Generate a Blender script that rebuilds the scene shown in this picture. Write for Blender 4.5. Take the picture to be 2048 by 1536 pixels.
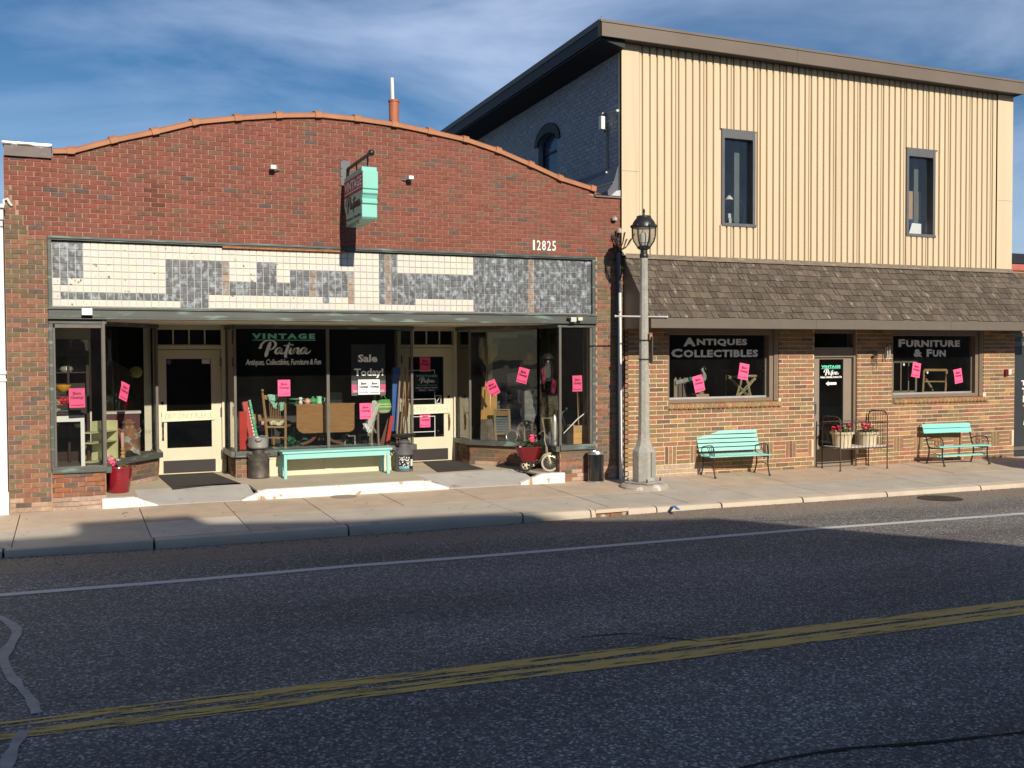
import bpy, bmesh, math, random
from mathutils import Vector, Matrix, noise as mnoise
for _o in list(bpy.data.objects): bpy.data.objects.remove(_o)
random.seed(7)
scene = bpy.context.scene
C = scene.collection
R = math.radians
# ------------------------------------------------------------------ camera
CF, CYAW, CPITCH, CROLL = 2021.79, 0.412986, -0.029438, -0.0045
CPOS = Vector((0.2041, -15.9934, 2.2311))
_fw = Vector((math.sin(CYAW)*math.cos(CPITCH), math.cos(CYAW)*math.cos(CPITCH), math.sin(CPITCH)))
_rt = Vector((math.cos(CYAW), -math.sin(CYAW), 0))
_up = _rt.cross(_fw)
_r2 = math.cos(CROLL)*_rt + math.sin(CROLL)*_up
_u2 = -math.sin(CROLL)*_rt + math.cos(CROLL)*_up
cam = bpy.data.cameras.new('camera')
cam.sensor_width = 36.0
cam.lens = 36.0*CF/2048
cam.clip_start = 0.1
cam.clip_end = 3000
camo = bpy.data.objects.new('camera', cam)
C.objects.link(camo)
camo.matrix_world = Matrix(((_r2.x, _u2.x, -_fw.x, CPOS.x), (_r2.y, _u2.y, -_fw.y, CPOS.y), (_r2.z, _u2.z, -_fw.z, CPOS.z), (0, 0, 0, 1)))
scene.camera = camo
def _ray(px, py): return _fw + _r2*((px-1024)/CF) - _u2*((py-768)/CF)
def F(px, py, Y=0.0):
    "point of the plane y=Y that the photo shows at this pixel (survey of the facade)"
    d = _ray(px, py); return CPOS + d*((Y-CPOS.y)/d.y)
def G(px, py, z=0.0):
    d = _ray(px, py); return CPOS + d*((z-CPOS.z)/d.z)
# ------------------------------------------------------------------ sun, sky
SUN_EL, SUN_DX = R(26.6), -0.03
world = bpy.data.worlds.new('World'); scene.world = world; world.use_nodes = True
_n = world.node_tree.nodes; _l = world.node_tree.links; _n.clear()
sky = _n.new('ShaderNodeTexSky'); sky.sky_type = 'NISHITA'; sky.sun_disc = False
sky.sun_elevation = SUN_EL; sky.sun_rotation = R(180-1.7)
sky.altitude = 300; sky.air_density = 1.0; sky.dust_density = 0.05; sky.ozone_density = 4.0
hs = _n.new('ShaderNodeHueSaturation'); hs.inputs['Saturation'].default_value = 1.18
gm = _n.new('ShaderNodeMix'); gm.data_type = 'RGBA'; gm.blend_type = 'MIX'
tc = _n.new('ShaderNodeTexCoord'); mp = _n.new('ShaderNodeMapping')
mp.inputs['Rotation'].default_value = (R(12), R(-24), R(35)); mp.inputs['Scale'].default_value = (1.0, 1.9, 3.4)
nz = _n.new('ShaderNodeTexNoise'); nz.inputs['Scale'].default_value = 1.7; nz.inputs['Detail'].default_value = 7; nz.inputs['Roughness'].default_value = 0.56; nz.inputs['Distortion'].default_value = 0.55
nz2 = _n.new('ShaderNodeTexNoise'); nz2.inputs['Scale'].default_value = 1.5; nz2.inputs['Detail'].default_value = 3
mr = _n.new('ShaderNodeMapRange'); mr.inputs['From Min'].default_value = 0.40; mr.inputs['From Max'].default_value = 0.80
mr2 = _n.new('ShaderNodeMapRange'); mr2.inputs['From Min'].default_value = 0.36; mr2.inputs['From Max'].default_value = 0.60
mm = _n.new('ShaderNodeMath'); mm.operation = 'MULTIPLY'
mk = _n.new('ShaderNodeMath'); mk.operation = 'MULTIPLY'; mk.inputs[1].default_value = 0.62
bg = _n.new('ShaderNodeBackground'); out = _n.new('ShaderNodeOutputWorld')
_l.new(tc.outputs['Generated'], mp.inputs['Vector']); _l.new(mp.outputs[0], nz.inputs['Vector']); _l.new(tc.outputs['Generated'], nz2.inputs['Vector'])
_l.new(nz.outputs['Fac'], mr.inputs['Value']); _l.new(nz2.outputs['Fac'], mr2.inputs['Value'])
_l.new(mr.outputs[0], mm.inputs[0]); _l.new(mr2.outputs[0], mm.inputs[1]); _l.new(mm.outputs[0], mk.inputs[0])
_l.new(sky.outputs[0], hs.inputs['Color']); _l.new(hs.outputs[0], gm.inputs[6]); _l.new(mk.outputs[0], gm.inputs[0])
gm.inputs[7].default_value = (13, 14.6, 18.5, 1)
_l.new(gm.outputs[2], bg.inputs['Color']); bg.inputs['Strength'].default_value = 0.074
_l.new(bg.outputs[0], out.inputs['Surface'])
sun = bpy.data.lights.new('sun', 'SUN'); sun.energy = 5.0; sun.angle = R(0.53); sun.color = (1.0, 0.89, 0.74)
suno = bpy.data.objects.new('sun', sun); C.objects.link(suno); suno.location = (5, -40, 30)
_sd = Vector((SUN_DX, 1, -math.tan(SUN_EL))).normalized()
suno.rotation_euler = _sd.to_track_quat('-Z', 'Y').to_euler()
scene.view_settings.view_transform = 'Standard'; scene.view_settings.look = 'None'
scene.view_settings.exposure = 0.0; scene.view_settings.gamma = 1.0; scene.view_settings.use_curve_mapping = False
scene.render.engine = 'CYCLES'
cy = scene.cycles
cy.use_denoising = True; cy.max_bounces = 8; cy.diffuse_bounces = 3; cy.glossy_bounces = 4; cy.transmission_bounces = 4; cy.transparent_max_bounces = 24
cy.caustics_reflective = False; cy.caustics_refractive = False; cy.sample_clamp_indirect = 6
# ------------------------------------------------------------------ materials
MATS = {}
def mat(name, col, rough=0.6, metal=0.0, var=0.12, scale=5.0, bump=0.0, bscale=40.0, col2=None, thr=(0.55, 0.65), s2=8.0, source=None, spec=0.5, stretch=None, coat=0.0):
    if name in MATS: return MATS[name]
    m = bpy.data.materials.new(name); m.use_nodes = True; nt = m.node_tree; N = nt.nodes; L = nt.links
    b = N['Principled BSDF']; b.inputs['Roughness'].default_value = rough; b.inputs['Metallic'].default_value = metal
    b.inputs['Specular IOR Level'].default_value = spec
    if coat: b.inputs['Coat Weight'].default_value = coat; b.inputs['Coat Roughness'].default_value = 0.08
    t = N.new('ShaderNodeTexCoord'); vec = t.outputs['Object']
    if source == 'object':      # every copy takes its grain from its own place
        ol = N.new('ShaderNodeObjectInfo'); va = N.new('ShaderNodeVectorMath'); va.operation = 'ADD'; L.new(vec, va.inputs[0]); L.new(ol.outputs['Location'], va.inputs[1]); vec = va.outputs[0]
    if stretch:
        mpn = N.new('ShaderNodeMapping'); mpn.inputs['Scale'].default_value = stretch; L.new(vec, mpn.inputs['Vector']); vec = mpn.outputs[0]
    n1 = N.new('ShaderNodeTexNoise'); n1.inputs['Scale'].default_value = scale; n1.inputs['Detail'].default_value = 5; L.new(vec, n1.inputs['Vector'])
    if source == 'object':
        oi = N.new('ShaderNodeObjectInfo'); base = oi.outputs['Color']
    elif source == 'attr':
        at = N.new('ShaderNodeAttribute'); at.attribute_name = 'bcol'; base = at.outputs['Color']
    else:
        rg = N.new('ShaderNodeRGB'); rg.outputs[0].default_value = (*col, 1); base = rg.outputs[0]
    if col2 is not None:
        n2 = N.new('ShaderNodeTexNoise'); n2.inputs['Scale'].default_value = s2; n2.inputs['Detail'].default_value = 6; L.new(vec, n2.inputs['Vector'])
        r2 = N.new('ShaderNodeMapRange'); r2.inputs['From Min'].default_value = thr[0]; r2.inputs['From Max'].default_value = thr[1]; L.new(n2.outputs['Fac'], r2.inputs['Value'])
        mx = N.new('ShaderNodeMix'); mx.data_type = 'RGBA'; L.new(r2.outputs[0], mx.inputs[0]); L.new(base, mx.inputs[6]); mx.inputs[7].default_value = (*col2, 1); base = mx.outputs[2]
    r1 = N.new('ShaderNodeMapRange'); r1.inputs['From Min'].default_value = 0.25; r1.inputs['From Max'].default_value = 0.75
    r1.inputs['To Min'].default_value = 1-var; r1.inputs['To Max'].default_value = 1+var; L.new(n1.outputs['Fac'], r1.inputs['Value'])
    ml = N.new('ShaderNodeVectorMath'); ml.operation = 'SCALE'; L.new(base, ml.inputs[0]); L.new(r1.outputs[0], ml.inputs['Scale'])
    L.new(ml.outputs[0], b.inputs['Base Color'])
    if bump:
        n3 = N.new('ShaderNodeTexNoise'); n3.inputs['Scale'].default_value = bscale; n3.inputs['Detail'].default_value = 4; L.new(vec, n3.inputs['Vector'])
        bp = N.new('ShaderNodeBump'); bp.inputs['Strength'].default_value = bump; bp.inputs['Distance'].default_value = 0.01
        L.new(n3.outputs['Fac'], bp.inputs['Height']); L.new(bp.outputs[0], b.inputs['Normal'])
    MATS[name] = m
    return m
def glass(name, tint=(0.93, 0.95, 0.94), refl=1.0, dirt=0.005):
    m = bpy.data.materials.new(name); m.use_nodes = True; nt = m.node_tree; N = nt.nodes; L = nt.links; N.clear()
    o = N.new('ShaderNodeOutputMaterial'); tr = N.new('ShaderNodeBsdfTransparent'); tr.inputs[0].default_value = (*tint, 1)
    gl = N.new('ShaderNodeBsdfGlossy'); gl.inputs['Roughness'].default_value = 0.0; gl.inputs[0].default_value = (1, 1, 1, 1)
    df = N.new('ShaderNodeBsdfDiffuse'); df.inputs[0].default_value = (0.5, 0.5, 0.48, 1)
    ge = N.new('ShaderNodeNewGeometry'); dt = N.new('ShaderNodeVectorMath'); dt.operation = 'DOT_PRODUCT'; L.new(ge.outputs['Normal'], dt.inputs[0]); L.new(ge.outputs['Incoming'], dt.inputs[1])
    def mth(op, a, b):
        q = N.new('ShaderNodeMath'); q.operation = op
        for i, x in enumerate((a, b)):
            if x is None: continue
            if isinstance(x, (int, float)): q.inputs[i].default_value = x
            else: L.new(x, q.inputs[i])
        return q.outputs[0]
    # Schlick: the same from both faces of the pane
    sch = mth('MULTIPLY_ADD', mth('POWER', mth('SUBTRACT', 1.0, mth('ABSOLUTE', dt.outputs['Value'], None)), 5.0), .96*refl); sch.node.inputs[2].default_value = .042*refl
    mu = N.new('ShaderNodeMath'); mu.operation = 'MINIMUM'; mu.inputs[1].default_value = 1.0; L.new(sch, mu.inputs[0])
    t = N.new('ShaderNodeTexCoord'); nn = N.new('ShaderNodeTexNoise'); nn.inputs['Scale'].default_value = 3; nn.inputs['Detail'].default_value = 6; L.new(t.outputs['Object'], nn.inputs['Vector'])
    nm = N.new('ShaderNodeMath'); nm.operation = 'MULTIPLY'; nm.inputs[1].default_value = dirt*2; L.new(nn.outputs['Fac'], nm.inputs[0])
    # old plate glass is never quite flat
    nb = N.new('ShaderNodeTexNoise'); nb.inputs['Scale'].default_value = 1.6; L.new(t.outputs['Object'], nb.inputs['Vector'])
    bp = N.new('ShaderNodeBump'); bp.inputs['Strength'].default_value = 0.25; bp.inputs['Distance'].default_value = 0.012; L.new(nb.outputs['Fac'], bp.inputs['Height']); L.new(bp.outputs[0], gl.inputs['Normal'])
    m1 = N.new('ShaderNodeMixShader'); L.new(nm.outputs[0], m1.inputs[0]); L.new(tr.outputs[0], m1.inputs[1]); L.new(df.outputs[0], m1.inputs[2])
    m2 = N.new('ShaderNodeMixShader'); L.new(mu.outputs[0], m2.inputs[0]); L.new(m1.outputs[0], m2.inputs[1]); L.new(gl.outputs[0], m2.inputs[2])
    L.new(m2.outputs[0], o.inputs['Surface']); return m
# ------------------------------------------------------------------ mesh helpers
class MB:
    def __init__(s): s.v = []; s.f = []; s.mi = []; s.c = []
    def add(s, vs, fs, mi=0, col=None):
        k = len(s.v); s.v += [tuple(v) for v in vs]; s.f += [tuple(i+k for i in f) for f in fs]; s.mi += [mi]*len(fs); s.c += [col]*len(fs); return s
    def box(s, x0, x1, y0, y1, z0, z1, mi=0, M=None, col=None):
        vs = [Vector((x, y, z)) for z in (z0, z1) for y in (y0, y1) for x in (x0, x1)]
        if M is not None: vs = [M @ v for v in vs]
        return s.add(vs, [(0, 2, 3, 1), (4, 5, 7, 6), (0, 1, 5, 4), (2, 6, 7, 3), (0, 4, 6, 2), (1, 3, 7, 5)], mi, col)
    def bar(s, a, b, w, h, mi=0, up=(0, 0, 1)):
        a = Vector(a); b = Vector(b); d = (b-a); L = d.length; d.normalize(); u = Vector(up)
        if abs(d.dot(u)) > 0.98: u = Vector((0, 1, 0))
        sd = d.cross(u).normalized(); u = sd.cross(d)
        M = Matrix(((sd.x, d.x, u.x, a.x), (sd.y, d.y, u.y, a.y), (sd.z, d.z, u.z, a.z), (0, 0, 0, 1)))
        return s.box(-w/2, w/2, 0, L, -h/2, h/2, mi, M)
    def tube(s, pts, r, n=8, mi=0, closed=False):
        pts = [Vector(p) for p in pts]; k = len(pts); rr = r if isinstance(r, (list, tuple)) else [r]*k
        vs = []; fs = []; pu = None
        for i, p in enumerate(pts):
            if closed: d = pts[(i+1) % k]-pts[i-1]
            else: d = pts[min(i+1, k-1)]-pts[max(i-1, 0)]
            d.normalize(); u = pu if pu is not None else (Vector((0, 0, 1)) if abs(d.z) < 0.9 else Vector((0, 1, 0)))
            sd = d.cross(u)
            if sd.length < 1e-4: sd = d.cross(Vector((1, 0.3, 0)))
            sd.normalize(); u = sd.cross(d).normalized(); pu = u
            for j in range(n):
                a = 2*math.pi*j/n; vs.append(p+(sd*math.cos(a)+u*math.sin(a))*rr[i])
        m = k if closed else k-1
        for i in range(m):
            i2 = (i+1) % k
            for j in range(n): fs.append((i*n+j, i*n+(j+1) % n, i2*n+(j+1) % n, i2*n+j))
        if not closed: fs.append(tuple(range(n-1, -1, -1))); fs.append(tuple((k-1)*n+j for j in range(n)))
        return s.add(vs, fs, mi)
    def lathe(s, prof, n=20, c=(0, 0, 0), mi=0, M=None, ph=0.0, closed=True):
        vs = []; fs = []; c = Vector(c)
        for r, z in prof:
            for j in range(n):
                a = 2*math.pi*j/n+ph; v = Vector((r*math.cos(a), r*math.sin(a), z))
                vs.append((M @ v if M is not None else v)+c)
        for i in range(len(prof)-1):
            for j in range(n): fs.append((i*n+j, i*n+(j+1) % n, (i+1)*n+(j+1) % n, (i+1)*n+j))
        if closed: fs.append(tuple(range(n-1, -1, -1))); fs.append(tuple((len(prof)-1)*n+j for j in range(n)))
        return s.add(vs, fs, mi)
    def prism(s, poly, d0, d1, ax='y', mi=0, M=None):
        "extrude a 2-D outline; ax y: poly is (x,z); ax x: poly is (y,z); ax z: poly is (x,y)"
        def P(a, b, d):
            v = Vector((a, d, b)) if ax == 'y' else (Vector((d, a, b)) if ax == 'x' else Vector((a, b, d)))
            return M @ v if M is not None else v
        n = len(poly); vs = [P(a, b, d0) for a, b in poly]+[P(a, b, d1) for a, b in poly]
        fs = [tuple(range(n)), tuple(range(2*n-1, n-1, -1))]+[(i, i+n, (i+1) % n+n, (i+1) % n) for i in range(n)]
        return s.add(vs, fs, mi)
    def ball(s, c, r, n=10, sq=(1, 1, 1), mi=0):
        k = max(4, n//2); prof = [(max(1e-4, r*math.sin(math.pi*i/k)), -r*math.cos(math.pi*i/k)) for i in range(k+1)]
        return s.lathe(prof, n, c, mi, Matrix.Diagonal((sq[0], sq[1], sq[2], 1)).to_3x3())
    def build(s, name, mats, parent=None, smooth=False, loc=None, rz=None, bevel=0, fix=True, col=None, rot=None):
        me = bpy.data.meshes.new(name); me.from_pydata(s.v, [], s.f)
        for m in (mats if isinstance(mats, (list, tuple)) else [mats]): me.materials.append(m)
        if any(s.mi): me.polygons.foreach_set('material_index', s.mi)
        if any(c is not None for c in s.c):
            at = me.attributes.new('bcol', 'FLOAT_COLOR', 'FACE'); fl = []
            for c in s.c: fl += [*(c or (0.3, 0.3, 0.3)), 1.0]
            at.data.foreach_set('color', fl)
        if fix:
            bm = bmesh.new(); bm.from_mesh(me); bmesh.ops.recalc_face_normals(bm, faces=bm.faces); bm.to_mesh(me); bm.free()
        if smooth: me.shade_smooth(); me.set_sharp_from_angle(angle=0.6)
        me.update()
        return put(name, me, parent, loc, rz, bevel, col, rot)
def islands(mb, name, mats, parent=None, **k):
    "one object per connected piece"
    par = list(range(len(mb.v)))
    def fd(i):
        while par[i] != i: par[i] = par[par[i]]; i = par[i]
        return i
    for f in mb.f:
        for i in f[1:]: par[fd(i)] = fd(f[0])
    gr = {}
    for f in mb.f: gr.setdefault(fd(f[0]), []).append(f)
    for fs in gr.values():
        ix = sorted({i for f in fs for i in f}); mp_ = {a: b for b, a in enumerate(ix)}
        MB().add([mb.v[i] for i in ix], [tuple(mp_[i] for i in f) for f in fs]).build(name, mats, parent, **k)
def put(name, me, parent=None, loc=None, rz=None, bevel=0, col=None, rot=None):
    o = bpy.data.objects.new(name, me); C.objects.link(o)
    if parent: o.parent = parent
    if loc is not None: o.location = loc
    if rz: o.rotation_euler = (0, 0, rz)
    if rot: o.rotation_euler = rot
    if col: o.color = (*col, 1)
    if bevel:
        md = o.modifiers.new('Bevel', 'BEVEL'); md.width = bevel; md.segments = 2; md.limit_method = 'ANGLE'
    return o
def tag(o, label, cat, group=None):
    o['label'] = label; o['category'] = cat
    if group: o['group'] = group
    return o
def struct(o): o['kind'] = 'structure'; return o
def stuff(o): o['kind'] = 'stuff'; return o
def thing(name, label, cat, loc=(0, 0, 0), rz=0.0, group=None):
    o = bpy.data.objects.new(name, None); C.objects.link(o); o.location = loc; o.rotation_euler = (0, 0, rz); o.empty_display_size = 0.1
    return tag(o, label, cat, group)
def copy_tree(o, parent=None, loc=None, label=None, rz=None):
    c = o.copy(); C.objects.link(c)
    if parent: c.parent = parent
    if loc is not None: c.location = loc
    if rz is not None: c.rotation_euler = (0, 0, rz)
    if label: c['label'] = label
    for ch in list(o.children): copy_tree(ch, c)
    return c
def arc(cx, cz, r, a0, a1, n, y=0.0, ry=None):
    return [(cx+r*math.cos(a0+(a1-a0)*i/n), y, cz+(ry or r)*math.sin(a0+(a1-a0)*i/n)) for i in range(n+1)]
def crom(pts, k=6):
    P = [Vector(p) for p in pts]; P = [2*P[0]-P[1]]+P+[2*P[-1]-P[-2]]; o = []
    for i in range(1, len(P)-2):
        for j in range(k):
            t = j/k; a, b, c, d = P[i-1:i+3]
            o.append(0.5*((2*b)+(c-a)*t+(2*a-5*b+4*c-d)*t*t+(3*b-a-3*c+d)*t**3))
    return o+[P[-2]]
# lettering ---------------------------------------------------------------
_tx = {}
def textmesh(s, bold=0.0, space=1.0):
    k = (s, bold, space)
    if k not in _tx:
        cu = bpy.data.curves.new('t', 'FONT'); cu.body = s; cu.size = 1.0; cu.offset = bold; cu.space_character = space; cu.resolution_u = 2
        ob = bpy.data.objects.new('t', cu); C.objects.link(ob)
        dg = bpy.context.evaluated_depsgraph_get(); me = ob.evaluated_get(dg).to_mesh()
        vs = [v.co.copy() for v in me.vertices]; fs = [tuple(p.vertices) for p in me.polygons]
        ob.evaluated_get(dg).to_mesh_clear(); bpy.data.objects.remove(ob); bpy.data.curves.remove(cu)
        x0 = min(v.x for v in vs); x1 = max(v.x for v in vs); y0 = min(v.y for v in vs); y1 = max(v.y for v in vs)
        _tx[k] = ([Vector((v.x-x0, v.y-y0, 0)) for v in vs], fs, x1-x0, y1-y0)
    return _tx[k]
def put_text(mb, s, x0, x1, z0, z1, y=0.0, bold=0.0, space=1.0, shear=0.0, mi=0, slope=0.0):
    "fit a line of text into the box x0..x1, z0..z1 of the plane y"
    vs, fs, w, h = textmesh(s, bold, space); a = (x1-x0)/w; b = (z1-z0)/h
    mb.add([(x0+v.x*a+v.y*b*shear, y, z0+v.y*b+slope*v.x*a) for v in vs], fs, mi)
_PAT = [([(-.55, 1.15), (-.42, 1.0), (-.3, 1.1), (-.2, 1.55), (.25, 2.1), (.95, 2.28), (1.5, 1.95), (1.55, 1.45), (1.2, .95), (.75, .8), (.6, .92)], 1), ([(.95, 2.05), (.7, 1.2), (.45, .3), (.3, -.35)], 1.5),
        ([(2.3, 1.0), (2.05, 1.12), (1.7, .85), (1.55, .4), (1.7, .15), (2.0, .35), (2.3, .95), (2.2, .4), (2.3, .15), (2.6, .3), (2.8, .6)], 1), ([(3.35, 1.95), (3.1, 1.2), (2.85, .3), (2.8, -.3), (3.0, -.45)], 1.2), ([(2.55, 1.5), (2.8, 1.42), (3.2, 1.55), (3.6, 1.62), (3.85, 1.55)], .9),
        ([(3.55, 1.1), (3.35, .5), (3.4, .15), (3.65, .2), (3.95, .6)], 1.1), ([(4.0, 1.05), (3.85, .5), (3.75, .12)], 1.1), ([(3.85, .55), (4.1, .95), (4.4, 1.08), (4.42, .7), (4.32, .3), (4.5, .12), (4.8, .4)], 1),
        ([(5.45, 1.0), (5.2, 1.12), (4.85, .85), (4.7, .4), (4.85, .15), (5.15, .35), (5.45, .95), (5.35, .4), (5.45, .15), (5.75, .3), (6.0, .65)], 1), ([(3.62, 1.42), (3.7, 1.52), (3.78, 1.46)], 1.3)]
def put_patina(mb, x0, x1, z0, z1, y=0.0, mi=0, wt=0.095):
    "brush-script shop name, drawn stroke by stroke"
    ax = (x1-x0)/6.55; az = (z1-z0)/2.75
    for st, k in _PAT:
        P = crom([(a, b, 0) for a, b in st], 5); vs = []; fs = []
        for i, p in enumerate(P):
            d = P[min(i+1, len(P)-1)]-P[max(i-1, 0)]; d.normalize(); nrm = Vector((-d.y, d.x, 0))
            w = wt*k*(0.75+0.75*abs(d.y)**2); e = i/(len(P)-1); w *= min(1, 0.35+4*e, 0.35+4*(1-e))
            for sg in (-1, 1):
                q = p+nrm*w*sg; vs.append((x0+(q.x+.55)*ax, y, z0+(q.y+.45)*az))
        for i in range(len(P)-1): fs.append((2*i, 2*i+1, 2*i+3, 2*i+2))
        mb.add(vs, fs, mi)
KT = [(-90, .0), (-.5, -.05), (6.3, -.066), (7.6, -.10), (9.2, -.13), (14, -.165), (20, -.2), (130, -.7)]      # kerb top
GT = [(-90, -.10), (-.5, -.135), (1.4, -.17), (4.6, -.197), (9.2, -.20), (11.5, -.225), (15.2, -.255), (20, -.29), (130, -.9)]   # gutter
def lerp(T, x):
    for (a, p), (b, q) in zip(T, T[1:]):
        if x <= b: return p+(q-p)*(x-a)/(b-a)
    return T[-1][1]
def gz(x, y=0.0):
    "height of the pavement: it falls a little to the east and to the kerb"
    w = -0.0045*x; return w+(lerp(KT, x)-w)*min(1.0, max(0.0, -y/2.78))
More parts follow.
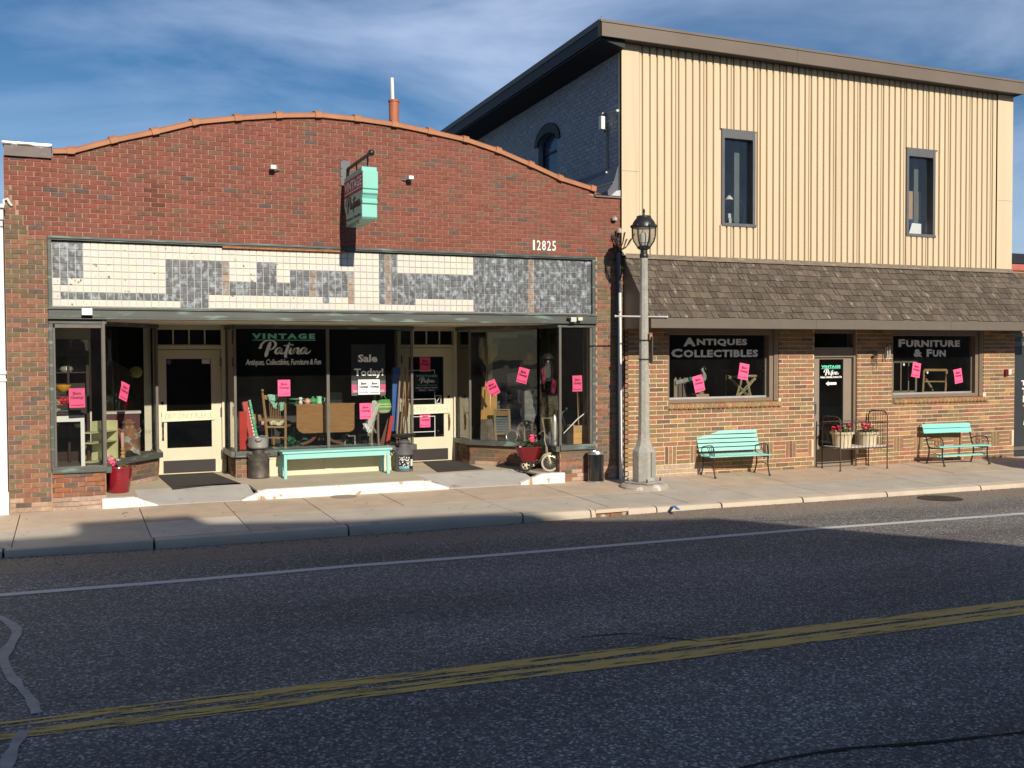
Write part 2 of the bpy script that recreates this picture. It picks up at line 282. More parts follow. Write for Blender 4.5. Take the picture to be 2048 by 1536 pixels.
# ------------------------------------------------------------------ palette
M_ = {}
def quick(**k):
    for n, a in k.items(): M_[n] = mat(n, *a[:1], **(a[1] if len(a) > 1 else {}))
quick(
 mortar_red=((.42, .265, .19), dict(rough=.95, var=.2, scale=3, bump=.3, bscale=120)),
 mortar_tan=((.74, .575, .41), dict(rough=.95, var=.15, scale=4, bump=.3, bscale=120)),
 brick_one=((.3, .1, .07), dict(rough=.88, var=.22, scale=16, bump=.45, bscale=140, source='object')),
 brick_many=((.3, .1, .07), dict(rough=.88, var=.22, scale=16, bump=.45, bscale=140, source='attr')),
 shingle_one=((.2, .16, .12), dict(rough=.9, var=.25, scale=9, bump=.5, bscale=60, source='object', col2=(.42, .37, .30), thr=(.62, .80), s2=7, stretch=(1.5, .7, .7))),
 shingle_many=((.2, .16, .12), dict(rough=.9, var=.25, scale=9, bump=.5, bscale=60, source='attr', col2=(.42, .37, .30), thr=(.62, .80), s2=7, stretch=(1.5, .7, .7))),
 terracotta=((.44, .19, .09), dict(rough=.5, var=.14, scale=4, bump=.1)),
 green_metal=((.085, .095, .085), dict(rough=.45, var=.25, scale=3, col2=(.17, .25, .22), thr=(.55, .68), s2=5, stretch=(.5, 1, 3))),
 grey_metal=((.13, .12, .105), dict(rough=.45, var=.15)),
 cream=((.70, .64, .475), dict(rough=.5, var=.05, scale=2, bump=.03)),
 cream_old=((.76, .69, .54), dict(rough=.7, var=.12, scale=2, col2=(.35, .3, .22), thr=(.62, .78), s2=4)),
 siding=((.67, .545, .37), dict(rough=.5, var=.04, scale=1.2, spec=.3, stretch=(5, 5, .25), col2=(.59, .465, .30), thr=(.56, .80), s2=1.6)),
 brown_metal=((.17, .135, .105), dict(rough=.5, var=.1, scale=1.5)),
 brown_frame=((.22, .165, .12), dict(rough=.5, var=.08)),
 slate_paint=((.24, .255, .285), dict(rough=.55, var=.2, scale=5, bump=.25, bscale=30)),
 slate_dark=((.010, .014, .021), dict(rough=.6, var=.2)),
 slate_one=((.08, .09, .11), dict(rough=.55, var=.15, scale=9, bump=.3, source='attr')),
 black_metal=((.02, .02, .022), dict(rough=.4, var=.2, spec=.6)),
 iron=((.06, .055, .05), dict(rough=.55, metal=.4, var=.3, col2=(.14, .07, .035), thr=(.55, .75))),
 steel=((.62, .62, .6), dict(rough=.32, metal=.9, var=.1)),
 alu=((.72, .71, .68), dict(rough=.45, metal=.8, var=.12, col2=(.4, .38, .34), thr=(.6, .8))),
 silver_paint=((.6, .6, .6), dict(rough=.4, metal=.3)),
 white=((.82, .81, .77), dict(rough=.55, var=.04)),
 white_worn=((.84, .82, .75), dict(rough=.75, var=.06, col2=(.40, .26, .15), thr=(.60, .68), s2=7, bump=.25, bscale=25)),
 rust=((.26, .12, .06), dict(rough=.85, var=.35, scale=12, bump=.3, col2=(.42, .42, .38), thr=(.52, .62), s2=7)),
 zinc_dark=((.10, .09, .08), dict(rough=.55, metal=.5, var=.35, scale=7, col2=(.2, .15, .1), thr=(.55, .7))),
 can_grey=((.11, .11, .12), dict(rough=.6, var=.12)),
 aqua=((.30, .66, .62), dict(rough=.45, var=.05, bump=.05, bscale=30)),
 aqua_pale=((.30, .66, .58), dict(rough=.5, var=.07, col2=(.62, .8, .72), thr=(.6, .75), stretch=(1, 6, 6))),
 aqua_bright=((.24, .66, .60), dict(rough=.45, var=.04)),
 sign_mint=((.24, .62, .53), dict(rough=.35, var=.03)),
 maroon=((.20, .035, .03), dict(rough=.4, var=.06)),
 pink_paper=((.95, .12, .30), dict(rough=.7, var=.03)),
 white_paper=((.85, .85, .85), dict(rough=.7, var=.02)),
 ink=((.015, .012, .015), dict(rough=.6, var=.02)),
 ink_red=((.30, .02, .05), dict(rough=.6, var=.02)),
 vinyl_grey=((.74, .74, .73), dict(rough=.6, var=.03)),
 vinyl_white=((.86, .86, .84), dict(rough=.6, var=.03)),
 vinyl_mint=((.16, .55, .43), dict(rough=.6, var=.03)),
 red_pot=((.26, .012, .025), dict(rough=.18, var=.08, spec=.6, coat=.5)),
 red_paint=((.52, .03, .02), dict(rough=.4, var=.08)),
 trike_red=((.15, .008, .013), dict(rough=.35, var=.1)),
 petal=((.72, .03, .08), dict(rough=.6, var=.15)),
 petal_pink=((.85, .12, .22), dict(rough=.6, var=.15)),
 leaf=((.07, .13, .03), dict(rough=.6, var=.3, col2=(.26, .25, .08), thr=(.6, .7))),
 leaf_tree=((.045, .085, .025), dict(rough=.6, var=.3)),
 bark=((.10, .075, .05), dict(rough=.9, var=.3, bump=.5, bscale=12)),
 oak=((.34, .19, .08), dict(rough=.45, var=.22, scale=4, stretch=(1, 1, 7))),
 oak_h=((.30, .145, .05), dict(rough=.38, var=.25, scale=4, stretch=(1, 1, 9))),
 mahog=((.17, .06, .035), dict(rough=.35, var=.2, scale=5, stretch=(1, 1, 4))),
 dark_wood=((.035, .016, .012), dict(rough=.35, var=.2)),
 pine=((.55, .33, .15), dict(rough=.6, var=.15, stretch=(4, 4, 1))),
 orange_board=((.66, .36, .11), dict(rough=.55, var=.1)),
 grey_wood=((.15, .12, .09), dict(rough=.9, var=.4, scale=6, stretch=(8, 8, 1), bump=.4)),
 drift=((.28, .21, .15), dict(rough=.85, var=.3, stretch=(6, 6, 1))),
 twig=((.40, .33, .19), dict(rough=.9, var=.3)),
 board_grey=((.24, .23, .22), dict(rough=.8, var=.15, scale=12, col2=(.33, .32, .3), thr=(.5, .6))),
 mint=((.36, .72, .52), dict(rough=.5, var=.1)),
 mint_cloth=((.36, .62, .50), dict(rough=.9, var=.2, scale=20)),
 green_glass=((.10, .42, .17), dict(rough=.2, var=.1)),
 green_dark=((.03, .12, .07), dict(rough=.5, var=.3)),
 rose=((.75, .42, .36), dict(rough=.4, var=.1)),
 blue_dark=((.015, .03, .10), dict(rough=.5, var=.3)),
 blue=((.04, .13, .42), dict(rough=.4, var=.2)),
 linen=((.60, .56, .52), dict(rough=.9, var=.15)),
 basket_green=((.12, .40, .10), dict(rough=.9, var=.2, scale=30)),
 basket_cream=((.62, .56, .36), dict(rough=.9, var=.2, scale=30)),
 yellow_bowl=((.75, .36, .03), dict(rough=.35)),
 pale_shelf=((.62, .60, .36), dict(rough=.5, var=.05)),
 straw=((.44, .36, .20), dict(rough=.9, var=.25)),
 copper=((.55, .2, .08), dict(rough=.3, metal=.7, var=.2)),
 brass=((.55, .38, .12), dict(rough=.3, metal=.9)),
 enamel=((.42, .5, .48), dict(rough=.35, var=.08)),
 glassy=((.35, .33, .28), dict(rough=.1, var=.2, metal=.3)),
 concrete_post=((.36, .35, .31), dict(rough=.9, var=.14, scale=9, bump=.5, bscale=90, col2=(.5, .49, .45), thr=(.55, .7), s2=40)),
 slab=((.45, .38, .29), dict(rough=.95, var=.12, scale=2.5, bump=.35, bscale=90, source='object', col2=(.16, .14, .12), thr=(.68, .80), s2=1.4)),
 ramp_grey=((.50, .485, .45), dict(rough=.95, var=.12, scale=2, bump=.3, bscale=80, col2=(.30, .28, .25), thr=(.58, .7), s2=3)),
 floor_tan=((.54, .47, .35), dict(rough=.9, var=.1, scale=2, bump=.2, bscale=60)),
 rubber_mat=((.05, .047, .042), dict(rough=.95, var=.25, scale=6, bump=.6, bscale=150)),
 paint_white=((.70, .69, .66), dict(rough=.8, var=.1, col2=(.12, .12, .12), thr=(.64, .72), s2=14)),
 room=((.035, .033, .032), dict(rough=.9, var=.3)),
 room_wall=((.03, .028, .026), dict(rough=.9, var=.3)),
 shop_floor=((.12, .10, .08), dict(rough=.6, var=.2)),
 opp_wall=((.10, .075, .06), dict(rough=.9, var=.2)),
 roof_tar=((.05, .05, .05), dict(rough=.95, var=.2)),
 cardboard=((.45, .27, .15), dict(rough=.85, var=.06)),
 cloud_grey=((.3, .3, .3), {}),
)
GLASS = glass('shop_glass', refl=1.0)
GLASS_DARK = glass('dark_pane', tint=(.55, .6, .66), refl=1.0)
# glass tiles: streaky old prism glass, and the same tiles painted over in cream
def tile_mats():
    g = mat('prism_tile', (.105, .115, .125), rough=.4, var=.35, scale=22, bump=.25, bscale=60, col2=(.36, .41, .45), thr=(.48, .70), s2=15, source='object', stretch=(1, 1, .7))
    g2 = mat('prism_tile_rest', (.105, .115, .125), rough=.4, var=.35, scale=22, bump=.25, bscale=60, col2=(.36, .41, .45), thr=(.48, .70), s2=15, source='attr', stretch=(1, 1, .7))
    w = mat('painted_tile', (.80, .75, .63), rough=.45, var=.05, scale=6, bump=.12, bscale=25, source='object', col2=(.16, .13, .10), thr=(.665, .68), s2=12)
    w2 = mat('painted_tile_rest', (.80, .75, .63), rough=.45, var=.05, scale=6, bump=.12, bscale=25, source='attr')
    return g, g2, w, w2
def cracked_asphalt(name, dirt):
    m = bpy.data.materials.new(name); m.use_nodes = True; nt = m.node_tree; N = nt.nodes; L = nt.links; b = N['Principled BSDF']
    b.inputs['Roughness'].default_value = .85; b.inputs['Specular IOR Level'].default_value = .35
    t = N.new('ShaderNodeTexCoord'); v = N.new('ShaderNodeTexVoronoi'); v.inputs['Scale'].default_value = 62; v.inputs['Randomness'].default_value = 1
    L.new(t.outputs['Object'], v.inputs['Vector'])
    # every cell of the aggregate has a brightness of its own
    sp = N.new('ShaderNodeSeparateColor'); L.new(v.outputs['Color'], sp.inputs[0])
    cr = N.new('ShaderNodeValToRGB'); e = cr.color_ramp.elements; e[0].position = 0; e[0].color = (.085, .084, .082, 1); e[1].position = 1; e[1].color = (.62, .59, .54, 1)
    for p, c in ((.5, (.15, .145, .138)), (.80, (.24, .23, .215)), (.93, (.42, .40, .37))):
        x = e.new(p); x.color = (*c, 1)
    L.new(sp.outputs[0], cr.inputs[0])
    n1 = N.new('ShaderNodeTexNoise'); n1.inputs['Scale'].default_value = .55; n1.inputs['Detail'].default_value = 6
    mpp = N.new('ShaderNodeMapping'); mpp.inputs['Scale'].default_value = (.35, 1.3, 1); L.new(t.outputs['Object'], mpp.inputs['Vector']); L.new(mpp.outputs[0], n1.inputs['Vector'])
    r1 = N.new('ShaderNodeMapRange'); r1.inputs['From Min'].default_value = .3; r1.inputs['From Max'].default_value = .7; r1.inputs['To Min'].default_value = .72; r1.inputs['To Max'].default_value = 1.3; L.new(n1.outputs['Fac'], r1.inputs['Value'])
    sc = N.new('ShaderNodeVectorMath'); sc.operation = 'SCALE'; L.new(cr.outputs[0], sc.inputs[0]); L.new(r1.outputs[0], sc.inputs['Scale'])
    # dust lies along the gutter
    sx = N.new('ShaderNodeSeparateXYZ'); L.new(t.outputs['Object'], sx.inputs[0])
    n2 = N.new('ShaderNodeTexNoise'); n2.inputs['Scale'].default_value = 2.2; n2.inputs['Detail'].default_value = 7; n2.inputs['Roughness'].default_value = .65
    mp2 = N.new('ShaderNodeMapping'); mp2.inputs['Scale'].default_value = (.4, 2.2, 1); L.new(t.outputs['Object'], mp2.inputs['Vector']); L.new(mp2.outputs[0], n2.inputs['Vector'])
    g = N.new('ShaderNodeMapRange'); g.inputs['From Min'].default_value = -5.0; g.inputs['From Max'].default_value = -2.9; L.new(sx.outputs['Y'], g.inputs['Value'])
    ad = N.new('ShaderNodeMath'); ad.operation = 'MULTIPLY_ADD'; ad.inputs[1].default_value = 1.0; L.new(n2.outputs['Fac'], ad.inputs[0]); L.new(g.outputs[0], ad.inputs[2])
    g2 = N.new('ShaderNodeMapRange'); g2.inputs['From Min'].default_value = .85; g2.inputs['From Max'].default_value = 1.35; g2.inputs['To Max'].default_value = dirt; L.new(ad.outputs[0], g2.inputs['Value'])
    mx = N.new('ShaderNodeMix'); mx.data_type = 'RGBA'; L.new(g2.outputs[0], mx.inputs[0]); L.new(sc.outputs[0], mx.inputs[6]); mx.inputs[7].default_value = (.30, .245, .185, 1)
    L.new(mx.outputs[2], b.inputs['Base Color'])
    bp = N.new('ShaderNodeBump'); bp.inputs['Strength'].default_value = .7; bp.inputs['Distance'].default_value = .006; L.new(v.outputs['Distance'], bp.inputs['Height']); L.new(bp.outputs[0], b.inputs['Normal'])
    return m
ASPHALT = cracked_asphalt('asphalt', .8)
def worn_paint(name, col, thr, sx=(.6, 5, 1), sc=3.0):
    "road paint: the worn places are holes down to the asphalt"
    m = bpy.data.materials.new(name); m.use_nodes = True; nt = m.node_tree; N = nt.nodes; L = nt.links; b = N['Principled BSDF']; b.inputs['Roughness'].default_value = .8
    t = N.new('ShaderNodeTexCoord'); mp = N.new('ShaderNodeMapping'); mp.inputs['Scale'].default_value = sx; L.new(t.outputs['Object'], mp.inputs['Vector'])
    n = N.new('ShaderNodeTexNoise'); n.inputs['Scale'].default_value = sc; n.inputs['Detail'].default_value = 9; n.inputs['Roughness'].default_value = .68; L.new(mp.outputs[0], n.inputs['Vector'])
    sp = N.new('ShaderNodeSeparateXYZ'); L.new(t.outputs['Object'], sp.inputs[0])
    ex = N.new('ShaderNodeMapRange'); ex.inputs['From Min'].default_value = -2; ex.inputs['From Max'].default_value = 5; ex.inputs['To Min'].default_value = .07; ex.inputs['To Max'].default_value = -.02; L.new(sp.outputs['X'], ex.inputs['Value'])
    a = N.new('ShaderNodeMath'); a.operation = 'ADD'; L.new(n.outputs['Fac'], a.inputs[0]); L.new(ex.outputs[0], a.inputs[1])
    r = N.new('ShaderNodeMapRange'); r.inputs['From Min'].default_value = thr; r.inputs['From Max'].default_value = thr+.02; L.new(a.outputs[0], r.inputs['Value'])
    b.inputs['Base Color'].default_value = (*col, 1)
    tr = N.new('ShaderNodeBsdfTransparent'); ms = N.new('ShaderNodeMixShader'); L.new(r.outputs[0], ms.inputs[0]); L.new(b.outputs[0], ms.inputs[1]); L.new(tr.outputs[0], ms.inputs[2])
    L.new(ms.outputs[0], N['Material Output'].inputs['Surface']); return m
YELLOW = worn_paint('yellow_road_paint', (.74, .49, .14), .545, (.45, 6, 1), 4.5)
WHITE_LINE = worn_paint('white_road_paint', (.62, .62, .60), .68, (.8, 3, 1), 5)
# ------------------------------------------------------------------ ground, road, pavement
GUT = -2.78                                   # kerb face
def road_z(x, y):
    z = lerp(GT, x)
    if y > -9.2: return z+0.02*(GUT-y)
    return z+0.02*(GUT+9.2)-0.02*(-9.2-y)
mb = MB(); XS = [-90, -20, -.5, 1.4, 4.6, 9.2, 11.5, 15.2, 20, 50, 130]; YS = [GUT, -4.5, -6, -9.2, -12, -15.4]
vs = [(x, y, road_z(x, y)) for y in YS for x in XS]; nx = len(XS)
mb.add(vs, [(i*nx+j, (i+1)*nx+j, (i+1)*nx+j+1, i*nx+j+1) for i in range(len(YS)-1) for j in range(nx-1)])
road = struct(mb.build('road', ASPHALT)); road['label'] = 'asphalt road in the shade of the buildings across the street'
mb = MB(); mb.box(-600, 600, -600, 600, -2.2, -1.6)
struct(mb.build('ground', M_['roof_tar']))
mb = MB(); mb.add([(-90, -15.4, road_z(-90, -15.4)+.13), (130, -15.4, road_z(130, -15.4)+.13), (130, -26, -.45), (-90, -26, .5)], [(0, 1, 2, 3)])
struct(mb.build('far_pavement', M_['floor_tan']))
def strip(y0, y1, dz, x0=-60, x1=100, n=160):
    m = MB(); vs = []
    for i in range(n+1):
        x = x0+(x1-x0)*i/n
        for y in (y0, y1): vs.append((x, y, road_z(x, y)+dz))
    m.add(vs, [(2*i, 2*i+2, 2*i+3, 2*i+1) for i in range(n)]); return m
def groad(px, py):
    z = -.1
    for _ in range(5): p = G(px, py, z); z = road_z(p.x, p.y)
    return p
def painted(name, m_, up, dn, label):
    "a painted line between two surveyed edges, carried on straight beyond them"
    A = [groad(*q) for q in up]; B_ = [groad(*q) for q in dn]; ends = []
    for P in (A, B_):
        P.insert(0, P[0]+(P[0]-P[1]).normalized()*40); P.append(P[-1]+(P[-1]-P[-2]).normalized()*60)
    m = MB(); n = 40; vs = []; k = 0
    for i in range(len(A)-1):
        for j in range(n+(i == len(A)-2)):
            t = j/n
            for P in (A, B_): q = P[i]*(1-t)+P[i+1]*t; vs.append((q.x, q.y, road_z(q.x, q.y)+.004))
            k += 1
    m.add(vs, [(2*i, 2*i+2, 2*i+3, 2*i+1) for i in range(k-1)]); o = struct(m.build(name, m_)); o['label'] = label
painted('white_line', WHITE_LINE, [(0, 1187.5), (700, 1130), (1350, 1078.5), (2048, 1025.5)], [(0, 1193.5), (700, 1135), (1350, 1083), (2048, 1029.5)], 'thin white edge line along the road')
painted('yellow_line', YELLOW, [(0, 1443), (700, 1359), (2048, 1200)], [(0, 1457), (700, 1376), (2048, 1212)], 'worn yellow centre line nearer the shops')
painted('yellow_line', YELLOW, [(0, 1464), (700, 1381), (2048, 1216)], [(0, 1481), (700, 1399), (2048, 1231)], 'worn yellow centre line nearer the camera')
# pale sealed crack snaking over the road at the lower left, thin dark cracks elsewhere
def ribbon_road(pts, w, name, m, dz=.006):
    P = crom([groad(px, py) for px, py in pts], 5); mbb = MB(); vs = []; fs = []
    for i, p in enumerate(P):
        d = P[min(i+1, len(P)-1)]-P[max(i-1, 0)]; d.z = 0; d.normalize(); nrm = Vector((-d.y, d.x, 0)); ww = w*(0.85+0.6*mnoise.noise(p*5))
        for s in (-1, 1):
            q = p+nrm*ww*s/2; vs.append((q.x, q.y, road_z(q.x, q.y)+dz))
    for i in range(len(P)-1): fs.append((2*i, 2*i+1, 2*i+3, 2*i+2))
    mbb.add(vs, fs); return struct(mbb.build(name, m))
sealm = mat('crack_sealer', (.42, .39, .35), rough=.8, var=.25, scale=8)
o = ribbon_road([(-30, 1228), (8, 1240), (34, 1262), (22, 1288), (8, 1310), (14, 1340), (36, 1370), (60, 1398), (74, 1428)], .085, 'sealed_crack', sealm); o['label'] = 'pale sealed crack snaking across the road at the left'
o = ribbon_road([(48, 1462), (34, 1485), (20, 1512), (10, 1550)], .075, 'sealed_crack', sealm); o['label'] = 'pale sealed crack between the yellow lines and the lower left corner'
crk = mat('dark_crack', (.006, .006, .007), rough=.9)
o = ribbon_road([(1440, 1548), (1560, 1520), (1700, 1498), (1850, 1487), (1960, 1475), (2060, 1464)], .03, 'road_crack', crk); o['label'] = 'thin dark crack in the asphalt at the lower right'
ribbon_road([(1160, 1275), (1260, 1268), (1330, 1276), (1400, 1284)], .02, 'road_crack', crk)
ribbon_road([(1345, 1050), (1600, 1040), (1800, 1036), (2048, 1030)], .014, 'road_crack', crk)
# pavement: two rows of slabs and the kerb stones
mb = MB(); mb.add([(x, y, gz(x, y)-.035) for x in (-90, 130) for y in (GUT+.02, .3)], [(0, 1, 3, 2)]); pav = mb.build('pavement', mat('joint_dark', (.10, .085, .07), rough=.95)); struct(pav)
pav['label'] = 'concrete pavement in front of the two shops'
JX_IN = [-9, -6, -3.2, -.46, 1.12, 2.34, 3.54, 4.8, 6.1, 7.68, 9.1, 10.5, 12.0, 13.3, 14.6, 16.0, 17.4, 18.8, 20.2, 22, 25, 29, 34]
JX_OUT = [-9, -6, -3.2, -.46, 1.12, 2.34, 3.54, 6.1, 7.68, 9.1, 10.5, 11.85, 14.4, 16.4, 18.3, 20.2, 22, 25, 29, 34]
def slab_block(x0, x1, y0, y1, lift=0.0, drop=.06, rnd=0.0):
    m = MB(); j = .006; n = 3 if rnd else 1
    if not rnd:
        vs = [(x, y, gz(x, y)+lift-d) for d in (0, drop) for y in (y0+j, y1-j) for x in (x0+j, x1-j)]
        m.add(vs, [(0, 1, 3, 2), (0, 4, 5, 1), (2, 3, 7, 6), (0, 2, 6, 4), (1, 5, 7, 3)]); return m
    pr = [(y1, 0), (y0+.06, 0), (y0+.025, -.012), (y0+.006, -.04), (y0, -.08), (y0, -.20), (y1, -.20)]
    vs = []
    for x in (x0+j, x1-j): vs += [(x, y, gz(x, y1)+lift+z) for y, z in pr]
    k = len(pr); m.add(vs, [(i, i+k, (i+1) % k+k, (i+1) % k) for i in range(k)]+[tuple(range(k-1, -1, -1)), tuple(range(k, 2*k))]); return m
rs = random.Random(3)
for JX, y0, y1, cols in ((JX_IN, -1.45, -.002, [(.56, .44, .32), (.54, .43, .32), (.58, .46, .34)]), (JX_OUT, -2.60, -1.45, [(.52, .47, .39), (.50, .455, .385), (.54, .485, .395)])):
    for i in range(len(JX)-1):
        c = rs.choice(cols)
        if y0 < -2 and -.4 < JX[i] < 1.2: c = (.62, .57, .49)
        if y0 > -1.5 and 9.0 < JX[i] < 10.0: c = (.52, .47, .385)
        slab_block(JX[i], JX[i+1], y0, y1, rs.uniform(-.002, .002)).build('concrete_slab', M_['slab'], pav, col=c)
KX = [-9, -6, -3.2, -.54, 1.14, 3.6, 6.16, 7.27, 8.4, 9.6, 11.2, 13.0, 15.2, 17.4, 19.6, 22, 26, 30, 34]
for i in range(len(KX)-1):
    a, b = KX[i], KX[i+1]
    if 7.2 < a < 7.4:      # kerb inlet: stone bridged over the opening
        m = slab_block(a, a+.08, GUT, -2.60, 0, rnd=1); m2 = slab_block(b-.5, b, GUT, -2.60, 0, rnd=1); 
        m.v += []; k = len(m.v); m.v += m2.v; m.f += [tuple(q+k for q in f) for f in m2.f]; m.mi += m2.mi; m.c += m2.c
        x0, x1 = a+.08, b-.5; z = gz(x0, -2.60); m.box(x0, x1, GUT+.01, -2.60, z-.055, z-.002)
        m.build('kerb_stone', M_['slab'], pav, smooth=True, col=(.56, .47, .37))
        dn = thing('storm_drain', 'rusty storm drain inlet let into the kerb below the lamp post', 'drain', ((x0+x1)/2, GUT, z-.12))
        MB().box(-(x1-x0)/2, (x1-x0)/2, .05, .07, -.1, .064).build('back_plate', M_['rust'], dn)
        MB().box(-(x1-x0)/2-.05, (x1-x0)/2+.05, -.03, .05, -.125, -.085).build('apron', mat('wet_rubble', (.30, .22, .15), rough=.95, var=.4, scale=20, bump=.8), dn)
        MB().box(-.01, .01, .03, .05, -.09, .064).build('mullion', M_['rust'], dn)
        continue
    slab_block(a+.008, b-.008, GUT, -2.60, rs.uniform(-.004, .003), rnd=1).build('kerb_stone', M_['slab'], pav, smooth=True, col=rs.choice([(.54, .46, .36), (.51, .45, .36), (.56, .48, .38)]))
# blue survey paint on the kerb by the drain, an old cover plate in the pavement
mb = MB(); P = [G(1347, 1006, -.07), G(1353, 1011, -.07), G(1357, 1017, -.09)]
mb.add([(p.x+s*.035, p.y, gz(p.x, -2.60)+.004+z) for p, z in zip(P, (0, 0, -.0)) for s in (-1, 1)], [(0, 1, 3, 2), (2, 3, 5, 4)])
o = mb.build('paint_mark', mat('survey_blue', (.10, .24, .62), rough=.8)); tag(o, 'short blue paint mark sprayed on the kerb edge', 'paint mark')
c = G(686, 992, -.02)
mb = MB(); mb.lathe([(.21, 0), (.21, .006), (.19, .009), (0.001, .009)], 28, (0, 0, 0)); o = mb.build('cover_plate', mat('plate_stone', (.30, .24, .19), rough=.9), loc=(c.x, c.y-.05, gz(c.x, c.y)-.002)); tag(o, 'round brown cover plate flush in the pavement before the white step', 'cover plate')
mb = MB(); c = G(1880, 1001, -.26); mb.lathe([(.36, 0), (.36, .012), (.33, .016), (.001, .016)], 28); o = mb.build('manhole_cover', M_['iron'], loc=(c.x, c.y, road_z(c.x, c.y)-.004)); tag(o, 'round manhole cover in the sunlit road edge', 'manhole cover')

# grit, small stones and a few dry leaves along the gutter
mb = MB(); rg_ = random.Random(21)
for i in range(5200):
    x = rg_.uniform(-1.5, 18); y = GUT-.01-abs(rg_.gauss(0, .38))
    if rg_.random() < .25: y = GUT-.02-abs(rg_.gauss(0, .06))
    s = rg_.uniform(.004, .012)*(1.5 if rg_.random() < .06 else 1); z = road_z(x, y); a = rg_.random()*6.28
    q = [(x+s*math.cos(a+k*2.1), y+s*math.sin(a+k*2.1), z) for k in range(3)]; k = rg_.uniform(.35, 1.25)
    mb.add(q+[(x, y, z+s*.9)], [(0, 1, 3), (1, 2, 3), (2, 0, 3)], 0, (.26*k, .21*k, .16*k))
o = mb.build('grit', mat('grit', (.2, .17, .14), rough=.95, source='attr'), fix=False); stuff(o); o['label'] = 'loose grit and small stones along the gutter'

# dark gum spots on the slabs
mb = MB()
for i in range(170):
    x = rg_.uniform(-.8, 18); y = rg_.uniform(-2.5, -.15); s = rg_.uniform(.008, .022); z = gz(x, y)+.0035
    mb.add([(x+s*math.cos(k*1.05), y+s*.8*math.sin(k*1.05), z) for k in range(6)], [tuple(range(6))], 0)
o = stuff(mb.build('gum_spots', mat('gum', (.16, .14, .12), rough=.9), fix=False)); o['label'] = 'dark gum spots on the pavement slabs'
# ------------------------------------------------------------------ brickwork
class Bricks:
    """collects the bricks of one building: the 300 nearest become objects, the rest one part"""
    def __init__(s): s.L = []
    def plane(s, o, u, n):
        s.o = Vector(o); s.u = Vector(u).normalized(); s.n = Vector(n).normalized(); return s
    def put(s, a0, a1, z0, z1, col, d=.009, top=None, rag=0.0):
        "one brick on the current plane, a along u; top=(left,right) heights for a cut brick"
        t0, t1 = top if top else (z1, z1)
        r = lambda: random.uniform(-rag, rag)
        q = [(a0+r(), z0+r()), (a1+r(), z0+r()), (a1+r(), t1+r()), (a0+r(), t0+r())]
        dd = d+random.uniform(-.0025, .0025)+abs(rag)*random.uniform(0, .8)
        W = lambda a, z, e: s.o+s.u*a+s.n*e+Vector((0, 0, z))
        s.L.append(([W(a, z, dd) for a, z in q], [W(a, z, -.004) for a, z in q], col))
    def run(s, x0, x1, z0, z1, L, H, pal, j=.011, clip=None, skip=None, first=0, rag=0.0, d=.009, ends=True):
        n = int(round((z1-z0)/H)); H = (z1-z0)/n if ends else H
        for i in range(n):
            za = z0+i*H; off = 0 if (i+first) % 2 == 0 else L/2
            k = math.floor((x0-off)/L)
            while True:
                a = off+k*L; b = a+L; k += 1
                if a >= x1-.02: break
                a = max(a, x0); b = min(b, x1)
                if b-a < .035: continue
                lo, hi = za+j/2, za+H-j/2; p, q = a+j/2, b-j/2
                segs = [(p, q)]
                if skip:
                    for (sx0, sx1, sz0, sz1) in skip:
                        if lo < sz1-.01 and hi > sz0+.01:
                            ns = []
                            for (m0, m1) in segs:
                                if m1 <= sx0 or m0 >= sx1: ns.append((m0, m1)); continue
                                if m0 < sx0-.03: ns.append((m0, sx0))
                                if m1 > sx1+.03: ns.append((sx1, m1))
                            segs = ns
                for (m0, m1) in segs:
                    col = pal((m0+m1)/2, za)
                    if clip:
                        c0, c1 = clip(m0), clip(m1)
                        if max(c0, c1) < lo+.012: continue
                        if min(c0, c1) < hi: s.put(m0, m1, lo, hi, col, d, (min(hi, max(c0, lo+.004)), min(hi, max(c1, lo+.004))), rag); continue
                    s.put(m0, m1, lo, hi, col, d, None, rag)
    FC = [(0, 1, 2, 3), (0, 4, 5, 1), (1, 5, 6, 2), (2, 6, 7, 3), (3, 7, 4, 0)]
    def finish(s, parent, n=300, name='brick', rest='brickwork', m1=None, m2=None):
        s.L.sort(key=lambda b: (b[0][0]-CPOS).length)
        cache = {}
        for f, bk, col in s.L[:n]:
            o = f[0]; key = tuple(round(c, 3) for v in f+bk for c in (v-o))
            me = cache.get(key)
            if me is None:
                me = bpy.data.meshes.new(name); me.from_pydata([tuple(v-o) for v in f+bk], [], s.FC); me.materials.append(m1 or M_['brick_one']); cache[key] = me
            put(name, me, parent, o, None, 0, col)
        if len(s.L) > n:
            mb = MB()
            for f, bk, col in s.L[n:]: mb.add(f+bk, s.FC, 0, col)
            stuff(mb.build(rest, m2 or M_['brick_many'], parent, fix=False))
def shade(c, a=.12):
    k = 1+random.uniform(-a, a); return (c[0]*k, c[1]*k*(1+random.uniform(-.04, .04)), c[2]*k*(1+random.uniform(-.06, .06)))
def pal_red(x, z):
    r = random.random()
    st = math.exp(-((x-1.42)/.16)**2-((z-4.55)/.28)**2)       # soot stain left by an old fixture
    if r < .03: c = (.125, .088, .08)
    elif r < .14: c = (.175, .095, .065)
    elif r < .45: c = (.215, .083, .057)
    else: c = (.235, .077, .053)
    c = shade(c)
    if st > .25 and random.random() < st*1.2: c = tuple(v*(1-.45*st) for v in c)
    return c
def pal_old(x, z):
    r = random.random()
    if z < .14 and r < .6: return shade((.42, .30, .22), .2)
    if r < .36: return shade((.17, .132, .078), .18)
    if r < .62: return shade((.225, .116, .075), .15)
    if r < .85: return shade((.27, .135, .083), .15)
    return shade((.14, .108, .088), .2)
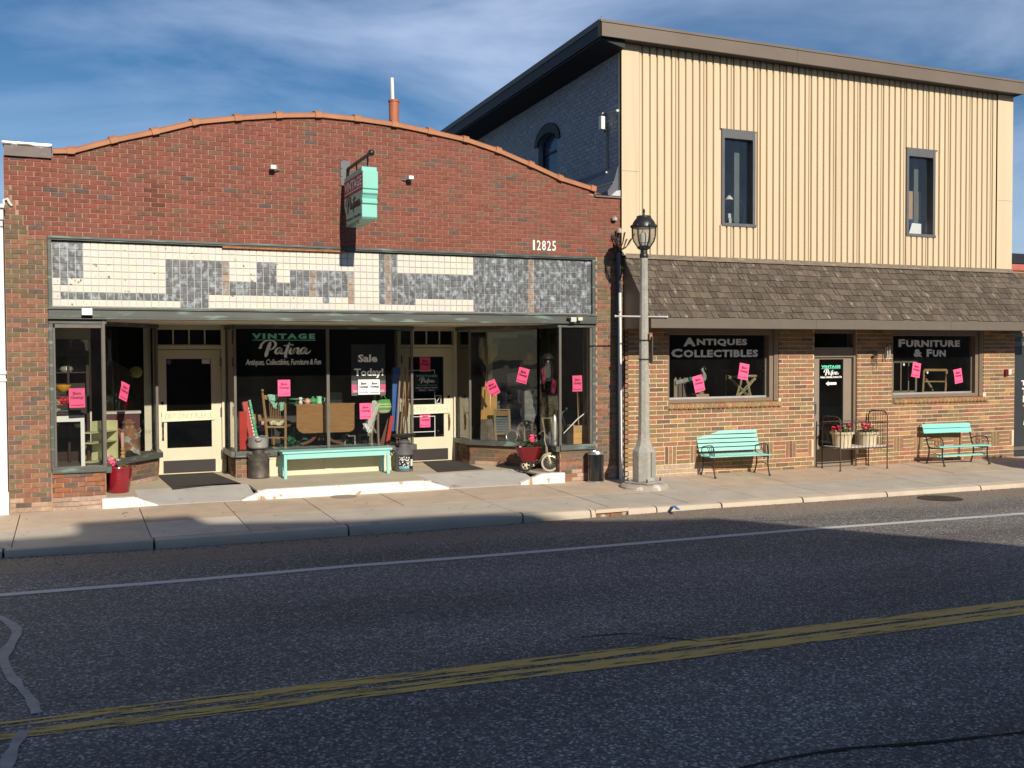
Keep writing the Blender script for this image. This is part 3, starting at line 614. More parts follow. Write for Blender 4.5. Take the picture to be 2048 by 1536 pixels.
def pal_ragged(x, z):
    r = random.random()
    if z < .12: return shade((.4, .3, .23), .25)
    if r < .4: return shade((.28, .11, .05), .15)
    if r < .7: return shade((.15, .11, .085), .2)
    return shade((.24, .115, .075), .15)
def pal_tan(x, z):
    r = random.random()
    if z < .09 and x < 11.2: return shade((.44, .34, .25), .15)
    if r < .40: return shade((.245, .167, .085), .12)
    if r < .68: return shade((.30, .166, .085), .12)
    if r < .84: return shade((.31, .14, .082), .12)
    if r < .94: return shade((.17, .108, .068), .12)
    return shade((.40, .24, .104), .1)
# ------------------------------------------------------------------ red brick shop
shop = thing('brick_shop', 'red brick antique shop with curved parapet and recessed double entrance', 'shop building')
PK = dict(parent=shop)
ARC = [(.038, 5.165), (.301, 5.185), (.876, 5.389), (1.454, 5.561), (2.028, 5.752), (2.656, 5.867), (3.282, 5.962), (3.896, 6.024), (4.528, 6.017), (5.146, 5.983), (5.766, 5.913), (6.387, 5.831), (6.98, 5.692), (7.59, 5.497), (8.15, 5.301), (8.804, 5.158)]
def arcz(x):
    if x < .02: return 5.06
    if x > 8.82: return 5.03
    for (a, za), (b, zb) in zip(ARC, ARC[1:]):
        if a <= x <= b: return za+(zb-za)*(x-a)/(b-a)-.035
    return 5.13
XL, XR = -.60, 9.425
# backing walls behind the bricks (the mortar)
poly = [(XL, 3.965), (XR, 3.965), (XR, 5.03), (8.82, 5.03)]+[(x, z-.035) for x, z in reversed(ARC)]+[(.02, 5.06), (XL, 5.06)]
m = MB(); m.prism(poly, 0, .34); m.box(XL, -.05, 0, .34, -.15, 3.965); m.box(8.85, XR, 0, .34, -.15, 3.965); m.build('mortar_wall', M_['mortar_red'], **PK)
B = Bricks().plane((0, 0, 0), (1, 0, 0), (0, -1, 0))
LB, HB = .209, .0695
def toothed(x0, x1, z0, z1, pal_in, edge):
    pass
# piers of older mixed brick; the newer red field is toothed into them higher up
nz_ = 57
for i in range(nz_):
    za = i*HB; zb = za+HB
    if za < 3.96:
        B.run(XL, -.05, za, zb, LB, HB, pal_old, first=i, rag=.002)
        if zb < 3.99: B.run(8.85, XR, za, zb, LB, HB, pal_old, first=i+1, rag=.0015)
z = 57*HB; k = 0
while z < 6.05:
    xo = XL if z > 4.62 else (XL+(.30 if k < 2 else .24 if k < 4 else .15 if k < 7 else .10 if k % 2 else .05))
    if xo > XL: B.run(XL, xo, z, z+HB, LB, HB, pal_old, first=k, rag=.002, clip=arcz)
    B.run(xo, XR, z, z+HB, LB, HB, pal_red, first=k, clip=arcz, j=.0105); z += HB; k += 1
# front bulkheads under the shop windows
B.run(-.045, .675, -.02, .535, .205, .0695, pal_ragged, rag=.006, d=.012, ends=False)
B.run(8.135, 8.84, -.03, .525, .209, .0695, pal_old, rag=.002, d=.008)
# angled bulkheads in the entrance
def angled(p, q, z0, z1, first=0):
    p = Vector((*p, 0)); q = Vector((*q, 0)); u = (q-p); L = u.length; u.normalize(); n = Vector((u.y, -u.x, 0))
    B.plane(p, u, n); B.run(0, L, z0, z1, .209, .0695, pal_old, first=first, d=.007)
    m = MB(); m.add([p+Vector((0, 0, z0-.03)), q+Vector((0, 0, z0-.03)), q+Vector((0, 0, z1)), p+Vector((0, 0, z1))], [(0, 1, 2, 3)])
    m.add([p-n*.1+Vector((0, 0, z0-.03)), q-n*.1+Vector((0, 0, z0-.03)), q-n*.1+Vector((0, 0, z1)), p-n*.1+Vector((0, 0, z1))], [(0, 1, 2, 3)])
    m.build('bulkhead', M_['mortar_red'], shop, fix=False)
FZ = .13                                       # entrance floor level
LBAY = [(.675, 0.0), (.675, .90), (1.56, 2.05), (1.56, 2.70)]
RBAY = [(7.21, 2.70), (7.21, 2.0), (8.15, .92), (8.135, 0.0)]
CBOX = [(2.80, 2.70), (2.80, 1.72), (5.96, 1.72), (5.96, 2.70)]
for a, b in zip(LBAY, LBAY[1:]): angled(a, b, FZ if a[1] > .5 else 0, .51)
for a, b in zip(RBAY, RBAY[1:]): angled(a, b, FZ if b[1] > .5 else 0, .51, 1)
angled(CBOX[0], CBOX[1], FZ, .49); angled(CBOX[2], CBOX[3], FZ, .49, 1)
angled((2.80, 1.722), (3.03, 1.722), FZ, .49, 1); angled((5.73, 1.722), (5.96, 1.722), FZ, .49)
m = MB(); m.box(-.05, .68, .002, .1, -.15, .54); m.box(8.13, 8.85, .002, .1, -.15, .53); islands(m, 'bulkhead', M_['mortar_red'], shop)
B.finish(shop)
# coping: salt-glazed terracotta lengths, each with a collar
def coping(p, q, collar=True):
    p = Vector((p[0], 0, p[1])); q = Vector((q[0], 0, q[1])); d = q-p; L = d.length; d.normalize(); n = Vector((-d.z, 0, d.x))
    sec = [(-.055, -.035), (-.06, .02), (-.03, .045), (.06, .062), (.17, .068), (.28, .062), (.37, .045), (.40, .02), (.395, -.035)]
    m = MB(); k = len(sec)
    def ring(t, s): return [p+d*t+n*(b*s if b > 0 else b*1.25 if s > 1 else b)+Vector((0, (a-.17)*(1+(s-1)*.25)+.17, 0)) for a, b in sec]
    def seg(t0, t1, s):
        m.add(ring(t0, s)+ring(t1, s), [(i, (i+1) % k, (i+1) % k+k, i+k) for i in range(k)]+[tuple(range(k)), tuple(range(2*k-1, k-1, -1))])
    seg(.004, L-.045 if collar else L, 1.0)
    if collar: seg(L-.07, L+.03, 1.38)
    m.build('coping_tile', M_['terracotta'], shop, smooth=True)
for a, b in zip(ARC, ARC[1:]): coping(a, b)
m = MB(); m.box(-.585, .025, -.055, .4, 5.06, 5.215); m.box(-.60, .03, -.07, .41, 5.215, 5.235)
m.build('end_cap', mat('cap_sheet', (.16, .13, .12), rough=.6, col2=(.70, .69, .66), thr=(.56, .60), s2=3.2, stretch=(1.2, 1, 3)), shop)
MB().box(-.605, .03, -.075, .42, 5.235, 5.255).build('end_cap', M_['alu'], shop)
m = MB(); m.box(8.83, 9.45, -.045, .36, 5.028, 5.055); m.box(8.815, 8.84, -.03, .34, 5.055, 5.16); m.build('end_cap', M_['brown_metal'], shop)
# sheet roof and side walls behind the parapet
m = MB(); m.box(XL, 9.34, .34, 18, 4.55, 4.66); m.build('roof', M_['roof_tar'], shop)
m = MB(); m.box(XL, XL+.2, .342, 18, -.2, 4.55); m.box(9.14, 9.34, .342, 18, -.2, 4.55); m.box(XL, 9.34, 17.8, 18, -.2, 4.55); m.build('side_wall', M_['mortar_red'], shop)
# transom of prism glass tiles
YT = .055
m = MB(); m.box(-.05, 8.85, -.012, .1, 3.905, 3.965); m.box(-.05, 8.85, -.03, .1, 3.925, 3.945)
m.box(-.05, 0, -.012, .1, .6, 3.905); m.box(8.785, 8.85, -.012, .1, .6, 3.905); m.box(-.058, -.05, -.02, .02, .6, 3.96); m.build('transom_frame', M_['green_metal'], shop, bevel=.004)
def Xp(px): return F(px, 560).x
PT = .1035; NCOL = 85; NROW = 9; ZT = 3.885
bare = []
def bz(p0, p1, r0, r1): bare.append((Xp(p0), Xp(p1), r0, r1))
bz(100, 165, 0, 4); bz(120, 135, 5, 5); bz(120, 200, 7, 7); bz(196, 333, 7, 7); bz(332, 418, 2, 7); bz(360, 418, 8, 8); bz(418, 460, 2, 6); bz(460, 519, 5, 6); bz(519, 560, 2, 6); bz(560, 588, 5, 6); bz(588, 706, 3, 6)
bz(642, 654, 7, 7); bz(694, 706, 7, 7); bz(756, 793, 0, 7); bz(793, 955, 3, 6); bz(793, 828, 7, 7); bz(953, 1190, 0, 6); bz(945, 1190, 7, 8); bz(706, 714, 0, 0)
TG, TG2, TW, TW2 = tile_mats()
tiles = []
rt = random.Random(5)
for r_ in range(NROW):
    for c_ in range(NCOL):
        x = .004+c_*PT; xc = x+PT/2; z = ZT-(r_+1)*PT
        isb = any(a-.01 < xc < b+.01 and r0 <= r_ <= r1 for a, b, r0, r1 in bare)
        tiles.append((x, z, isb))
tiles.sort(key=lambda t: (Vector((t[0], YT, t[1]))-CPOS).length)
tm = MB(); g = .0052
tm.add([(g, 0, g), (PT-g, 0, g), (PT-g, 0, PT-g), (g, 0, PT-g), (g, .012, g), (PT-g, .012, g), (PT-g, .012, PT-g), (g, .012, PT-g)], Bricks.FC)
mem = {}
for b, mm_ in ((0, TW), (1, TG)):
    me = bpy.data.meshes.new('glass_tile'); me.from_pydata(tm.v, [], tm.f); me.materials.append(mm_); mem[b] = me
rest = {0: MB(), 1: MB()}
for i, (x, z, b) in enumerate(tiles):
    k = rt.uniform(.75, 1.25)
    stud = b and any(abs(x+PT/2-Xp(p)) < PT*.5 for p in (450, 627, 703, 784, 1067))     # a stud shows through the glass
    c = (.30*k, .21*k, .15*k) if stud else (.105*k, .114*k, .125*k) if b else tuple(v*rt.uniform(.95, 1.03) for v in (.68, .645, .56))
    y = YT-.008+rt.uniform(-.002, .002)
    if i < 300: put('glass_tile', mem[b], shop, (x, y, z), None, 0, c)
    else: rest[b].add([(x+v[0], y+v[1], z+v[2]) for v in tm.v], tm.f, 0, c)
stuff(rest[0].build('painted_tiles', TW2, shop, fix=False)); stuff(rest[1].build('prism_tiles', TG2, shop, fix=False))
m = MB(); m.box(0, 8.785, YT+.004, YT+.012, 2.945, 3.9); m.build('lead_came', mat('came', (.47, .48, .47), rough=.5, var=.2), shop)
# torn strip of bare wood along the top of the transom
m = MB(); m.box(Xp(446), Xp(690), -.006, .05, 3.878, 3.903); m.build('bare_strip', mat('bare_wood', (.38, .15, .06), rough=.9, var=.4, scale=14), shop)
# beam over the entrance
m = MB(); m.box(-.055, 8.853, -.05, .12, 2.79, 2.905); m.box(-.06, 8.856, -.075, .12, 2.905, 2.935); m.box(-.06, 8.856, -.075, .12, 2.765, 2.79); m.build('entrance_beam', M_['green_metal'], shop, bevel=.006)
m = MB(); m.box(0, 8.8, .12, 2.74, 2.765, 2.80); m.build('soffit', M_['cream_old'], shop)
# interior of the shop: a deep dark room
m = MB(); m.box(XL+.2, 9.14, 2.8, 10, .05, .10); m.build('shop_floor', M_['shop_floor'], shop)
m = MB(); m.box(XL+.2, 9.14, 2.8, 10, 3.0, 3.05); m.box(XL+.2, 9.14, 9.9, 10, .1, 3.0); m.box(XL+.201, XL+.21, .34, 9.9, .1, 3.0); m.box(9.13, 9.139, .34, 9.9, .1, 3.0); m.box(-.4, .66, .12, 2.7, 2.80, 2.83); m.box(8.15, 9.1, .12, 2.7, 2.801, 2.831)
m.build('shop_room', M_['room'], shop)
# entrance floor, two grey ramps
m = MB(); m.box(.6, 8.2, .86, 2.78, .1005, FZ)
for a, b in ((.66, 1.12), (2.86, 5.72), (7.72, 8.14)): m.box(a, b, -.03, .86, .1, FZ)
m.build('entrance_floor', M_['floor_tan'], shop)
for a, b in ((1.12, 2.86), (5.72, 7.72)):
    m = MB(); vs = [(a, .86, FZ), (b, .86, FZ), (b, -.05, gz(b, 0)+.006), (a, -.05, gz(a, 0)+.006), (a, .86, 0), (b, .86, 0), (b, -.05, -.1), (a, -.05, -.1)]
    m.add(vs, [(0, 1, 2, 3), (4, 7, 6, 5), (0, 4, 5, 1), (1, 5, 6, 2), (2, 6, 7, 3), (3, 7, 4, 0)]); m.build('entrance_ramp', M_['ramp_grey'], shop)
# white painted step edges with sloping ends
for lab, a, b, fl, fr in (('left', .62, 1.40, 0, .34), ('middle', 2.62, 6.02, .36, .42), ('right', 7.34, 8.20, .42, 0)):
    m = MB(); po = [(a, -.06), (a, FZ+.008 if not fl else 0.0)]
    if fl: po += [(a+fl, FZ+.008)]
    if fr: po += [(b-fr, FZ+.008), (b, 0.0)]
    else: po += [(b, FZ+.008)]
    po += [(b, -.06)]
    m.prism(po, -.07, .06); o = m.build('step_edge', M_['white_worn'], shop, bevel=.012)
# ---- window frames, sills, panes
def pane(p, q, z0, z1, mats=GLASS):
    p = Vector((*p, 0)); q = Vector((*q, 0)); u = (q-p).normalized(); n = Vector((u.y, -u.x, 0))*.003
    m = MB(); vs = [v+w+Vector((0, 0, z)) for z in (z0, z1) for w in (n, -n) for v in (p, q)]
    m.add(vs, [(0, 1, 5, 4), (3, 2, 6, 7), (4, 5, 7, 6), (2, 3, 1, 0), (0, 4, 6, 2), (1, 3, 7, 5)])
    return m.build('window_pane', mats, shop)
def frame_run(pts, zs0, zs1, ztop, w=.045, m_=None):
    m_ = m_ or M_['green_metal']; m = MB()
    for p, q in zip(pts, pts[1:]):
        u = (Vector((*q, 0))-Vector((*p, 0))).normalized(); n = Vector((u.y, -u.x, 0)); e = u*.02
        a = Vector((*p, (zs0+zs1)/2))-e+n*.01; b = Vector((*q, (zs0+zs1)/2))+e+n*.01
        m.bar(a, b, .15, zs1-zs0)
        a.z = b.z = ztop+.03; mh = MB(); mh.bar(a, b, .07, .06); mh.build('window_head', m_, shop, bevel=.005)
    islands(m, 'window_sill', m_, shop, bevel=.005)
    m = MB()
    for p in pts: m.box(p[0]-w/2, p[0]+w/2, p[1]-w/2, p[1]+w/2, zs1, ztop+.06)
    islands(m, 'window_post', M_['grey_metal'], shop, bevel=.004)
frame_run([(-.02, .03), (.665, .03)], .535, .62, 2.70); frame_run(LBAY[1:], .51, .60, 2.70)
frame_run([(8.145, .03), (8.80, .03)], .525, .62, 2.70); frame_run(RBAY[:3], .51, .60, 2.70)
frame_run([RBAY[2], RBAY[3]], .51, .60, 2.70); frame_run([LBAY[0], LBAY[1]], .51, .60, 2.70)
frame_run([CBOX[0], CBOX[1], CBOX[2], CBOX[3]], .49, .585, 2.69)
m = MB(); m.box(4.375, 4.43, 1.69, 1.75, .585, 2.69); m.build('window_post', M_['grey_metal'], shop, bevel=.004)
m = MB(); m.box(-.02, .665, 0, .06, 2.64, 2.765); m.box(8.145, 8.8, 0, .06, 2.70, 2.765); m.box(8.735, 8.785, 0, .07, .62, 2.7); m.box(0, .03, 0, .07, .62, 2.7); islands(m, 'window_head', M_['grey_metal'], shop, bevel=.004)
pane((.0, .03), (.665, .03), .62, 2.70); pane(LBAY[0], LBAY[1], .6, 2.7); pane(LBAY[1], LBAY[2], .6, 2.7); pane(LBAY[2], LBAY[3], .6, 2.7)
pane((8.145, .03), (8.78, .03), .62, 2.70); pane(RBAY[2], RBAY[3], .6, 2.7); pane(RBAY[1], RBAY[2], .6, 2.7); pane(RBAY[0], RBAY[1], .6, 2.7)
pane(CBOX[0], CBOX[1], .585, 2.69); CP1 = pane(CBOX[1], (4.38, 1.72), .585, 2.69); CP2 = pane((4.425, 1.72), CBOX[2], .585, 2.69); pane(CBOX[2], CBOX[3], .585, 2.69)
# display platforms
m = MB(); m.prism([(-.4, .1)]+[(.665, .1)]+LBAY[1:]+[(-.4, 2.7)], .54, .575, 'z'); m.build('display_floor', M_['grey_wood'], shop)
m = MB(); m.prism([RBAY[0], RBAY[1], RBAY[2], (8.13, .1), (9.1, .1), (9.1, 2.7)], .54, .575, 'z'); m.build('display_floor', mat('grey_paint', (.12, .13, .12), rough=.6), shop)
m = MB(); m.prism([(2.82, 1.75), (5.94, 1.75), (5.94, 3.6), (2.82, 3.6)], .52, .56, 'z'); m.build('display_floor', mat('grey_paint', (.12, .13, .12)), shop)
# cream panelled base under the middle window
m = MB(); m.box(3.03, 5.73, 1.72, 1.8, FZ, .49); m.box(3.03, 5.73, 1.70, 1.72, FZ, .185); m.box(3.03, 5.73, 1.705, 1.72, .43, .49)
for a, b in ((3.03, 3.16), (4.33, 4.47), (5.60, 5.73)): m.box(a, b, 1.702, 1.72, .185, .43)
for x in (3.55, 3.95, 4.85, 5.25): m.box(x-.004, x+.004, 1.715, 1.72, .21, .43)
m.build('base_panel', M_['cream'], shop, bevel=.003)
# inner frames behind the side bays
m = MB()
m.box(.40, .55, 2.72, 2.8, .56, 2.72); m.box(-.4, .40, 2.72, 2.8, 2.52, 2.72); m.box(1.40, 1.52, 2.74, 2.8, .13, 2.72)
islands(m, 'inner_frame', M_['cream_old'], shop, bevel=.004)
m = MB(); m.box(7.90, 8.02, 2.8, 2.88, .56, 2.74); m.box(8.02, 9.1, 2.8, 2.88, 2.56, 2.74); m.box(7.24, 7.9, 2.8, 2.88, 2.68, 2.74); islands(m, 'inner_frame', M_['cream'], shop, bevel=.004)
# ---- doors
def shop_door(x0, x1, zb, zt, gx0, gx1, gz0, gz1, zr0, zr1, hand, hx):
    y = 2.70
    m = MB(); m.box(x0-.075, x0-.005, y-.03, y+.1, FZ, 2.765); m.box(x1+.005, x1+.075, y-.03, y+.1, FZ, 2.765); m.box(x0-.005, x1+.005, y-.03, y+.1, zt+.01, 2.415); m.box(x0-.005, x1+.005, y-.03, y+.1, 2.70, 2.765)
    m.build('door_frame', M_['cream'], shop, bevel=.004)
    d = MB(); y0, y1 = y+.02, y+.065
    d.box(x0, gx0, y0, y1, zb, zt); d.box(gx1, x1, y0, y1, zb, zt); d.box(gx0, gx1, y0, y1, zb, gz0); d.box(gx0, gx1, y0, y1, gz1, zt); d.box(gx0, gx1, y0, y1, zr0, zr1)
    door = d.build('door', M_['cream'], shop, bevel=.003)
    for a, b in ((gz0, zr0), (zr1, gz1)):
        MB().box(gx0, gx1, y+.035, y+.042, a, b).build('door_pane', GLASS, door)
    MB().box(x0+.075, x1-.11, y+.012, y+.02, zb+.02, zb+.24).build('kick_plate', mat('kick', (.035, .028, .028), rough=.45), door)
    k = MB(); k.box(hx-.022, hx+.022, y+.005, y+.02, 1.165, 1.23); k.box(hx-.02, hx+.02, y+.005, y+.02, .98, 1.06); k.box(hx-.017, hx+.017, y+.005, y+.02, .74, .79)
    k.tube([(hx, y+.01, 1.02), (hx, y-.035, 1.0), (hx, y-.045, .9), (hx, y-.03, .8), (hx, y+.01, .765)], [.012, .011, .013, .010, .012]); k.build('handle', M_['brass' if hand > 0 else 'iron'], door, smooth=True)
    k = MB(); k.lathe([(.028, 0), (.028, .015), (.001, .018)], 14, (hx, y+.02, 1.40), 0, Matrix.Rotation(R(90), 3, 'X')); k.build('lock', M_['black_metal'], door, smooth=True)
    k = MB(); ex = x1-.004 if hand < 0 else x0+.004
    for zz in (zb+.25, 1.15, zt-.3): k.box(ex-.012, ex+.012, y-.036, y-.03, zz, zz+.16)
    k.build('hinge', M_['iron'], door)
    t = MB(); t.box(x0, x1, y+.03, y+.06, 2.415, 2.43); t.box(x0, x1, y+.03, y+.06, 2.69, 2.70); n = 4
    for i in range(1, n): xx = x0+(x1-x0)*i/n; t.box(xx-.012, xx+.012, y+.03, y+.06, 2.43, 2.69)
    tr = t.build('transom_light', M_['cream'], shop)
    for i in range(n):
        a = x0+(x1-x0)*i/n; MB().box(a+.013, a+(x1-x0)/n-.013, y+.04, y+.047, 2.432, 2.688).build('transom_pane', GLASS, tr)
    return door
D1 = shop_door(1.625, 2.70, FZ+.01, 2.335, 1.77, 2.53, .60, 2.175, 1.075, 1.255, -1, 1.70)
D2 = shop_door(6.06, 7.13, FZ+.02, 2.36, 6.22, 6.94, .62, 2.19, 1.08, 1.26, 1, 7.04)
# right door: glass stickers
# ------------------------------------------------------------------ tan brick and cream metal building
tan = thing('tan_shop', 'two storey shop with cream metal siding above tan brick front', 'shop building')
XA, XB, XE = 9.43, 19.33, 19.14
W1 = (10.37, 12.90, 1.305, 2.72); DR = (13.765, 14.865, -.3, 2.72); W2 = (15.79, 18.38, 1.285, 2.72)
m = MB()
for x0, x1, z0, z1 in ((XA, W1[0], -.3, 2.72), (W1[0], W1[1], -.3, 1.19), (W1[1], DR[0], -.3, 2.72), (DR[1], W2[0], -.3, 2.72), (W2[0], W2[1], -.3, 1.17), (W2[1], XB, -.3, 2.72)):
    m.box(x0, x1, 0, .3, z0, z1)
m.box(W1[0], W1[1], .05, .3, 1.19, 1.305); m.box(W2[0], W2[1], .05, .3, 1.17, 1.285)
m.build('mortar_wall', M_['mortar_tan'], tan)
BT = Bricks().plane((0, 0, 0), (1, 0, 0), (0, -1, 0))
HT, LT = .0845, .302
SK = [W1, DR, W2, (10.35, 12.965, 1.185, 1.31), (15.83, 18.48, 1.175, 1.29)]
BT.run(XA+.01, XB, -.085, .0845*2, LT, HT, pal_tan, j=.0165, skip=SK, rag=.0015)
BT.run(XA+.01, XB, .0845*6, .0845*32, LT, HT, pal_tan, j=.0165, skip=SK, rag=.0008)
# basket-weave band: three upright bricks, then four stacked flat
x = XA+.01; z0, z1 = .0845*2, .0845*6; k = 0
while x < XB-.1:
    if k % 2 == 0:
        w = LT
        if not (x+w > DR[0] and x < DR[1]):
            for i in range(4): BT.put(x+.008, min(x+w, XB)-.008, z0+i*HT+.008, z0+(i+1)*HT-.008, pal_tan(x, .3), rag=.001)
    else:
        w = .0845*3
        for i in range(3):
            a = x+i*.0845
            if a+.08 < XB and not (a+.08 > DR[0] and a < DR[1]): BT.put(a+.008, a+.0845-.008, z0+.008, z1-.008, pal_tan(a, .3), rag=.001)
    x += w; k += 1
BT.finish(tan)
# sloping sills of rounded bricks set on edge
sp = [(.06, -.13), (-.03, -.128), (-.052, -.115), (-.062, -.085), (-.055, -.052), (-.035, -.03), (.06, -.004)]
m = MB(); m.prism(sp, 0, .092, 'x'); me0 = None; m1 = MB()
for xa, xb, zt in ((10.36, 12.955, 1.312), (15.845, 18.475, 1.288)):
    n = 24; w = (xb-xa)/n
    for i in range(n):
        if me0 is None:
            o = m.build('sill_brick', M_['brick_one'], tan, smooth=True, bevel=.004); me0 = o.data
        else:
            o = put('sill_brick', me0, tan, None, None, .004)
        o.location = (xa+i*w+.007, 0, zt+random.uniform(-.003, .003)); o.color = (*shade(random.choice([(.35, .16, .085), (.36, .24, .10), (.33, .19, .09), (.30, .2, .10)]), .1), 1)
    m1.prism([(.06, -.125), (-.022, -.12), (-.05, -.085), (-.03, -.038), (.06, -.012)], xa, xb, 'x', M=Matrix.Translation((0, 0, zt)))
m1.build('sill_mortar', M_['mortar_tan'], tan)
# windows of the lower front
def low_window(x0, x1, z0, z1, gx1, name):
    YG = .15; m = MB(); f = M_['brown_frame']
    m.box(x0, x0+.03, .0, .2, z0, z1); m.box(x1-.20, x1, .03, .2, z0, z1); m.box(x0+.03, x1-.2, .02, .2, z0, z0+.065); m.box(x0+.03, x1-.2, .02, .2, z1-.12, z1)
    m.box(x1-.11, x1-.01, -.004, .03, z0, z1); m.box(x1-.07, x1-.035, -.014, -.004, z0+.06, z1)
    w = m.build('window_frame', f, tan, bevel=.004)
    MB().box(x0+.03, x1-.2, YG-.03, YG+.02, z0+.065, z0+.10).build('bottom_rail', M_['alu'], w)
    MB().box(x1-.235, x1-.2, YG-.03, YG+.02, z0+.1, z1-.12).build('side_rail', M_['grey_metal'], w)
    MB().box(x0+.03, x1-.2, YG-.003, YG+.003, z0+.1, z1-.12).build('window_pane', GLASS, w)
    return w
LW1 = low_window(*W1[:3], 2.70, 0, 'a'); LW2 = low_window(*W2[:3], 2.70, 0, 'b')
# door of the lower front
m = MB(); f = M_['brown_frame']; y = .10
m.box(DR[0], DR[0]+.05, y-.06, y+.1, -.1, 2.70); m.box(DR[1]-.05, DR[1], y-.06, y+.1, -.1, 2.70); m.box(DR[0]+.05, DR[1]-.05, y-.05, y+.1, 2.14, 2.34); m.box(DR[0]+.05, DR[1]-.05, y-.05, y+.1, 2.62, 2.70); m.box(DR[0], DR[1], y-.06, .3, -.12, -.058)
dfr = m.build('door_frame', f, tan, bevel=.004)
MB().box(DR[0]+.05, DR[1]-.05, y, y+.006, 2.34, 2.62).build('transom_pane', GLASS, dfr)
m = MB(); a, b = DR[0]+.055, DR[1]-.055; g0, g1 = 13.985, 14.60
m.box(a, g0, y, y+.05, -.055, 2.135); m.box(g1, b, y, y+.05, -.055, 2.135); m.box(g0, g1, y, y+.05, -.055, .35); m.box(g0, g1, y, y+.05, 2.10, 2.135)
d3 = m.build('door', mat('bronze_alu', (.26, .215, .17), rough=.45, var=.05), tan, bevel=.003)
MB().box(g0, g1, y+.022, y+.028, .35, 2.10).build('door_pane', GLASS, d3)
k = MB(); k.box(13.865, 13.90, y-.012, y, .98, 1.25); k.tube([(13.883, y-.005, 1.22), (13.883, y-.05, 1.19), (13.883, y-.05, 1.04), (13.883, y-.005, 1.01)], .011); k.build('handle', M_['steel'], d3, smooth=True)
# dark rooms behind the lower windows
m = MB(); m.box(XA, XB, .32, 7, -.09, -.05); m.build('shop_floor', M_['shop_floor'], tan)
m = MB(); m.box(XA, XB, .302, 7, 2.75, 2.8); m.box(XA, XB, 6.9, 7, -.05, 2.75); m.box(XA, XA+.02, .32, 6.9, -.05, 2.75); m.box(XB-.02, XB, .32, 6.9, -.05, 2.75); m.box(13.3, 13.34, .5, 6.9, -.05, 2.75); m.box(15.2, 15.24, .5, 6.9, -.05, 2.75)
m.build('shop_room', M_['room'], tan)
m = MB(); m.box(W1[0]-.1, W1[1]+.1, .302, .85, 1.25, 1.30); m.box(W2[0]-.1, W2[1]+.1, .302, .85, 1.23, 1.28); m.build('display_shelf', M_['grey_wood'], tan)
# upper storey: cream ribbed sheets
ZS0, ZS1 = 4.03, 7.90
U1 = (11.55, 12.295, 4.655, 6.465); U2 = (16.135, 16.90, 4.655, 6.465)
m = MB(); hx = [9.40, U1[0], U1[1], U2[0], U2[1], 19.10]
for i in range(0, 5, 2): m.box(hx[i], hx[i+1], 0, .2, 3.0, 7.95)
for u in (U1, U2): m.box(u[0], u[1], 0, .2, 3.0, u[2]); m.box(u[0], u[1], 0, .2, u[3], 7.95)
m.build('siding_backing', M_['siding'], tan)
def rib_panel(xs, xe):
    m = MB(); p = (xe-xs)/4
    for i in range(4):
        a = xs+i*p; lo, hi = a+.030, a+p-.012
        pieces = [(lo, hi)]
        if i == 3: pieces = [(lo, a+p-.058), (a+p-.04, hi)]     # lap of the next sheet
        for l_, h_ in pieces:
            spans = [(ZS0, ZS1-.03)]
            for u in (U1, U2):
                if h_ > u[0] and l_ < u[1]:
                    if l_ < u[0]-.02 or h_ > u[1]+.02:
                        pass
                    spans = [(ZS0, u[2]), (u[3], ZS1-.03)]
                    l2, h2 = l_, h_
            for z0, z1 in spans:
                m.prism([(l_-.006, .001), (l_, -.044), (h_, -.044), (h_+.006, .001)], z0, z1, 'z')
    islands(m, 'siding_rib', M_['siding'], tan) if any(xe > u[0] and xs < u[1] for u in (U1, U2)) else m.build('siding_panel', M_['siding'], tan)
x = 9.943-.614
while x < 18.66:
    xs, xe = x, x+.6140
    if xs < 9.72:
        m = MB(); p = .1535
        for i in range(4):
            a = xs+i*p; lo, hi = max(a+.024, 9.735), a+p-.012
            if hi-lo > .02: m.prism([(lo-.006, .001), (lo, -.044), (hi, -.044), (hi+.006, .001)], ZS0, ZS1-.03, 'z')
        m.build('siding_panel', M_['siding'], tan)
    elif xe > 18.67:
        m = MB(); p = .1535
        for i in range(4):
            a = xs+i*p; lo, hi = a+.024, min(a+p-.012, 18.655)
            if hi-lo > .03: m.prism([(lo-.006, .001), (lo, -.044), (hi, -.044), (hi+.006, .001)], ZS0, ZS1-.03, 'z')
        m.build('siding_panel', M_['siding'], tan)
    else: rib_panel(xs, xe)
    x += .614
for a, b in ((9.355, 9.72), (18.675, XE)):
    for z0, z1 in ((4.0 if a < 10 else 4.02, 5.52), (5.524, 7.94)):
        m = MB(); m.box(a, b, -.062, .0, z0, z1); m.box(a, a+.004, -.062, .06, z0, z1); m.build('corner_trim', M_['siding'], tan, bevel=.004)
MB().box(9.72, 18.675, -.028, 0, 7.875, 7.93).build('head_trim', M_['siding'], tan)
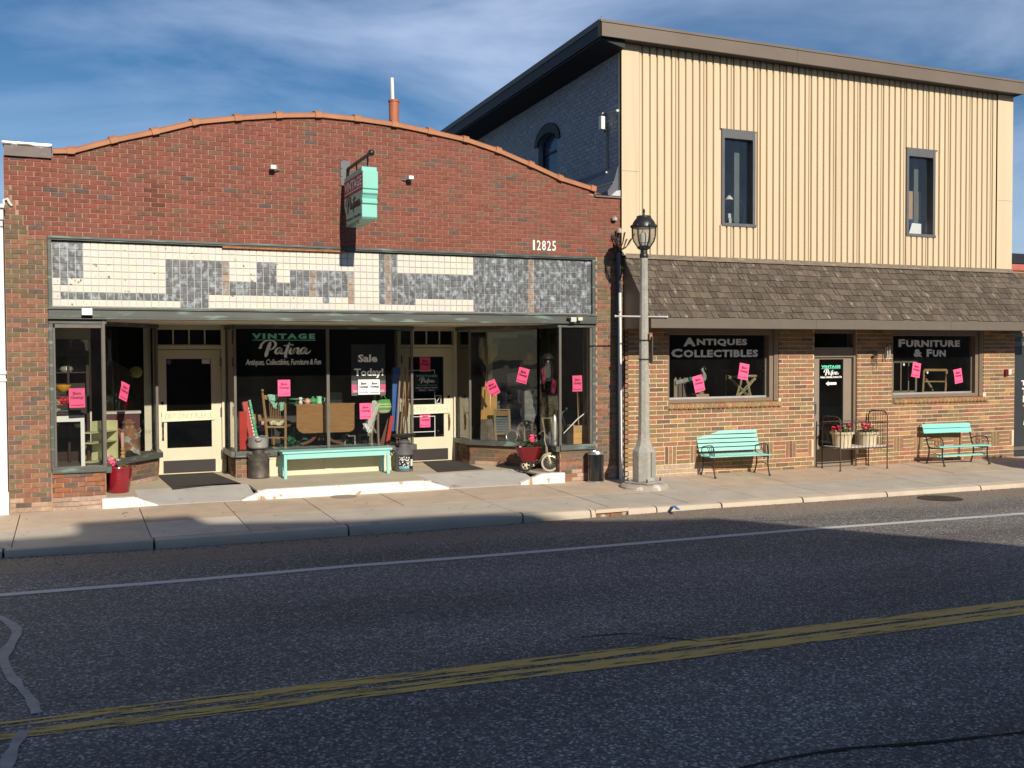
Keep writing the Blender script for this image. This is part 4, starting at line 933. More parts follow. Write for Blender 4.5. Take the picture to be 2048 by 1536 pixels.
def up_window(u):
    m = MB(); f = mat('slate_frame', (.115, .12, .13), rough=.5)
    m.box(u[0]-.012, u[0]+.045, -.045, .14, u[2], u[3]); m.box(u[1]-.05, u[1]+.012, -.045, .14, u[2], u[3]); m.box(u[0]+.045, u[1]-.05, -.04, .14, u[3]-.17, u[3]); m.box(u[0]+.045, u[1]-.05, -.04, .14, u[2], u[2]+.045); m.box(u[0]-.02, u[1]+.02, -.06, -.045, u[2]-.02, u[2]+.03)
    w = m.build('window_frame', f, tan, bevel=.004)
    MB().box(u[0]+.045, u[1]-.05, .05, .056, u[2]+.045, u[3]-.17).build('window_pane', GLASS, w)
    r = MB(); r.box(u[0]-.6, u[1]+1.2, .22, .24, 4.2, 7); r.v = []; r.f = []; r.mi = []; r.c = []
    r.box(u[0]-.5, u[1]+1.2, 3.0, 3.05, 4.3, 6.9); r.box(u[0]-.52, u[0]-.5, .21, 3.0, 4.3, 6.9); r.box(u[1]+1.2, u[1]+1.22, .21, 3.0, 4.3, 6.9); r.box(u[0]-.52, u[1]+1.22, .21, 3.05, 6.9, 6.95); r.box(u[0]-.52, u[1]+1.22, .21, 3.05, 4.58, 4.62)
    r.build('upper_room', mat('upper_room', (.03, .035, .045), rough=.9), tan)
    pst = MB(); pst.box(u[1]-.22, u[1]-.10, .32, .40, u[2], u[3]); pst.build('inner_post', mat('dull_trim', (.12, .125, .125), rough=.7), tan)
    return w
UW1 = up_window(U1); UW2 = up_window(U2)
# flat roof with deep eaves along the side wall
def zr(y): return -.033*(y+.37)
m = MB(); vs = []
for y in (-.27, 24):
    z = zr(y) if y > 0 else 0
    vs += [(8.83, y, 7.80+z), (19.20, y, 7.80+z), (19.20, y, 8.06+z), (8.83, y, 8.06+z)]
m.add(vs, [(0, 1, 2, 3), (7, 6, 5, 4), (0, 4, 5, 1), (1, 5, 6, 2), (2, 6, 7, 3), (3, 7, 4, 0)]); m.build('roof', M_['slate_dark'], tan)
m = MB(); m.box(8.80, 13.08, -.30, -.27, 7.79, 8.065); m.box(8.80, 8.83, -.30, -.2, 7.79, 8.065); m.box(8.80, 13.08, -.315, -.30, 8.03, 8.075)
m.build('roof_fascia', M_['brown_metal'], tan, bevel=.004)
m = MB(); m.box(13.084, 19.23, -.30, -.27, 7.788, 8.063); m.box(13.084, 19.23, -.315, -.30, 8.028, 8.073); m.build('roof_fascia', M_['brown_metal'], tan, bevel=.004)
m = MB(); m.box(9.36, 19.15, -.268, -.052, 7.885, 7.93); m.build('front_soffit', M_['brown_metal'], tan)
m = MB(); vs = []
for y in (-.2, 24):
    z = zr(y) if y > 0 else 0
    vs += [(9.35, y, 7.655+z), (9.35, y, 7.80+z), (8.86, y, 7.80+z), (8.86, y, 7.86+z-.09)]
m.add(vs, [(0, 1, 2, 3), (7, 6, 5, 4), (0, 4, 5, 1), (1, 5, 6, 2), (2, 6, 7, 3), (3, 7, 4, 0)]); m.build('side_eave', M_['slate_dark'], tan)
m = MB(); vs = []
for y in (-.27, 24):
    z = zr(y) if y > 0 else 0
    vs += [(8.815, y, 8.0+z), (8.83, y, 8.0+z), (8.83, y, 8.085+z), (8.79, y, 8.085+z)]
m.add(vs, [(0, 1, 2, 3), (7, 6, 5, 4), (0, 4, 5, 1), (1, 5, 6, 2), (2, 6, 7, 3), (3, 7, 4, 0)]); m.build('roof_edge', mat('flashing_paint', (.10, .115, .14), rough=.5), tan)
m = MB(); m.tube([(8.82, -.27, 8.075), (8.815, -.28, 8.11), (8.83, -.3, 8.13)], .012, 6); m.build('edge_hook', M_['alu'], tan)
# side wall of painted dark brick with an arched window
WY0, WY1, WZ0, WZS, WZT = 2.55, 3.45, 5.2, 6.62, 6.80
m = MB(); m.box(9.36, 9.52, .0, WY0, 4.5, 7.9); m.box(9.36, 9.52, WY1, 24, 4.5, 7.9); m.box(9.36, 9.52, WY0, WY1, 4.5, WZ0); m.box(9.36, 9.52, WY0, WY1, WZT+.01, 7.9)
def archz(y, r=0.0):
    t = (y-(WY0+WY1)/2)/((WY1-WY0)/2); return WZS+(WZT-WZS)*math.sqrt(max(0, 1-min(1, t*t)))
n = 10
for i in range(n):
    a = WY0+(WY1-WY0)*i/n; b = WY0+(WY1-WY0)*(i+1)/n
    m.prism([(a, archz(a)), (b, archz(b)), (b, WZT+.012), (a, WZT+.012)], 9.36, 9.52, 'x')
m.build('side_wall', M_['slate_paint'], tan)
BS = Bricks().plane((9.36, 0, 0), (0, 1, 0), (-1, 0, 0))
def pal_slate(x, z):
    if random.random() < .02: return (.36, .37, .38)
    return shade((.27, .285, .32), .10)
BS.run(.07, 14, 4.9, 7.8, .222, .0745, pal_slate, j=.014, skip=[(WY0-.12, WY1+.12, 5, 6.99)], d=.006)
for zz in range(0, 24):       # jamb bricks beside the arch
    z0 = 5.2+zz*.0745
    if z0 < 6.55:
        BS.put(WY0-.115, WY0-.008, z0, z0+.062, pal_slate(0, 0), .006); BS.put(WY1+.008, WY1+.115, z0, z0+.062, pal_slate(0, 0), .006)
BS.finish(tan, n=0, name='side_brick', rest='side_brickwork', m2=M_['slate_one'])
m = MB(); n = 15
for i in range(n):            # arch of bricks on end, proud of the wall
    a0 = math.pi*(1-(i+.06)/n); a1 = math.pi*(1-(i+.94)/n); cyy = (WY0+WY1)/2; r0 = (WY1-WY0)/2+.0; r1 = r0+.15
    def pt(a, r, h): return (cyy+r*math.cos(a), WZS-.03+h*math.sin(a))
    m.prism([pt(a0, r0, WZT-WZS+.03), pt(a0, r1, WZT-WZS+.23), pt(a1, r1, WZT-WZS+.23), pt(a1, r0, WZT-WZS+.03)], 9.325, 9.362, 'x')
m.build('arch_bricks', M_['slate_dark'], tan)
m = MB(); m.box(9.46, 9.50, WY0, WY0+.06, WZ0, WZT); m.box(9.46, 9.5, WY1-.06, WY1, WZ0, WZT); m.box(9.46, 9.5, WY0, WY1, 6.40, 6.44)
aw = m.build('arch_window_frame', M_['slate_dark'], tan)
MB().box(9.485, 9.49, WY0, WY1, WZ0, WZT).build('window_pane', mat('blue_pane', (.03, .06, .11), rough=.15), aw)
MB().box(9.495, 9.499, WY0, WY1, WZ0, WZT).build('blind', M_['blue_dark'], aw)
# sheet flashing where the lower roof meets the side wall
m = MB(); m.prism([(9.36, 5.62), (9.345, 5.62), (9.25, 5.32), (9.13, 5.16), (9.14, 5.08), (9.36, 5.08)], .05, 3.2, 'y'); m.build('wall_flashing', mat('flashing_paint', (.10, .115, .14), rough=.5), tan)
m = MB(); m.tube([(9.25, .05, 5.325), (9.25, 3.2, 5.33)], .008, 6); m.build('flashing_edge', M_['silver_paint'], tan)
m = MB(); m.prism([(9.17, 5.07), (9.27, 5.16), (9.42, 5.19), (9.40, 5.07)], -.02, .05, 'y'); m.build('end_flashing', M_['silver_paint'], tan)
# other walls
m = MB(); m.box(18.98, 19.13, .2, 24, -.3, 7.8); m.box(9.52, 18.98, 23.8, 24, -.3, 7.6); m.box(9.36, 9.52, 0.0, 24, -.3, 4.5); m.build('plain_wall', M_['slate_paint'], tan)
# shingled awning roof
YA0, ZA0, YA1, ZA1 = -.03, 3.965, -.93, 2.855; XS0, XS1 = 9.435, 19.62
sl = Vector((0, YA1-YA0, ZA1-ZA0)); SL = sl.length; sdir = sl.normalized(); nrm = Vector((0, sdir.z, -sdir.y)); nrm = nrm if nrm.y < 0 else -nrm
m = MB(); m.prism([(YA0, ZA0), (YA1, ZA1), (YA1, 2.70), (.0, 2.70), (.0, ZA0)], XS0, XS1, 'x'); m.build('awning_body', M_['brown_metal'], tan)
rows = 9; ex = SL/rows; shl = []
rsg = random.Random(11)
for r_ in range(rows):
    x = XS0-.015+(rsg.random()*.1 if r_ else 0)
    x = XS0-.02
    while x < XS1:
        w = rsg.choice([.075, .1, .13, .16, .2, .24, .27]); x1 = min(x+w, XS1+.02)
        s0 = r_*ex-.012; s1 = (r_+1)*ex+rsg.uniform(-.012, .014)
        h1 = .019+rsg.uniform(-.004, .006); o0 = Vector((0, YA0, ZA0))
        P = lambda xx, ss, hh: o0+sdir*ss+nrm*hh+Vector((xx, 0, 0))
        g = .003+rsg.random()*.004
        f = [P(x+g, s1, h1), P(x1-g, s1, h1+rsg.uniform(-.003, .003)), P(x1-g, s0, .004), P(x+g, s0, .004)]
        bk = [P(x+g, s1, -.002), P(x1-g, s1, -.002), P(x1-g, s0, -.002), P(x+g, s0, -.002)]
        k = rsg.uniform(.72, 1.28); c = (.115*k, .091*k, .068*k*rsg.uniform(.93, 1.05)); shl.append((f, bk, c)); x = x1
BSH = Bricks(); BSH.L = shl; BSH.finish(tan, 300, 'shingle', 'shingles', M_['shingle_one'], M_['shingle_many'])
m = MB(); m.box(9.43, 19.17, -.065, -.001, 3.972, 4.042); m.box(9.43, 19.17, -.09, -.065, 3.955, 3.985); m.build('awning_ridge', mat('weathered_board', (.22, .18, .135), rough=.9, var=.25, col2=(.38, .33, .26), thr=(.56, .7), stretch=(1, 4, 4), bump=.3), tan)
for a, b in ((9.42, 13.0), (13.003, 16.4), (16.403, 19.66)):
    m = MB(); m.box(a, b, -.965, -.935, 2.675, 2.85); m.build('awning_fascia', mat('fascia_board', (.145, .12, .092), rough=.6, var=.06), tan, bevel=.003)
MB().box(9.43, 19.6, -.934, -.002, 2.69, 2.698).build('awning_soffit', M_['brown_metal'], tan)
m = MB(); m.prism([(YA0+.02, ZA0+.02), (YA1-.03, ZA1), (YA1-.03, 2.68), (0, 2.68), (0, ZA0+.02)], 9.415, 9.432, 'x'); m.build('awning_cheek', M_['brown_metal'], tan)
# window lettering ------------------------------------------------------
def small_caps(mb, s, x0, x1, z0, z1, y, k=.88, bold=.05, mi=0):
    ws = []; 
    for w in s.split(' '): ws.append((w[0], w[1:]))
    # widths in proportion to natural glyph widths
    tot = 0; parts = []
    for i, (a, b) in enumerate(ws):
        if i: tot += .35
        wa = textmesh(a, bold)[2]*1.15; parts.append((a, tot, wa, 1.0)); tot += wa+.08
        if b: wb = textmesh(b, bold, 1.12)[2]*k; parts.append((b, tot, wb, k)); tot += wb
    sc = (x1-x0)/tot
    for t, o, w, kk in parts: put_text(mb, t, x0+o*sc, x0+(o+w)*sc, z0, z0+(z1-z0)*kk, y, bold, 1.12 if len(t) > 1 else 1.0, 0, mi)
y = .146
m = MB(); small_caps(m, 'ANTIQUES', 10.80, 12.26, 2.365, 2.53, y); small_caps(m, 'COLLECTIBLES', 10.53, 12.52, 2.155, 2.32, y); m.build('window_lettering', M_['vinyl_grey'], LW1, fix=False)
m = MB(); small_caps(m, 'FURNITURE', 16.11, 17.85, 2.345, 2.51, y); small_caps(m, '& FUN', 16.53, 17.44, 2.135, 2.30, y); m.build('window_lettering', M_['vinyl_grey'], LW2, fix=False)
m = MB(); y = .118
put_text(m, 'VINTAGE', 14.05, 14.54, 1.925, 1.98, y, .06, 1.1, 0, 1); m.add([(14.05, y, 1.91), (14.54, y, 1.91), (14.54, y, 1.918), (14.05, y, 1.918)], [(0, 1, 2, 3)], 1)
put_patina(m, 14.11, 14.50, 1.765, 1.905, y, 0, .13); put_text(m, 'Antiques, Collectibles, Furniture & Fun', 14.02, 14.57, 1.71, 1.765, y, .05, 1, .15, 0)
m.add([(14.165, y, 1.61), (14.24, y, 1.66), (14.24, y, 1.635), (14.44, y, 1.635), (14.44, y, 1.585), (14.24, y, 1.585), (14.24, y, 1.56)], [(0, 1, 2, 3, 4, 5, 6)], 0)
m.build('door_lettering', [M_['vinyl_white'], mat('mint_bright', (.15, .75, .50), rough=.6)], d3, fix=False)
# ------------------------------------------------------------------ neighbours at the picture's edges
nb = thing('white_storefront', 'white painted storefront pilaster at the left edge beside the brick shop', 'shop building')
m = MB(); m.box(-3.2, -.612, -.10, .3, -.1, 4.05); m.build('pilaster_wall', M_['white'], nb, bevel=.006)
m = MB(); m.box(-3.3, -.60, -.16, .3, 4.14, 4.36); m.box(-3.3, -.585, -.2, .3, 4.30, 4.36); m.box(-3.3, -.61, -.13, .3, 4.05, 4.14); m.build('cornice', mat('cornice_paint', (.62, .63, .66), rough=.5), nb, bevel=.006)
m = MB(); m.box(-3.2, -.60, -.13, -.10, 1.98, 2.03); m.box(-3.2, -.60, -.125, -.10, 1.88, 1.92); m.box(-3.2, -.60, -.14, -.1, -.1, .32); islands(m, 'band', M_['white'], nb, bevel=.004)
m = MB(); m.tube([(-.60, -.02, 4.36), (-.60, -.03, 4.43), (-.55, -.05, 4.45), (-.53, -.05, 4.40), (-.5, -.03, 4.36)], .02, 7); m.build('hose_hook', M_['white'], nb, smooth=True)
m = MB(); m.box(-9, -3.2, .0, 9, -.1, 4.2); m.build('wall', M_['white'], nb)
nr = thing('black_storefront', 'black painted shopfront with white lettering at the right edge', 'shop building')
m = MB(); m.box(19.34, 26, .06, .3, -.1, 2.66); m.build('black_panel', mat('black_panel', (.035, .04, .045), rough=.4), nr)
m = MB(); m.box(19.33, 26, .03, .06, 2.36, 2.46); m.box(19.33, 26, .03, .06, 2.56, 2.66); m.box(19.33, 26, .02, .06, .05, .13); m.build('rail', M_['grey_metal'], nr)
m = MB(); y = .05
for t, za, zb, xa in (('Make It Yours', 1.78, 1.95, 19.70), ('Great Coffee', 1.60, 1.77, 19.84), ('Try Our Treats', 1.45, 1.60, 19.60), ('That Melt And', 1.28, 1.43, 19.63), ('Drinks To Go', 1.11, 1.26, 19.66)): put_text(m, t, xa, xa+1.5, za, zb, y, .03)
put_text(m, 'NO', 19.68, 19.93, .60, .72, y, .03, 1, .25); m.add([(19.66, y, 1.02), (21, y, 1.02), (21, y, 1.05), (19.66, y, 1.05)], [(0, 1, 2, 3)], 1)
ov = [(19.96+.26*math.cos(a), y-.002, 2.12+.13*math.sin(a)) for a in [i*math.pi/12 for i in range(24)]]; m.add(ov, [tuple(range(24))], 0)
ov = [(19.96+.235*math.cos(a), y-.004, 2.12+.115*math.sin(a)) for a in [i*math.pi/12 for i in range(24)]]; m.add(ov, [tuple(range(24))], 2)
m.build('lettering', [M_['vinyl_white'], M_['yellow_bowl'], mat('logo_blue', (.06, .04, .30), rough=.5)], nr, fix=False)
m = MB(); m.box(19.2, 26, .06, .4, 2.661, 4.02); m.build('brick_wall', mat('orange_brick', (.45, .24, .13), rough=.9, var=.2), nr)
m = MB(); m.box(19.16, 26, .02, .45, 4.02, 4.17); m.build('coping', mat('red_coping', (.45, .12, .09), rough=.6, var=.25), nr, bevel=.02)
m = MB(); m.box(19.2, 40, 6, 12, -.1, 4.9); m.box(19.2, 40, 5.9, 12.1, 4.9, 5.2); m.build('rear_block', M_['slate_dark'], nr)
# ------------------------------------------------------------------ helpers for things
def FX(px, py, X):
    d = _ray(px, py); return CPOS + d*((X-CPOS.x)/d.x)
def FP(px, py, p, n):
    d = _ray(px, py); n = Vector(n); return CPOS + d*((Vector(p)-CPOS).dot(n)/d.dot(n))
def solo(mb, name, mats, label, cat, group=None, smooth=False, bevel=0):
    xs = [v[0] for v in mb.v]; ys = [v[1] for v in mb.v]; z0 = min(v[2] for v in mb.v)
    b = Vector(((min(xs)+max(xs))/2, (min(ys)+max(ys))/2, z0)); mb.v = [tuple(Vector(v)-b) for v in mb.v]
    return tag(mb.build(name, mats, None, smooth, b, None, bevel), label, cat, group)
def W(mb, name, mats, root, smooth=False, bevel=0, sub=None):
    "a part whose mesh was laid out in world coordinates"
    if sub is None:
        o = mb.build(name, mats, root, smooth, None, None, bevel); o.location = -root.location
    else: o = mb.build(name, mats, sub, smooth, None, None, bevel)
    return o
def prs(m, poly, Y, t, mi=0): m.prism([(F(a, b, Y).x, F(a, b, Y).z) for a, b in poly], Y, Y+t, 'y', mi)
def rect(m, a, b, c, d, Y, t, mi=0): prs(m, [(a, b), (c, b), (c, d), (a, d)], Y, t, mi)
def px(*pts, Y=2.0): return [F(a, b, Y) for a, b in pts]
# ------------------------------------------------------------------ across the street (it shades the road)
op = thing('gabled_building', 'tall dark building across the street whose shadow covers the road', 'building', (0, -21, 0))
prof = [(-16, 9.45), (.86, 9.45), (.86, 9.93), (2.35, 9.93), (2.46, 9.55), (3.7, 9.36), (4.35, 9.27), (5.5, 9.24), (6.85, 9.10), (7.65, 8.80), (8.5, 8.62), (9.35, 8.50), (10.25, 7.62), (11.35, 6.62), (13.2, 4.75), (13.2, -.3), (-16, -.3)]
m = MB(); m.prism(prof, -12, 0, 'y'); m.build('walls', M_['opp_wall'], op)
m = MB()
for i in range(8):
    for z in (1.2, 5.6): m.box(-14+i*3.2, -12.4+i*3.2, 0.0, .03, z, z+1.8)
m.build('windows', M_['slate_dark'], op)
lo = thing('low_building', 'low dark shop row across the street reflected in the windows', 'building', (13.3, -21, 0))
m = MB(); m.box(0, 34, -12, 0, -.3, 4.1); m.build('walls', M_['opp_wall'], lo)
def tree_at(x, y, h, r, src=None, label=''):
    if src: return copy_tree(src, None, (x, y, -.4), label)
    t = thing('street_tree', label, 'tree', (x, y, -.4), 0, 'trees behind the camera')
    m = MB(); m.tube([(0, 0, 0), (.1, 0, h*.3), (-.05, .1, h*.55), (0, 0, h*.8)], [.28, .22, .15, .05], 8)
    for a in range(6): m.tube([(0, 0, h*(.3+.06*a)), (r*.7*math.cos(a*1.1), r*.7*math.sin(a*1.1), h*(.5+.07*a))], [.1, .03], 6)
    m.build('trunk', M_['bark'], t); m = MB(); rr = random.Random(4)
    for k in range(2200):
        cx, cy, cz = rr.choice([(0, 0, .75), (.5, .2, .6), (-.5, .1, .62), (.1, -.5, .55), (0, .5, .66), (.2, -.1, .88)])
        d = Vector((rr.gauss(0, 1), rr.gauss(0, 1), rr.gauss(0, 1))).normalized()*rr.random()**.4*.55
        p = Vector((cx*r, cy*r, cz*h))+Vector((d.x*r, d.y*r, d.z*r)); a = Vector((rr.gauss(0, 1), rr.gauss(0, 1), rr.gauss(0, 1))).normalized()*.22; b = a.cross(Vector((rr.gauss(0, 1), rr.gauss(0, 1), 1))).normalized()*.16
        m.add([p-a-b, p+a-b, p+a+b, p-a+b], [(0, 1, 2, 3)])
    m.build('crown', M_['leaf_tree'], t, fix=False); return t
t0 = tree_at(-26, -34, 11, 4.2, None, 'tall leafy tree behind the camera to the west')
tree_at(34, -46, 11, 4.2, t0, 'leafy tree behind the low shop row across the street'); tree_at(42, -44, 11, 4.2, t0, 'second leafy tree behind the low shop row, further east'); tree_at(-34, -22, 11, 4.2, t0, 'leafy tree beside the street west of the shops')
tree_at(-24, -14, 8, 3, t0, 'leafy tree on the near kerb west of the shops')
# small round-headed tree east of the frame: only its shadow falls in view
rt_ = thing('round_tree', 'small street tree beyond the right edge shading the pavement', 'tree', (18.9, -6.6, -.3))
m = MB(); m.tube([(0, 0, 0), (0, 0, 2.2)], [.08, .05], 8); m.build('trunk', M_['bark'], rt_)
m = MB(); rr = random.Random(9)
for k in range(2600):
    d = Vector((rr.gauss(0, 1), rr.gauss(0, 1), rr.gauss(0, 1))).normalized()*rr.random()**.35
    p = Vector((d.x*.85, d.y*.85, 2.75+d.z*.62)); a = Vector((rr.gauss(0, 1), rr.gauss(0, 1), rr.gauss(0, 1))).normalized()*.09; b = a.cross(Vector((rr.gauss(0, 1), rr.gauss(0, 1), 1))).normalized()*.07
    m.add([p-a-b, p+a-b, p+a+b, p-a+b], [(0, 1, 2, 3)])
m.build('crown', M_['leaf_tree'], rt_, fix=False)
# ------------------------------------------------------------------ hanging sign
XS = 4.25
sg = thing('hanging_sign', 'mint green shop sign hung out from the brick gable over the entrance', 'sign', (XS, 0, 4.2))
def SY(a, b): v = FX(a, b, XS); return (v.y, v.z)
fy = FX(724.5, 437, XS).y; zb = FX(724.5, 437, XS).z; zt = FX(727, 330, XS).z
y0 = fy-.05; byk = -.16
side = [(byk-.03, zt-.02), (y0+.06, zt), (y0+.06, zt-.06), (y0, zt-.07), (y0, zt-.33), (y0+.03, zt-.345), (y0+.01, zt-.36), (y0+.01, zt-.40), (y0+.035, zt-.42), (y0+.06, zt-.475), (y0+.06, zt-.49), (y0+.035, zt-.50), (y0+.035, zt-.545), (y0+.065, zt-.56), (y0+.06, zb+.03), (y0+.09, zb), (byk-.13, zb-.02), (byk-.10, zt-.62), (byk, zt-.48), (byk, zt-.1)]
m = MB(); m.prism(side, XS, XS+.235, 'x'); W(m, 'sign_box', M_['sign_mint'], sg, bevel=.006)
m = MB(); m.box(XS-.004, XS, y0+.012, byk+.0, zt-.345, zt-.09); W(m, 'name_band', M_['maroon'], sg)
Mt = Matrix(((0, 0, 0, XS-.006), (-1, 0, 0, 0), (0, 0, 1, 0), (0, 0, 0, 1)))   # text x runs towards the street
m = MB(); t = MB(); ya, yb = -byk+.05, -y0-.05
put_text(t, 'VINTAGE', ya, yb, zt-.27, zt-.12, 0, .03, 1.05, 0, 0); t.add([(ya, 0, zt-.305), (yb, 0, zt-.305), (yb, 0, zt-.29), (ya, 0, zt-.29)], [(0, 1, 2, 3)], 0)
put_patina(t, ya+.05, yb-.06, zt-.62, zt-.345, -0.002, 1, .085)
put_text(t, 'Antiques, Collectibles', ya+.08, yb-.07, zt-.735, zt-.675, 0, .02, 1, 0, 1); put_text(t, 'Furniture & Fun', ya+.16, yb-.15, zt-.83, zt-.765, 0, .02, 1, 0, 1)
t.v = [tuple(Mt @ Vector((v[0], 0, v[2]))) for v in t.v]
o = t.build('lettering', [M_['vinyl_white'], M_['ink']], sg, fix=False); o.location = -sg.location
m = MB(); pl = [F(681, 320, -.02), F(700, 372, -.02)]; m.box(pl[0].x, pl[1].x, -.03, -.012, pl[1].z, pl[0].z); W(m, 'wall_plate', mat('plate_grey', (.12, .12, .125), rough=.5), sg)
m = MB()
for a, b in ((683.5, 320), (695.5, 320), (683.5, 336), (695.5, 338), (683.5, 352)): c = F(a, b, -.03); m.ball((c.x, -.034, c.z), .013, 8)
W(m, 'bolts', M_['steel'], sg, True)
ax = XS+.1; az = FX(742, 306, ax).z; ay = FX(742, 306, ax).y
m = MB(); m.tube([(ax, -.02, az-.01), (ax, ay, az)], .028, 10); m.ball((ax, ay-.02, az), .05, 12); m.tube([(ax, -.55, az+.03), (ax, -.55, zt-.02)], .012, 6); m.tube([(ax, ay+.18, az+.03), (ax, ay+.18, zt-.02)], .014, 6); W(m, 'hanging_arm', M_['black_metal'], sg, True)
# wall fittings that light the sign
for i, (c, lab) in enumerate((((547, 335), 'small white flood lamp on the gable left of the hanging sign'), ((822, 356), 'small grey lamp on the gable right of the hanging sign'))):
    c = F(*c, -.12); r = thing('wall_lamp', lab, 'lamp', (c.x, 0, c.z), 0, 'lamps beside the hanging sign')
    s = 1 if i == 0 else -1
    m = MB(); m.tube([(s*.13, -.005, -.02), (s*.03, -.10, -.012), (0, -.12, 0)], .008, 6); m.build('bracket', M_['alu'], r)
    m = MB(); m.box(-.05, .04, -.16, -.09, -.03, .035); m.build('lamp_head', M_['white' if i == 0 else 'alu'], r, bevel=.01)
# beam lights over the entrance
c = F(174, 624, -.1); r = thing('beam_light', 'small silver box light on the entrance beam above the left window', 'lamp', (c.x, -.075, c.z))
MB().box(-.075, .075, -.09, 0, -.05, .05).build('housing', M_['alu'], r, bevel=.008)
c = F(1146, 638, -.1); r = thing('beam_light', 'twin headed grey lamp on the entrance beam above the right window', 'lamp', (c.x, -.05, c.z))
m = MB(); m.box(-.06, .05, -.10, -.03, -.055, .03); m.box(-.03, .03, -.03, 0, -.03, .02); m.build('housing', M_['alu'], r, bevel=.008); MB().box(.07, .16, -.12, -.04, -.03, .03).build('lamp_head', M_['cream'], r, bevel=.008); m = MB(); m.tube([(-.1, -.05, .02), (-.06, -.06, .01)], .025, 8); m.tube([(.05, -.06, 0), (.07, -.07, 0)], .012, 6); m.build('knuckle', M_['iron'], r)
# house number
m = MB(); a = F(1062, 500, -.012); b = F(1113, 500, -.012); zl = F(1088, 501, -.012).z; zh = F(1088, 481, -.012).z
t = MB(); n = 5; w = (b.x-a.x)/n
for i, ch in enumerate('12825'): put_text(t, ch, a.x+i*w+(.034 if i == 0 else .012), a.x+(i+1)*w-(.026 if i == 0 else .012), zl, zh, -.018, .012 if i else 0.0)
k = len(t.v); t2 = MB(); t2.add(t.v, t.f); t2.add([(v[0], -.006, v[2]) for v in t.v], t.f)
from collections import Counter
ec = Counter(); 
for f in t.f:
    for i in range(len(f)): ec[frozenset((f[i], f[(i+1) % len(f)]))] += 1
t2.add([], []); base = t2.v[:]
for e_, c_ in ec.items():
    if c_ == 1 and len(e_) == 2:
        p_, q_ = tuple(e_); t2.f.append((p_, q_, q_+k, p_+k)); t2.mi.append(0); t2.c.append(None)
solo(t2, 'house_number', M_['white'], 'white house number 12825 on the red brick', 'house number')
# antenna, pipe
c = F(788, 240, .5); m = MB(); m.lathe([(.085, c.z-.5), (.085, c.z+.29), (.095, c.z+.30), (.095, c.z+.33), (.07, c.z+.33)], 14, (c.x, .5, 0)); an = thing('roof_pipe', 'orange clay pipe with white antenna rod above the curved parapet', 'chimney', (c.x, .5, c.z-.5)); W(m, 'clay_pipe', mat('clay', (.42, .14, .07), rough=.6), an, True)
m = MB(); m.tube([(c.x-.02, .5, c.z+.3), (c.x-.03, .5, F(785, 156, .5).z)], .03, 8); W(m, 'antenna_rod', M_['white'], an, True)
# downpipe / conduit at the corner
cx = F(1239, 700, -.06).x; dp = thing('conduit_riser', 'dark blue and white conduit riser with loose wires at the brick corner', 'conduit', (cx, -.06, -.05))
zt_ = F(1234, 505, -.06).z; zm = F(1237, 585, -.06).z
m = MB(); m.tube([(0, 0, zm+.05), (-.03, 0, zt_+.05)], .038, 10); m.build('upper_pipe', mat('blue_grey', (.06, .085, .11), rough=.4), dp, True)
m = MB(); m.tube([(.02, 0, 0), (.005, 0, zm+.05)], .032, 10); m.build('lower_pipe', M_['white'], dp, True)
m = MB(); m.tube([(-.01, .02, .02), (-.03, .02, zm)], .022, 8); m.build('rear_pipe', mat('blue_grey', (.06, .085, .11)), dp, True)
rr = random.Random(2); m = MB()
for i in range(11):
    a = rr.uniform(-.12, .02); h = rr.uniform(.12, .42); m.tube(crom([(-.03+rr.uniform(-.02, .02), 0, zt_+.04), (-.03+a*.5, rr.uniform(-.05, .0), zt_+h*.5), (-.03+a, rr.uniform(-.06, .03), zt_+h), (-.03+a*1.2, .05, zt_+h*.7)], 3), .007, 5)
for dx, h in ((.14, .30), (.22, .30), (.10, .42), (.30, .40)): m.tube([(-.02, 0, zt_+.06), (dx*.6, -.02, zt_+h*.5), (dx, -.03, zt_+h)], [.006, .006, .012], 5)
m.build('loose_wires', M_['iron'], dp)
m = MB(); m.lathe([(.045, 0), (.05, .06), (.02, .09)], 10, (-.02, -.03, zt_+.40)); m.lathe([(.05, 0), (.055, .05), (.02, .08)], 10, (-.10, 0, zt_+.62)); m.build('weather_head', M_['alu'], dp, True)
# flood lamp on the dark side wall
c = FX(1212, 245, 9.33); fl = thing('flood_lamp', 'white flood lamp with conduit on the dark side wall', 'lamp', (9.36, c.y, c.z))
m = MB(); m.box(-.16, -.08, -.06, .05, -.14, .10); m.build('lamp_head', M_['white'], fl, bevel=.01)
m = MB(); m.tube([(-.03, .0, -.15), (-.05, .02, -.05), (-.1, 0, 0)], .018, 6); m.tube([(-.02, -.02, -.15), (-.02, -.03, -.95)], .014, 6); m.ball((-.05, -.02, -.15), .035, 8); m.ball((-.04, .06, .16), .035, 8); m.build('conduit', M_['slate_dark'], fl, True)
m = MB(); m.ball((-.05, .07, .17), .03, 8); m.ball((-.04, -.03, -.92), .022, 8); m.ball((-.03, -.42, .12), .03, 8); m.build('clips', M_['white'], fl, True)
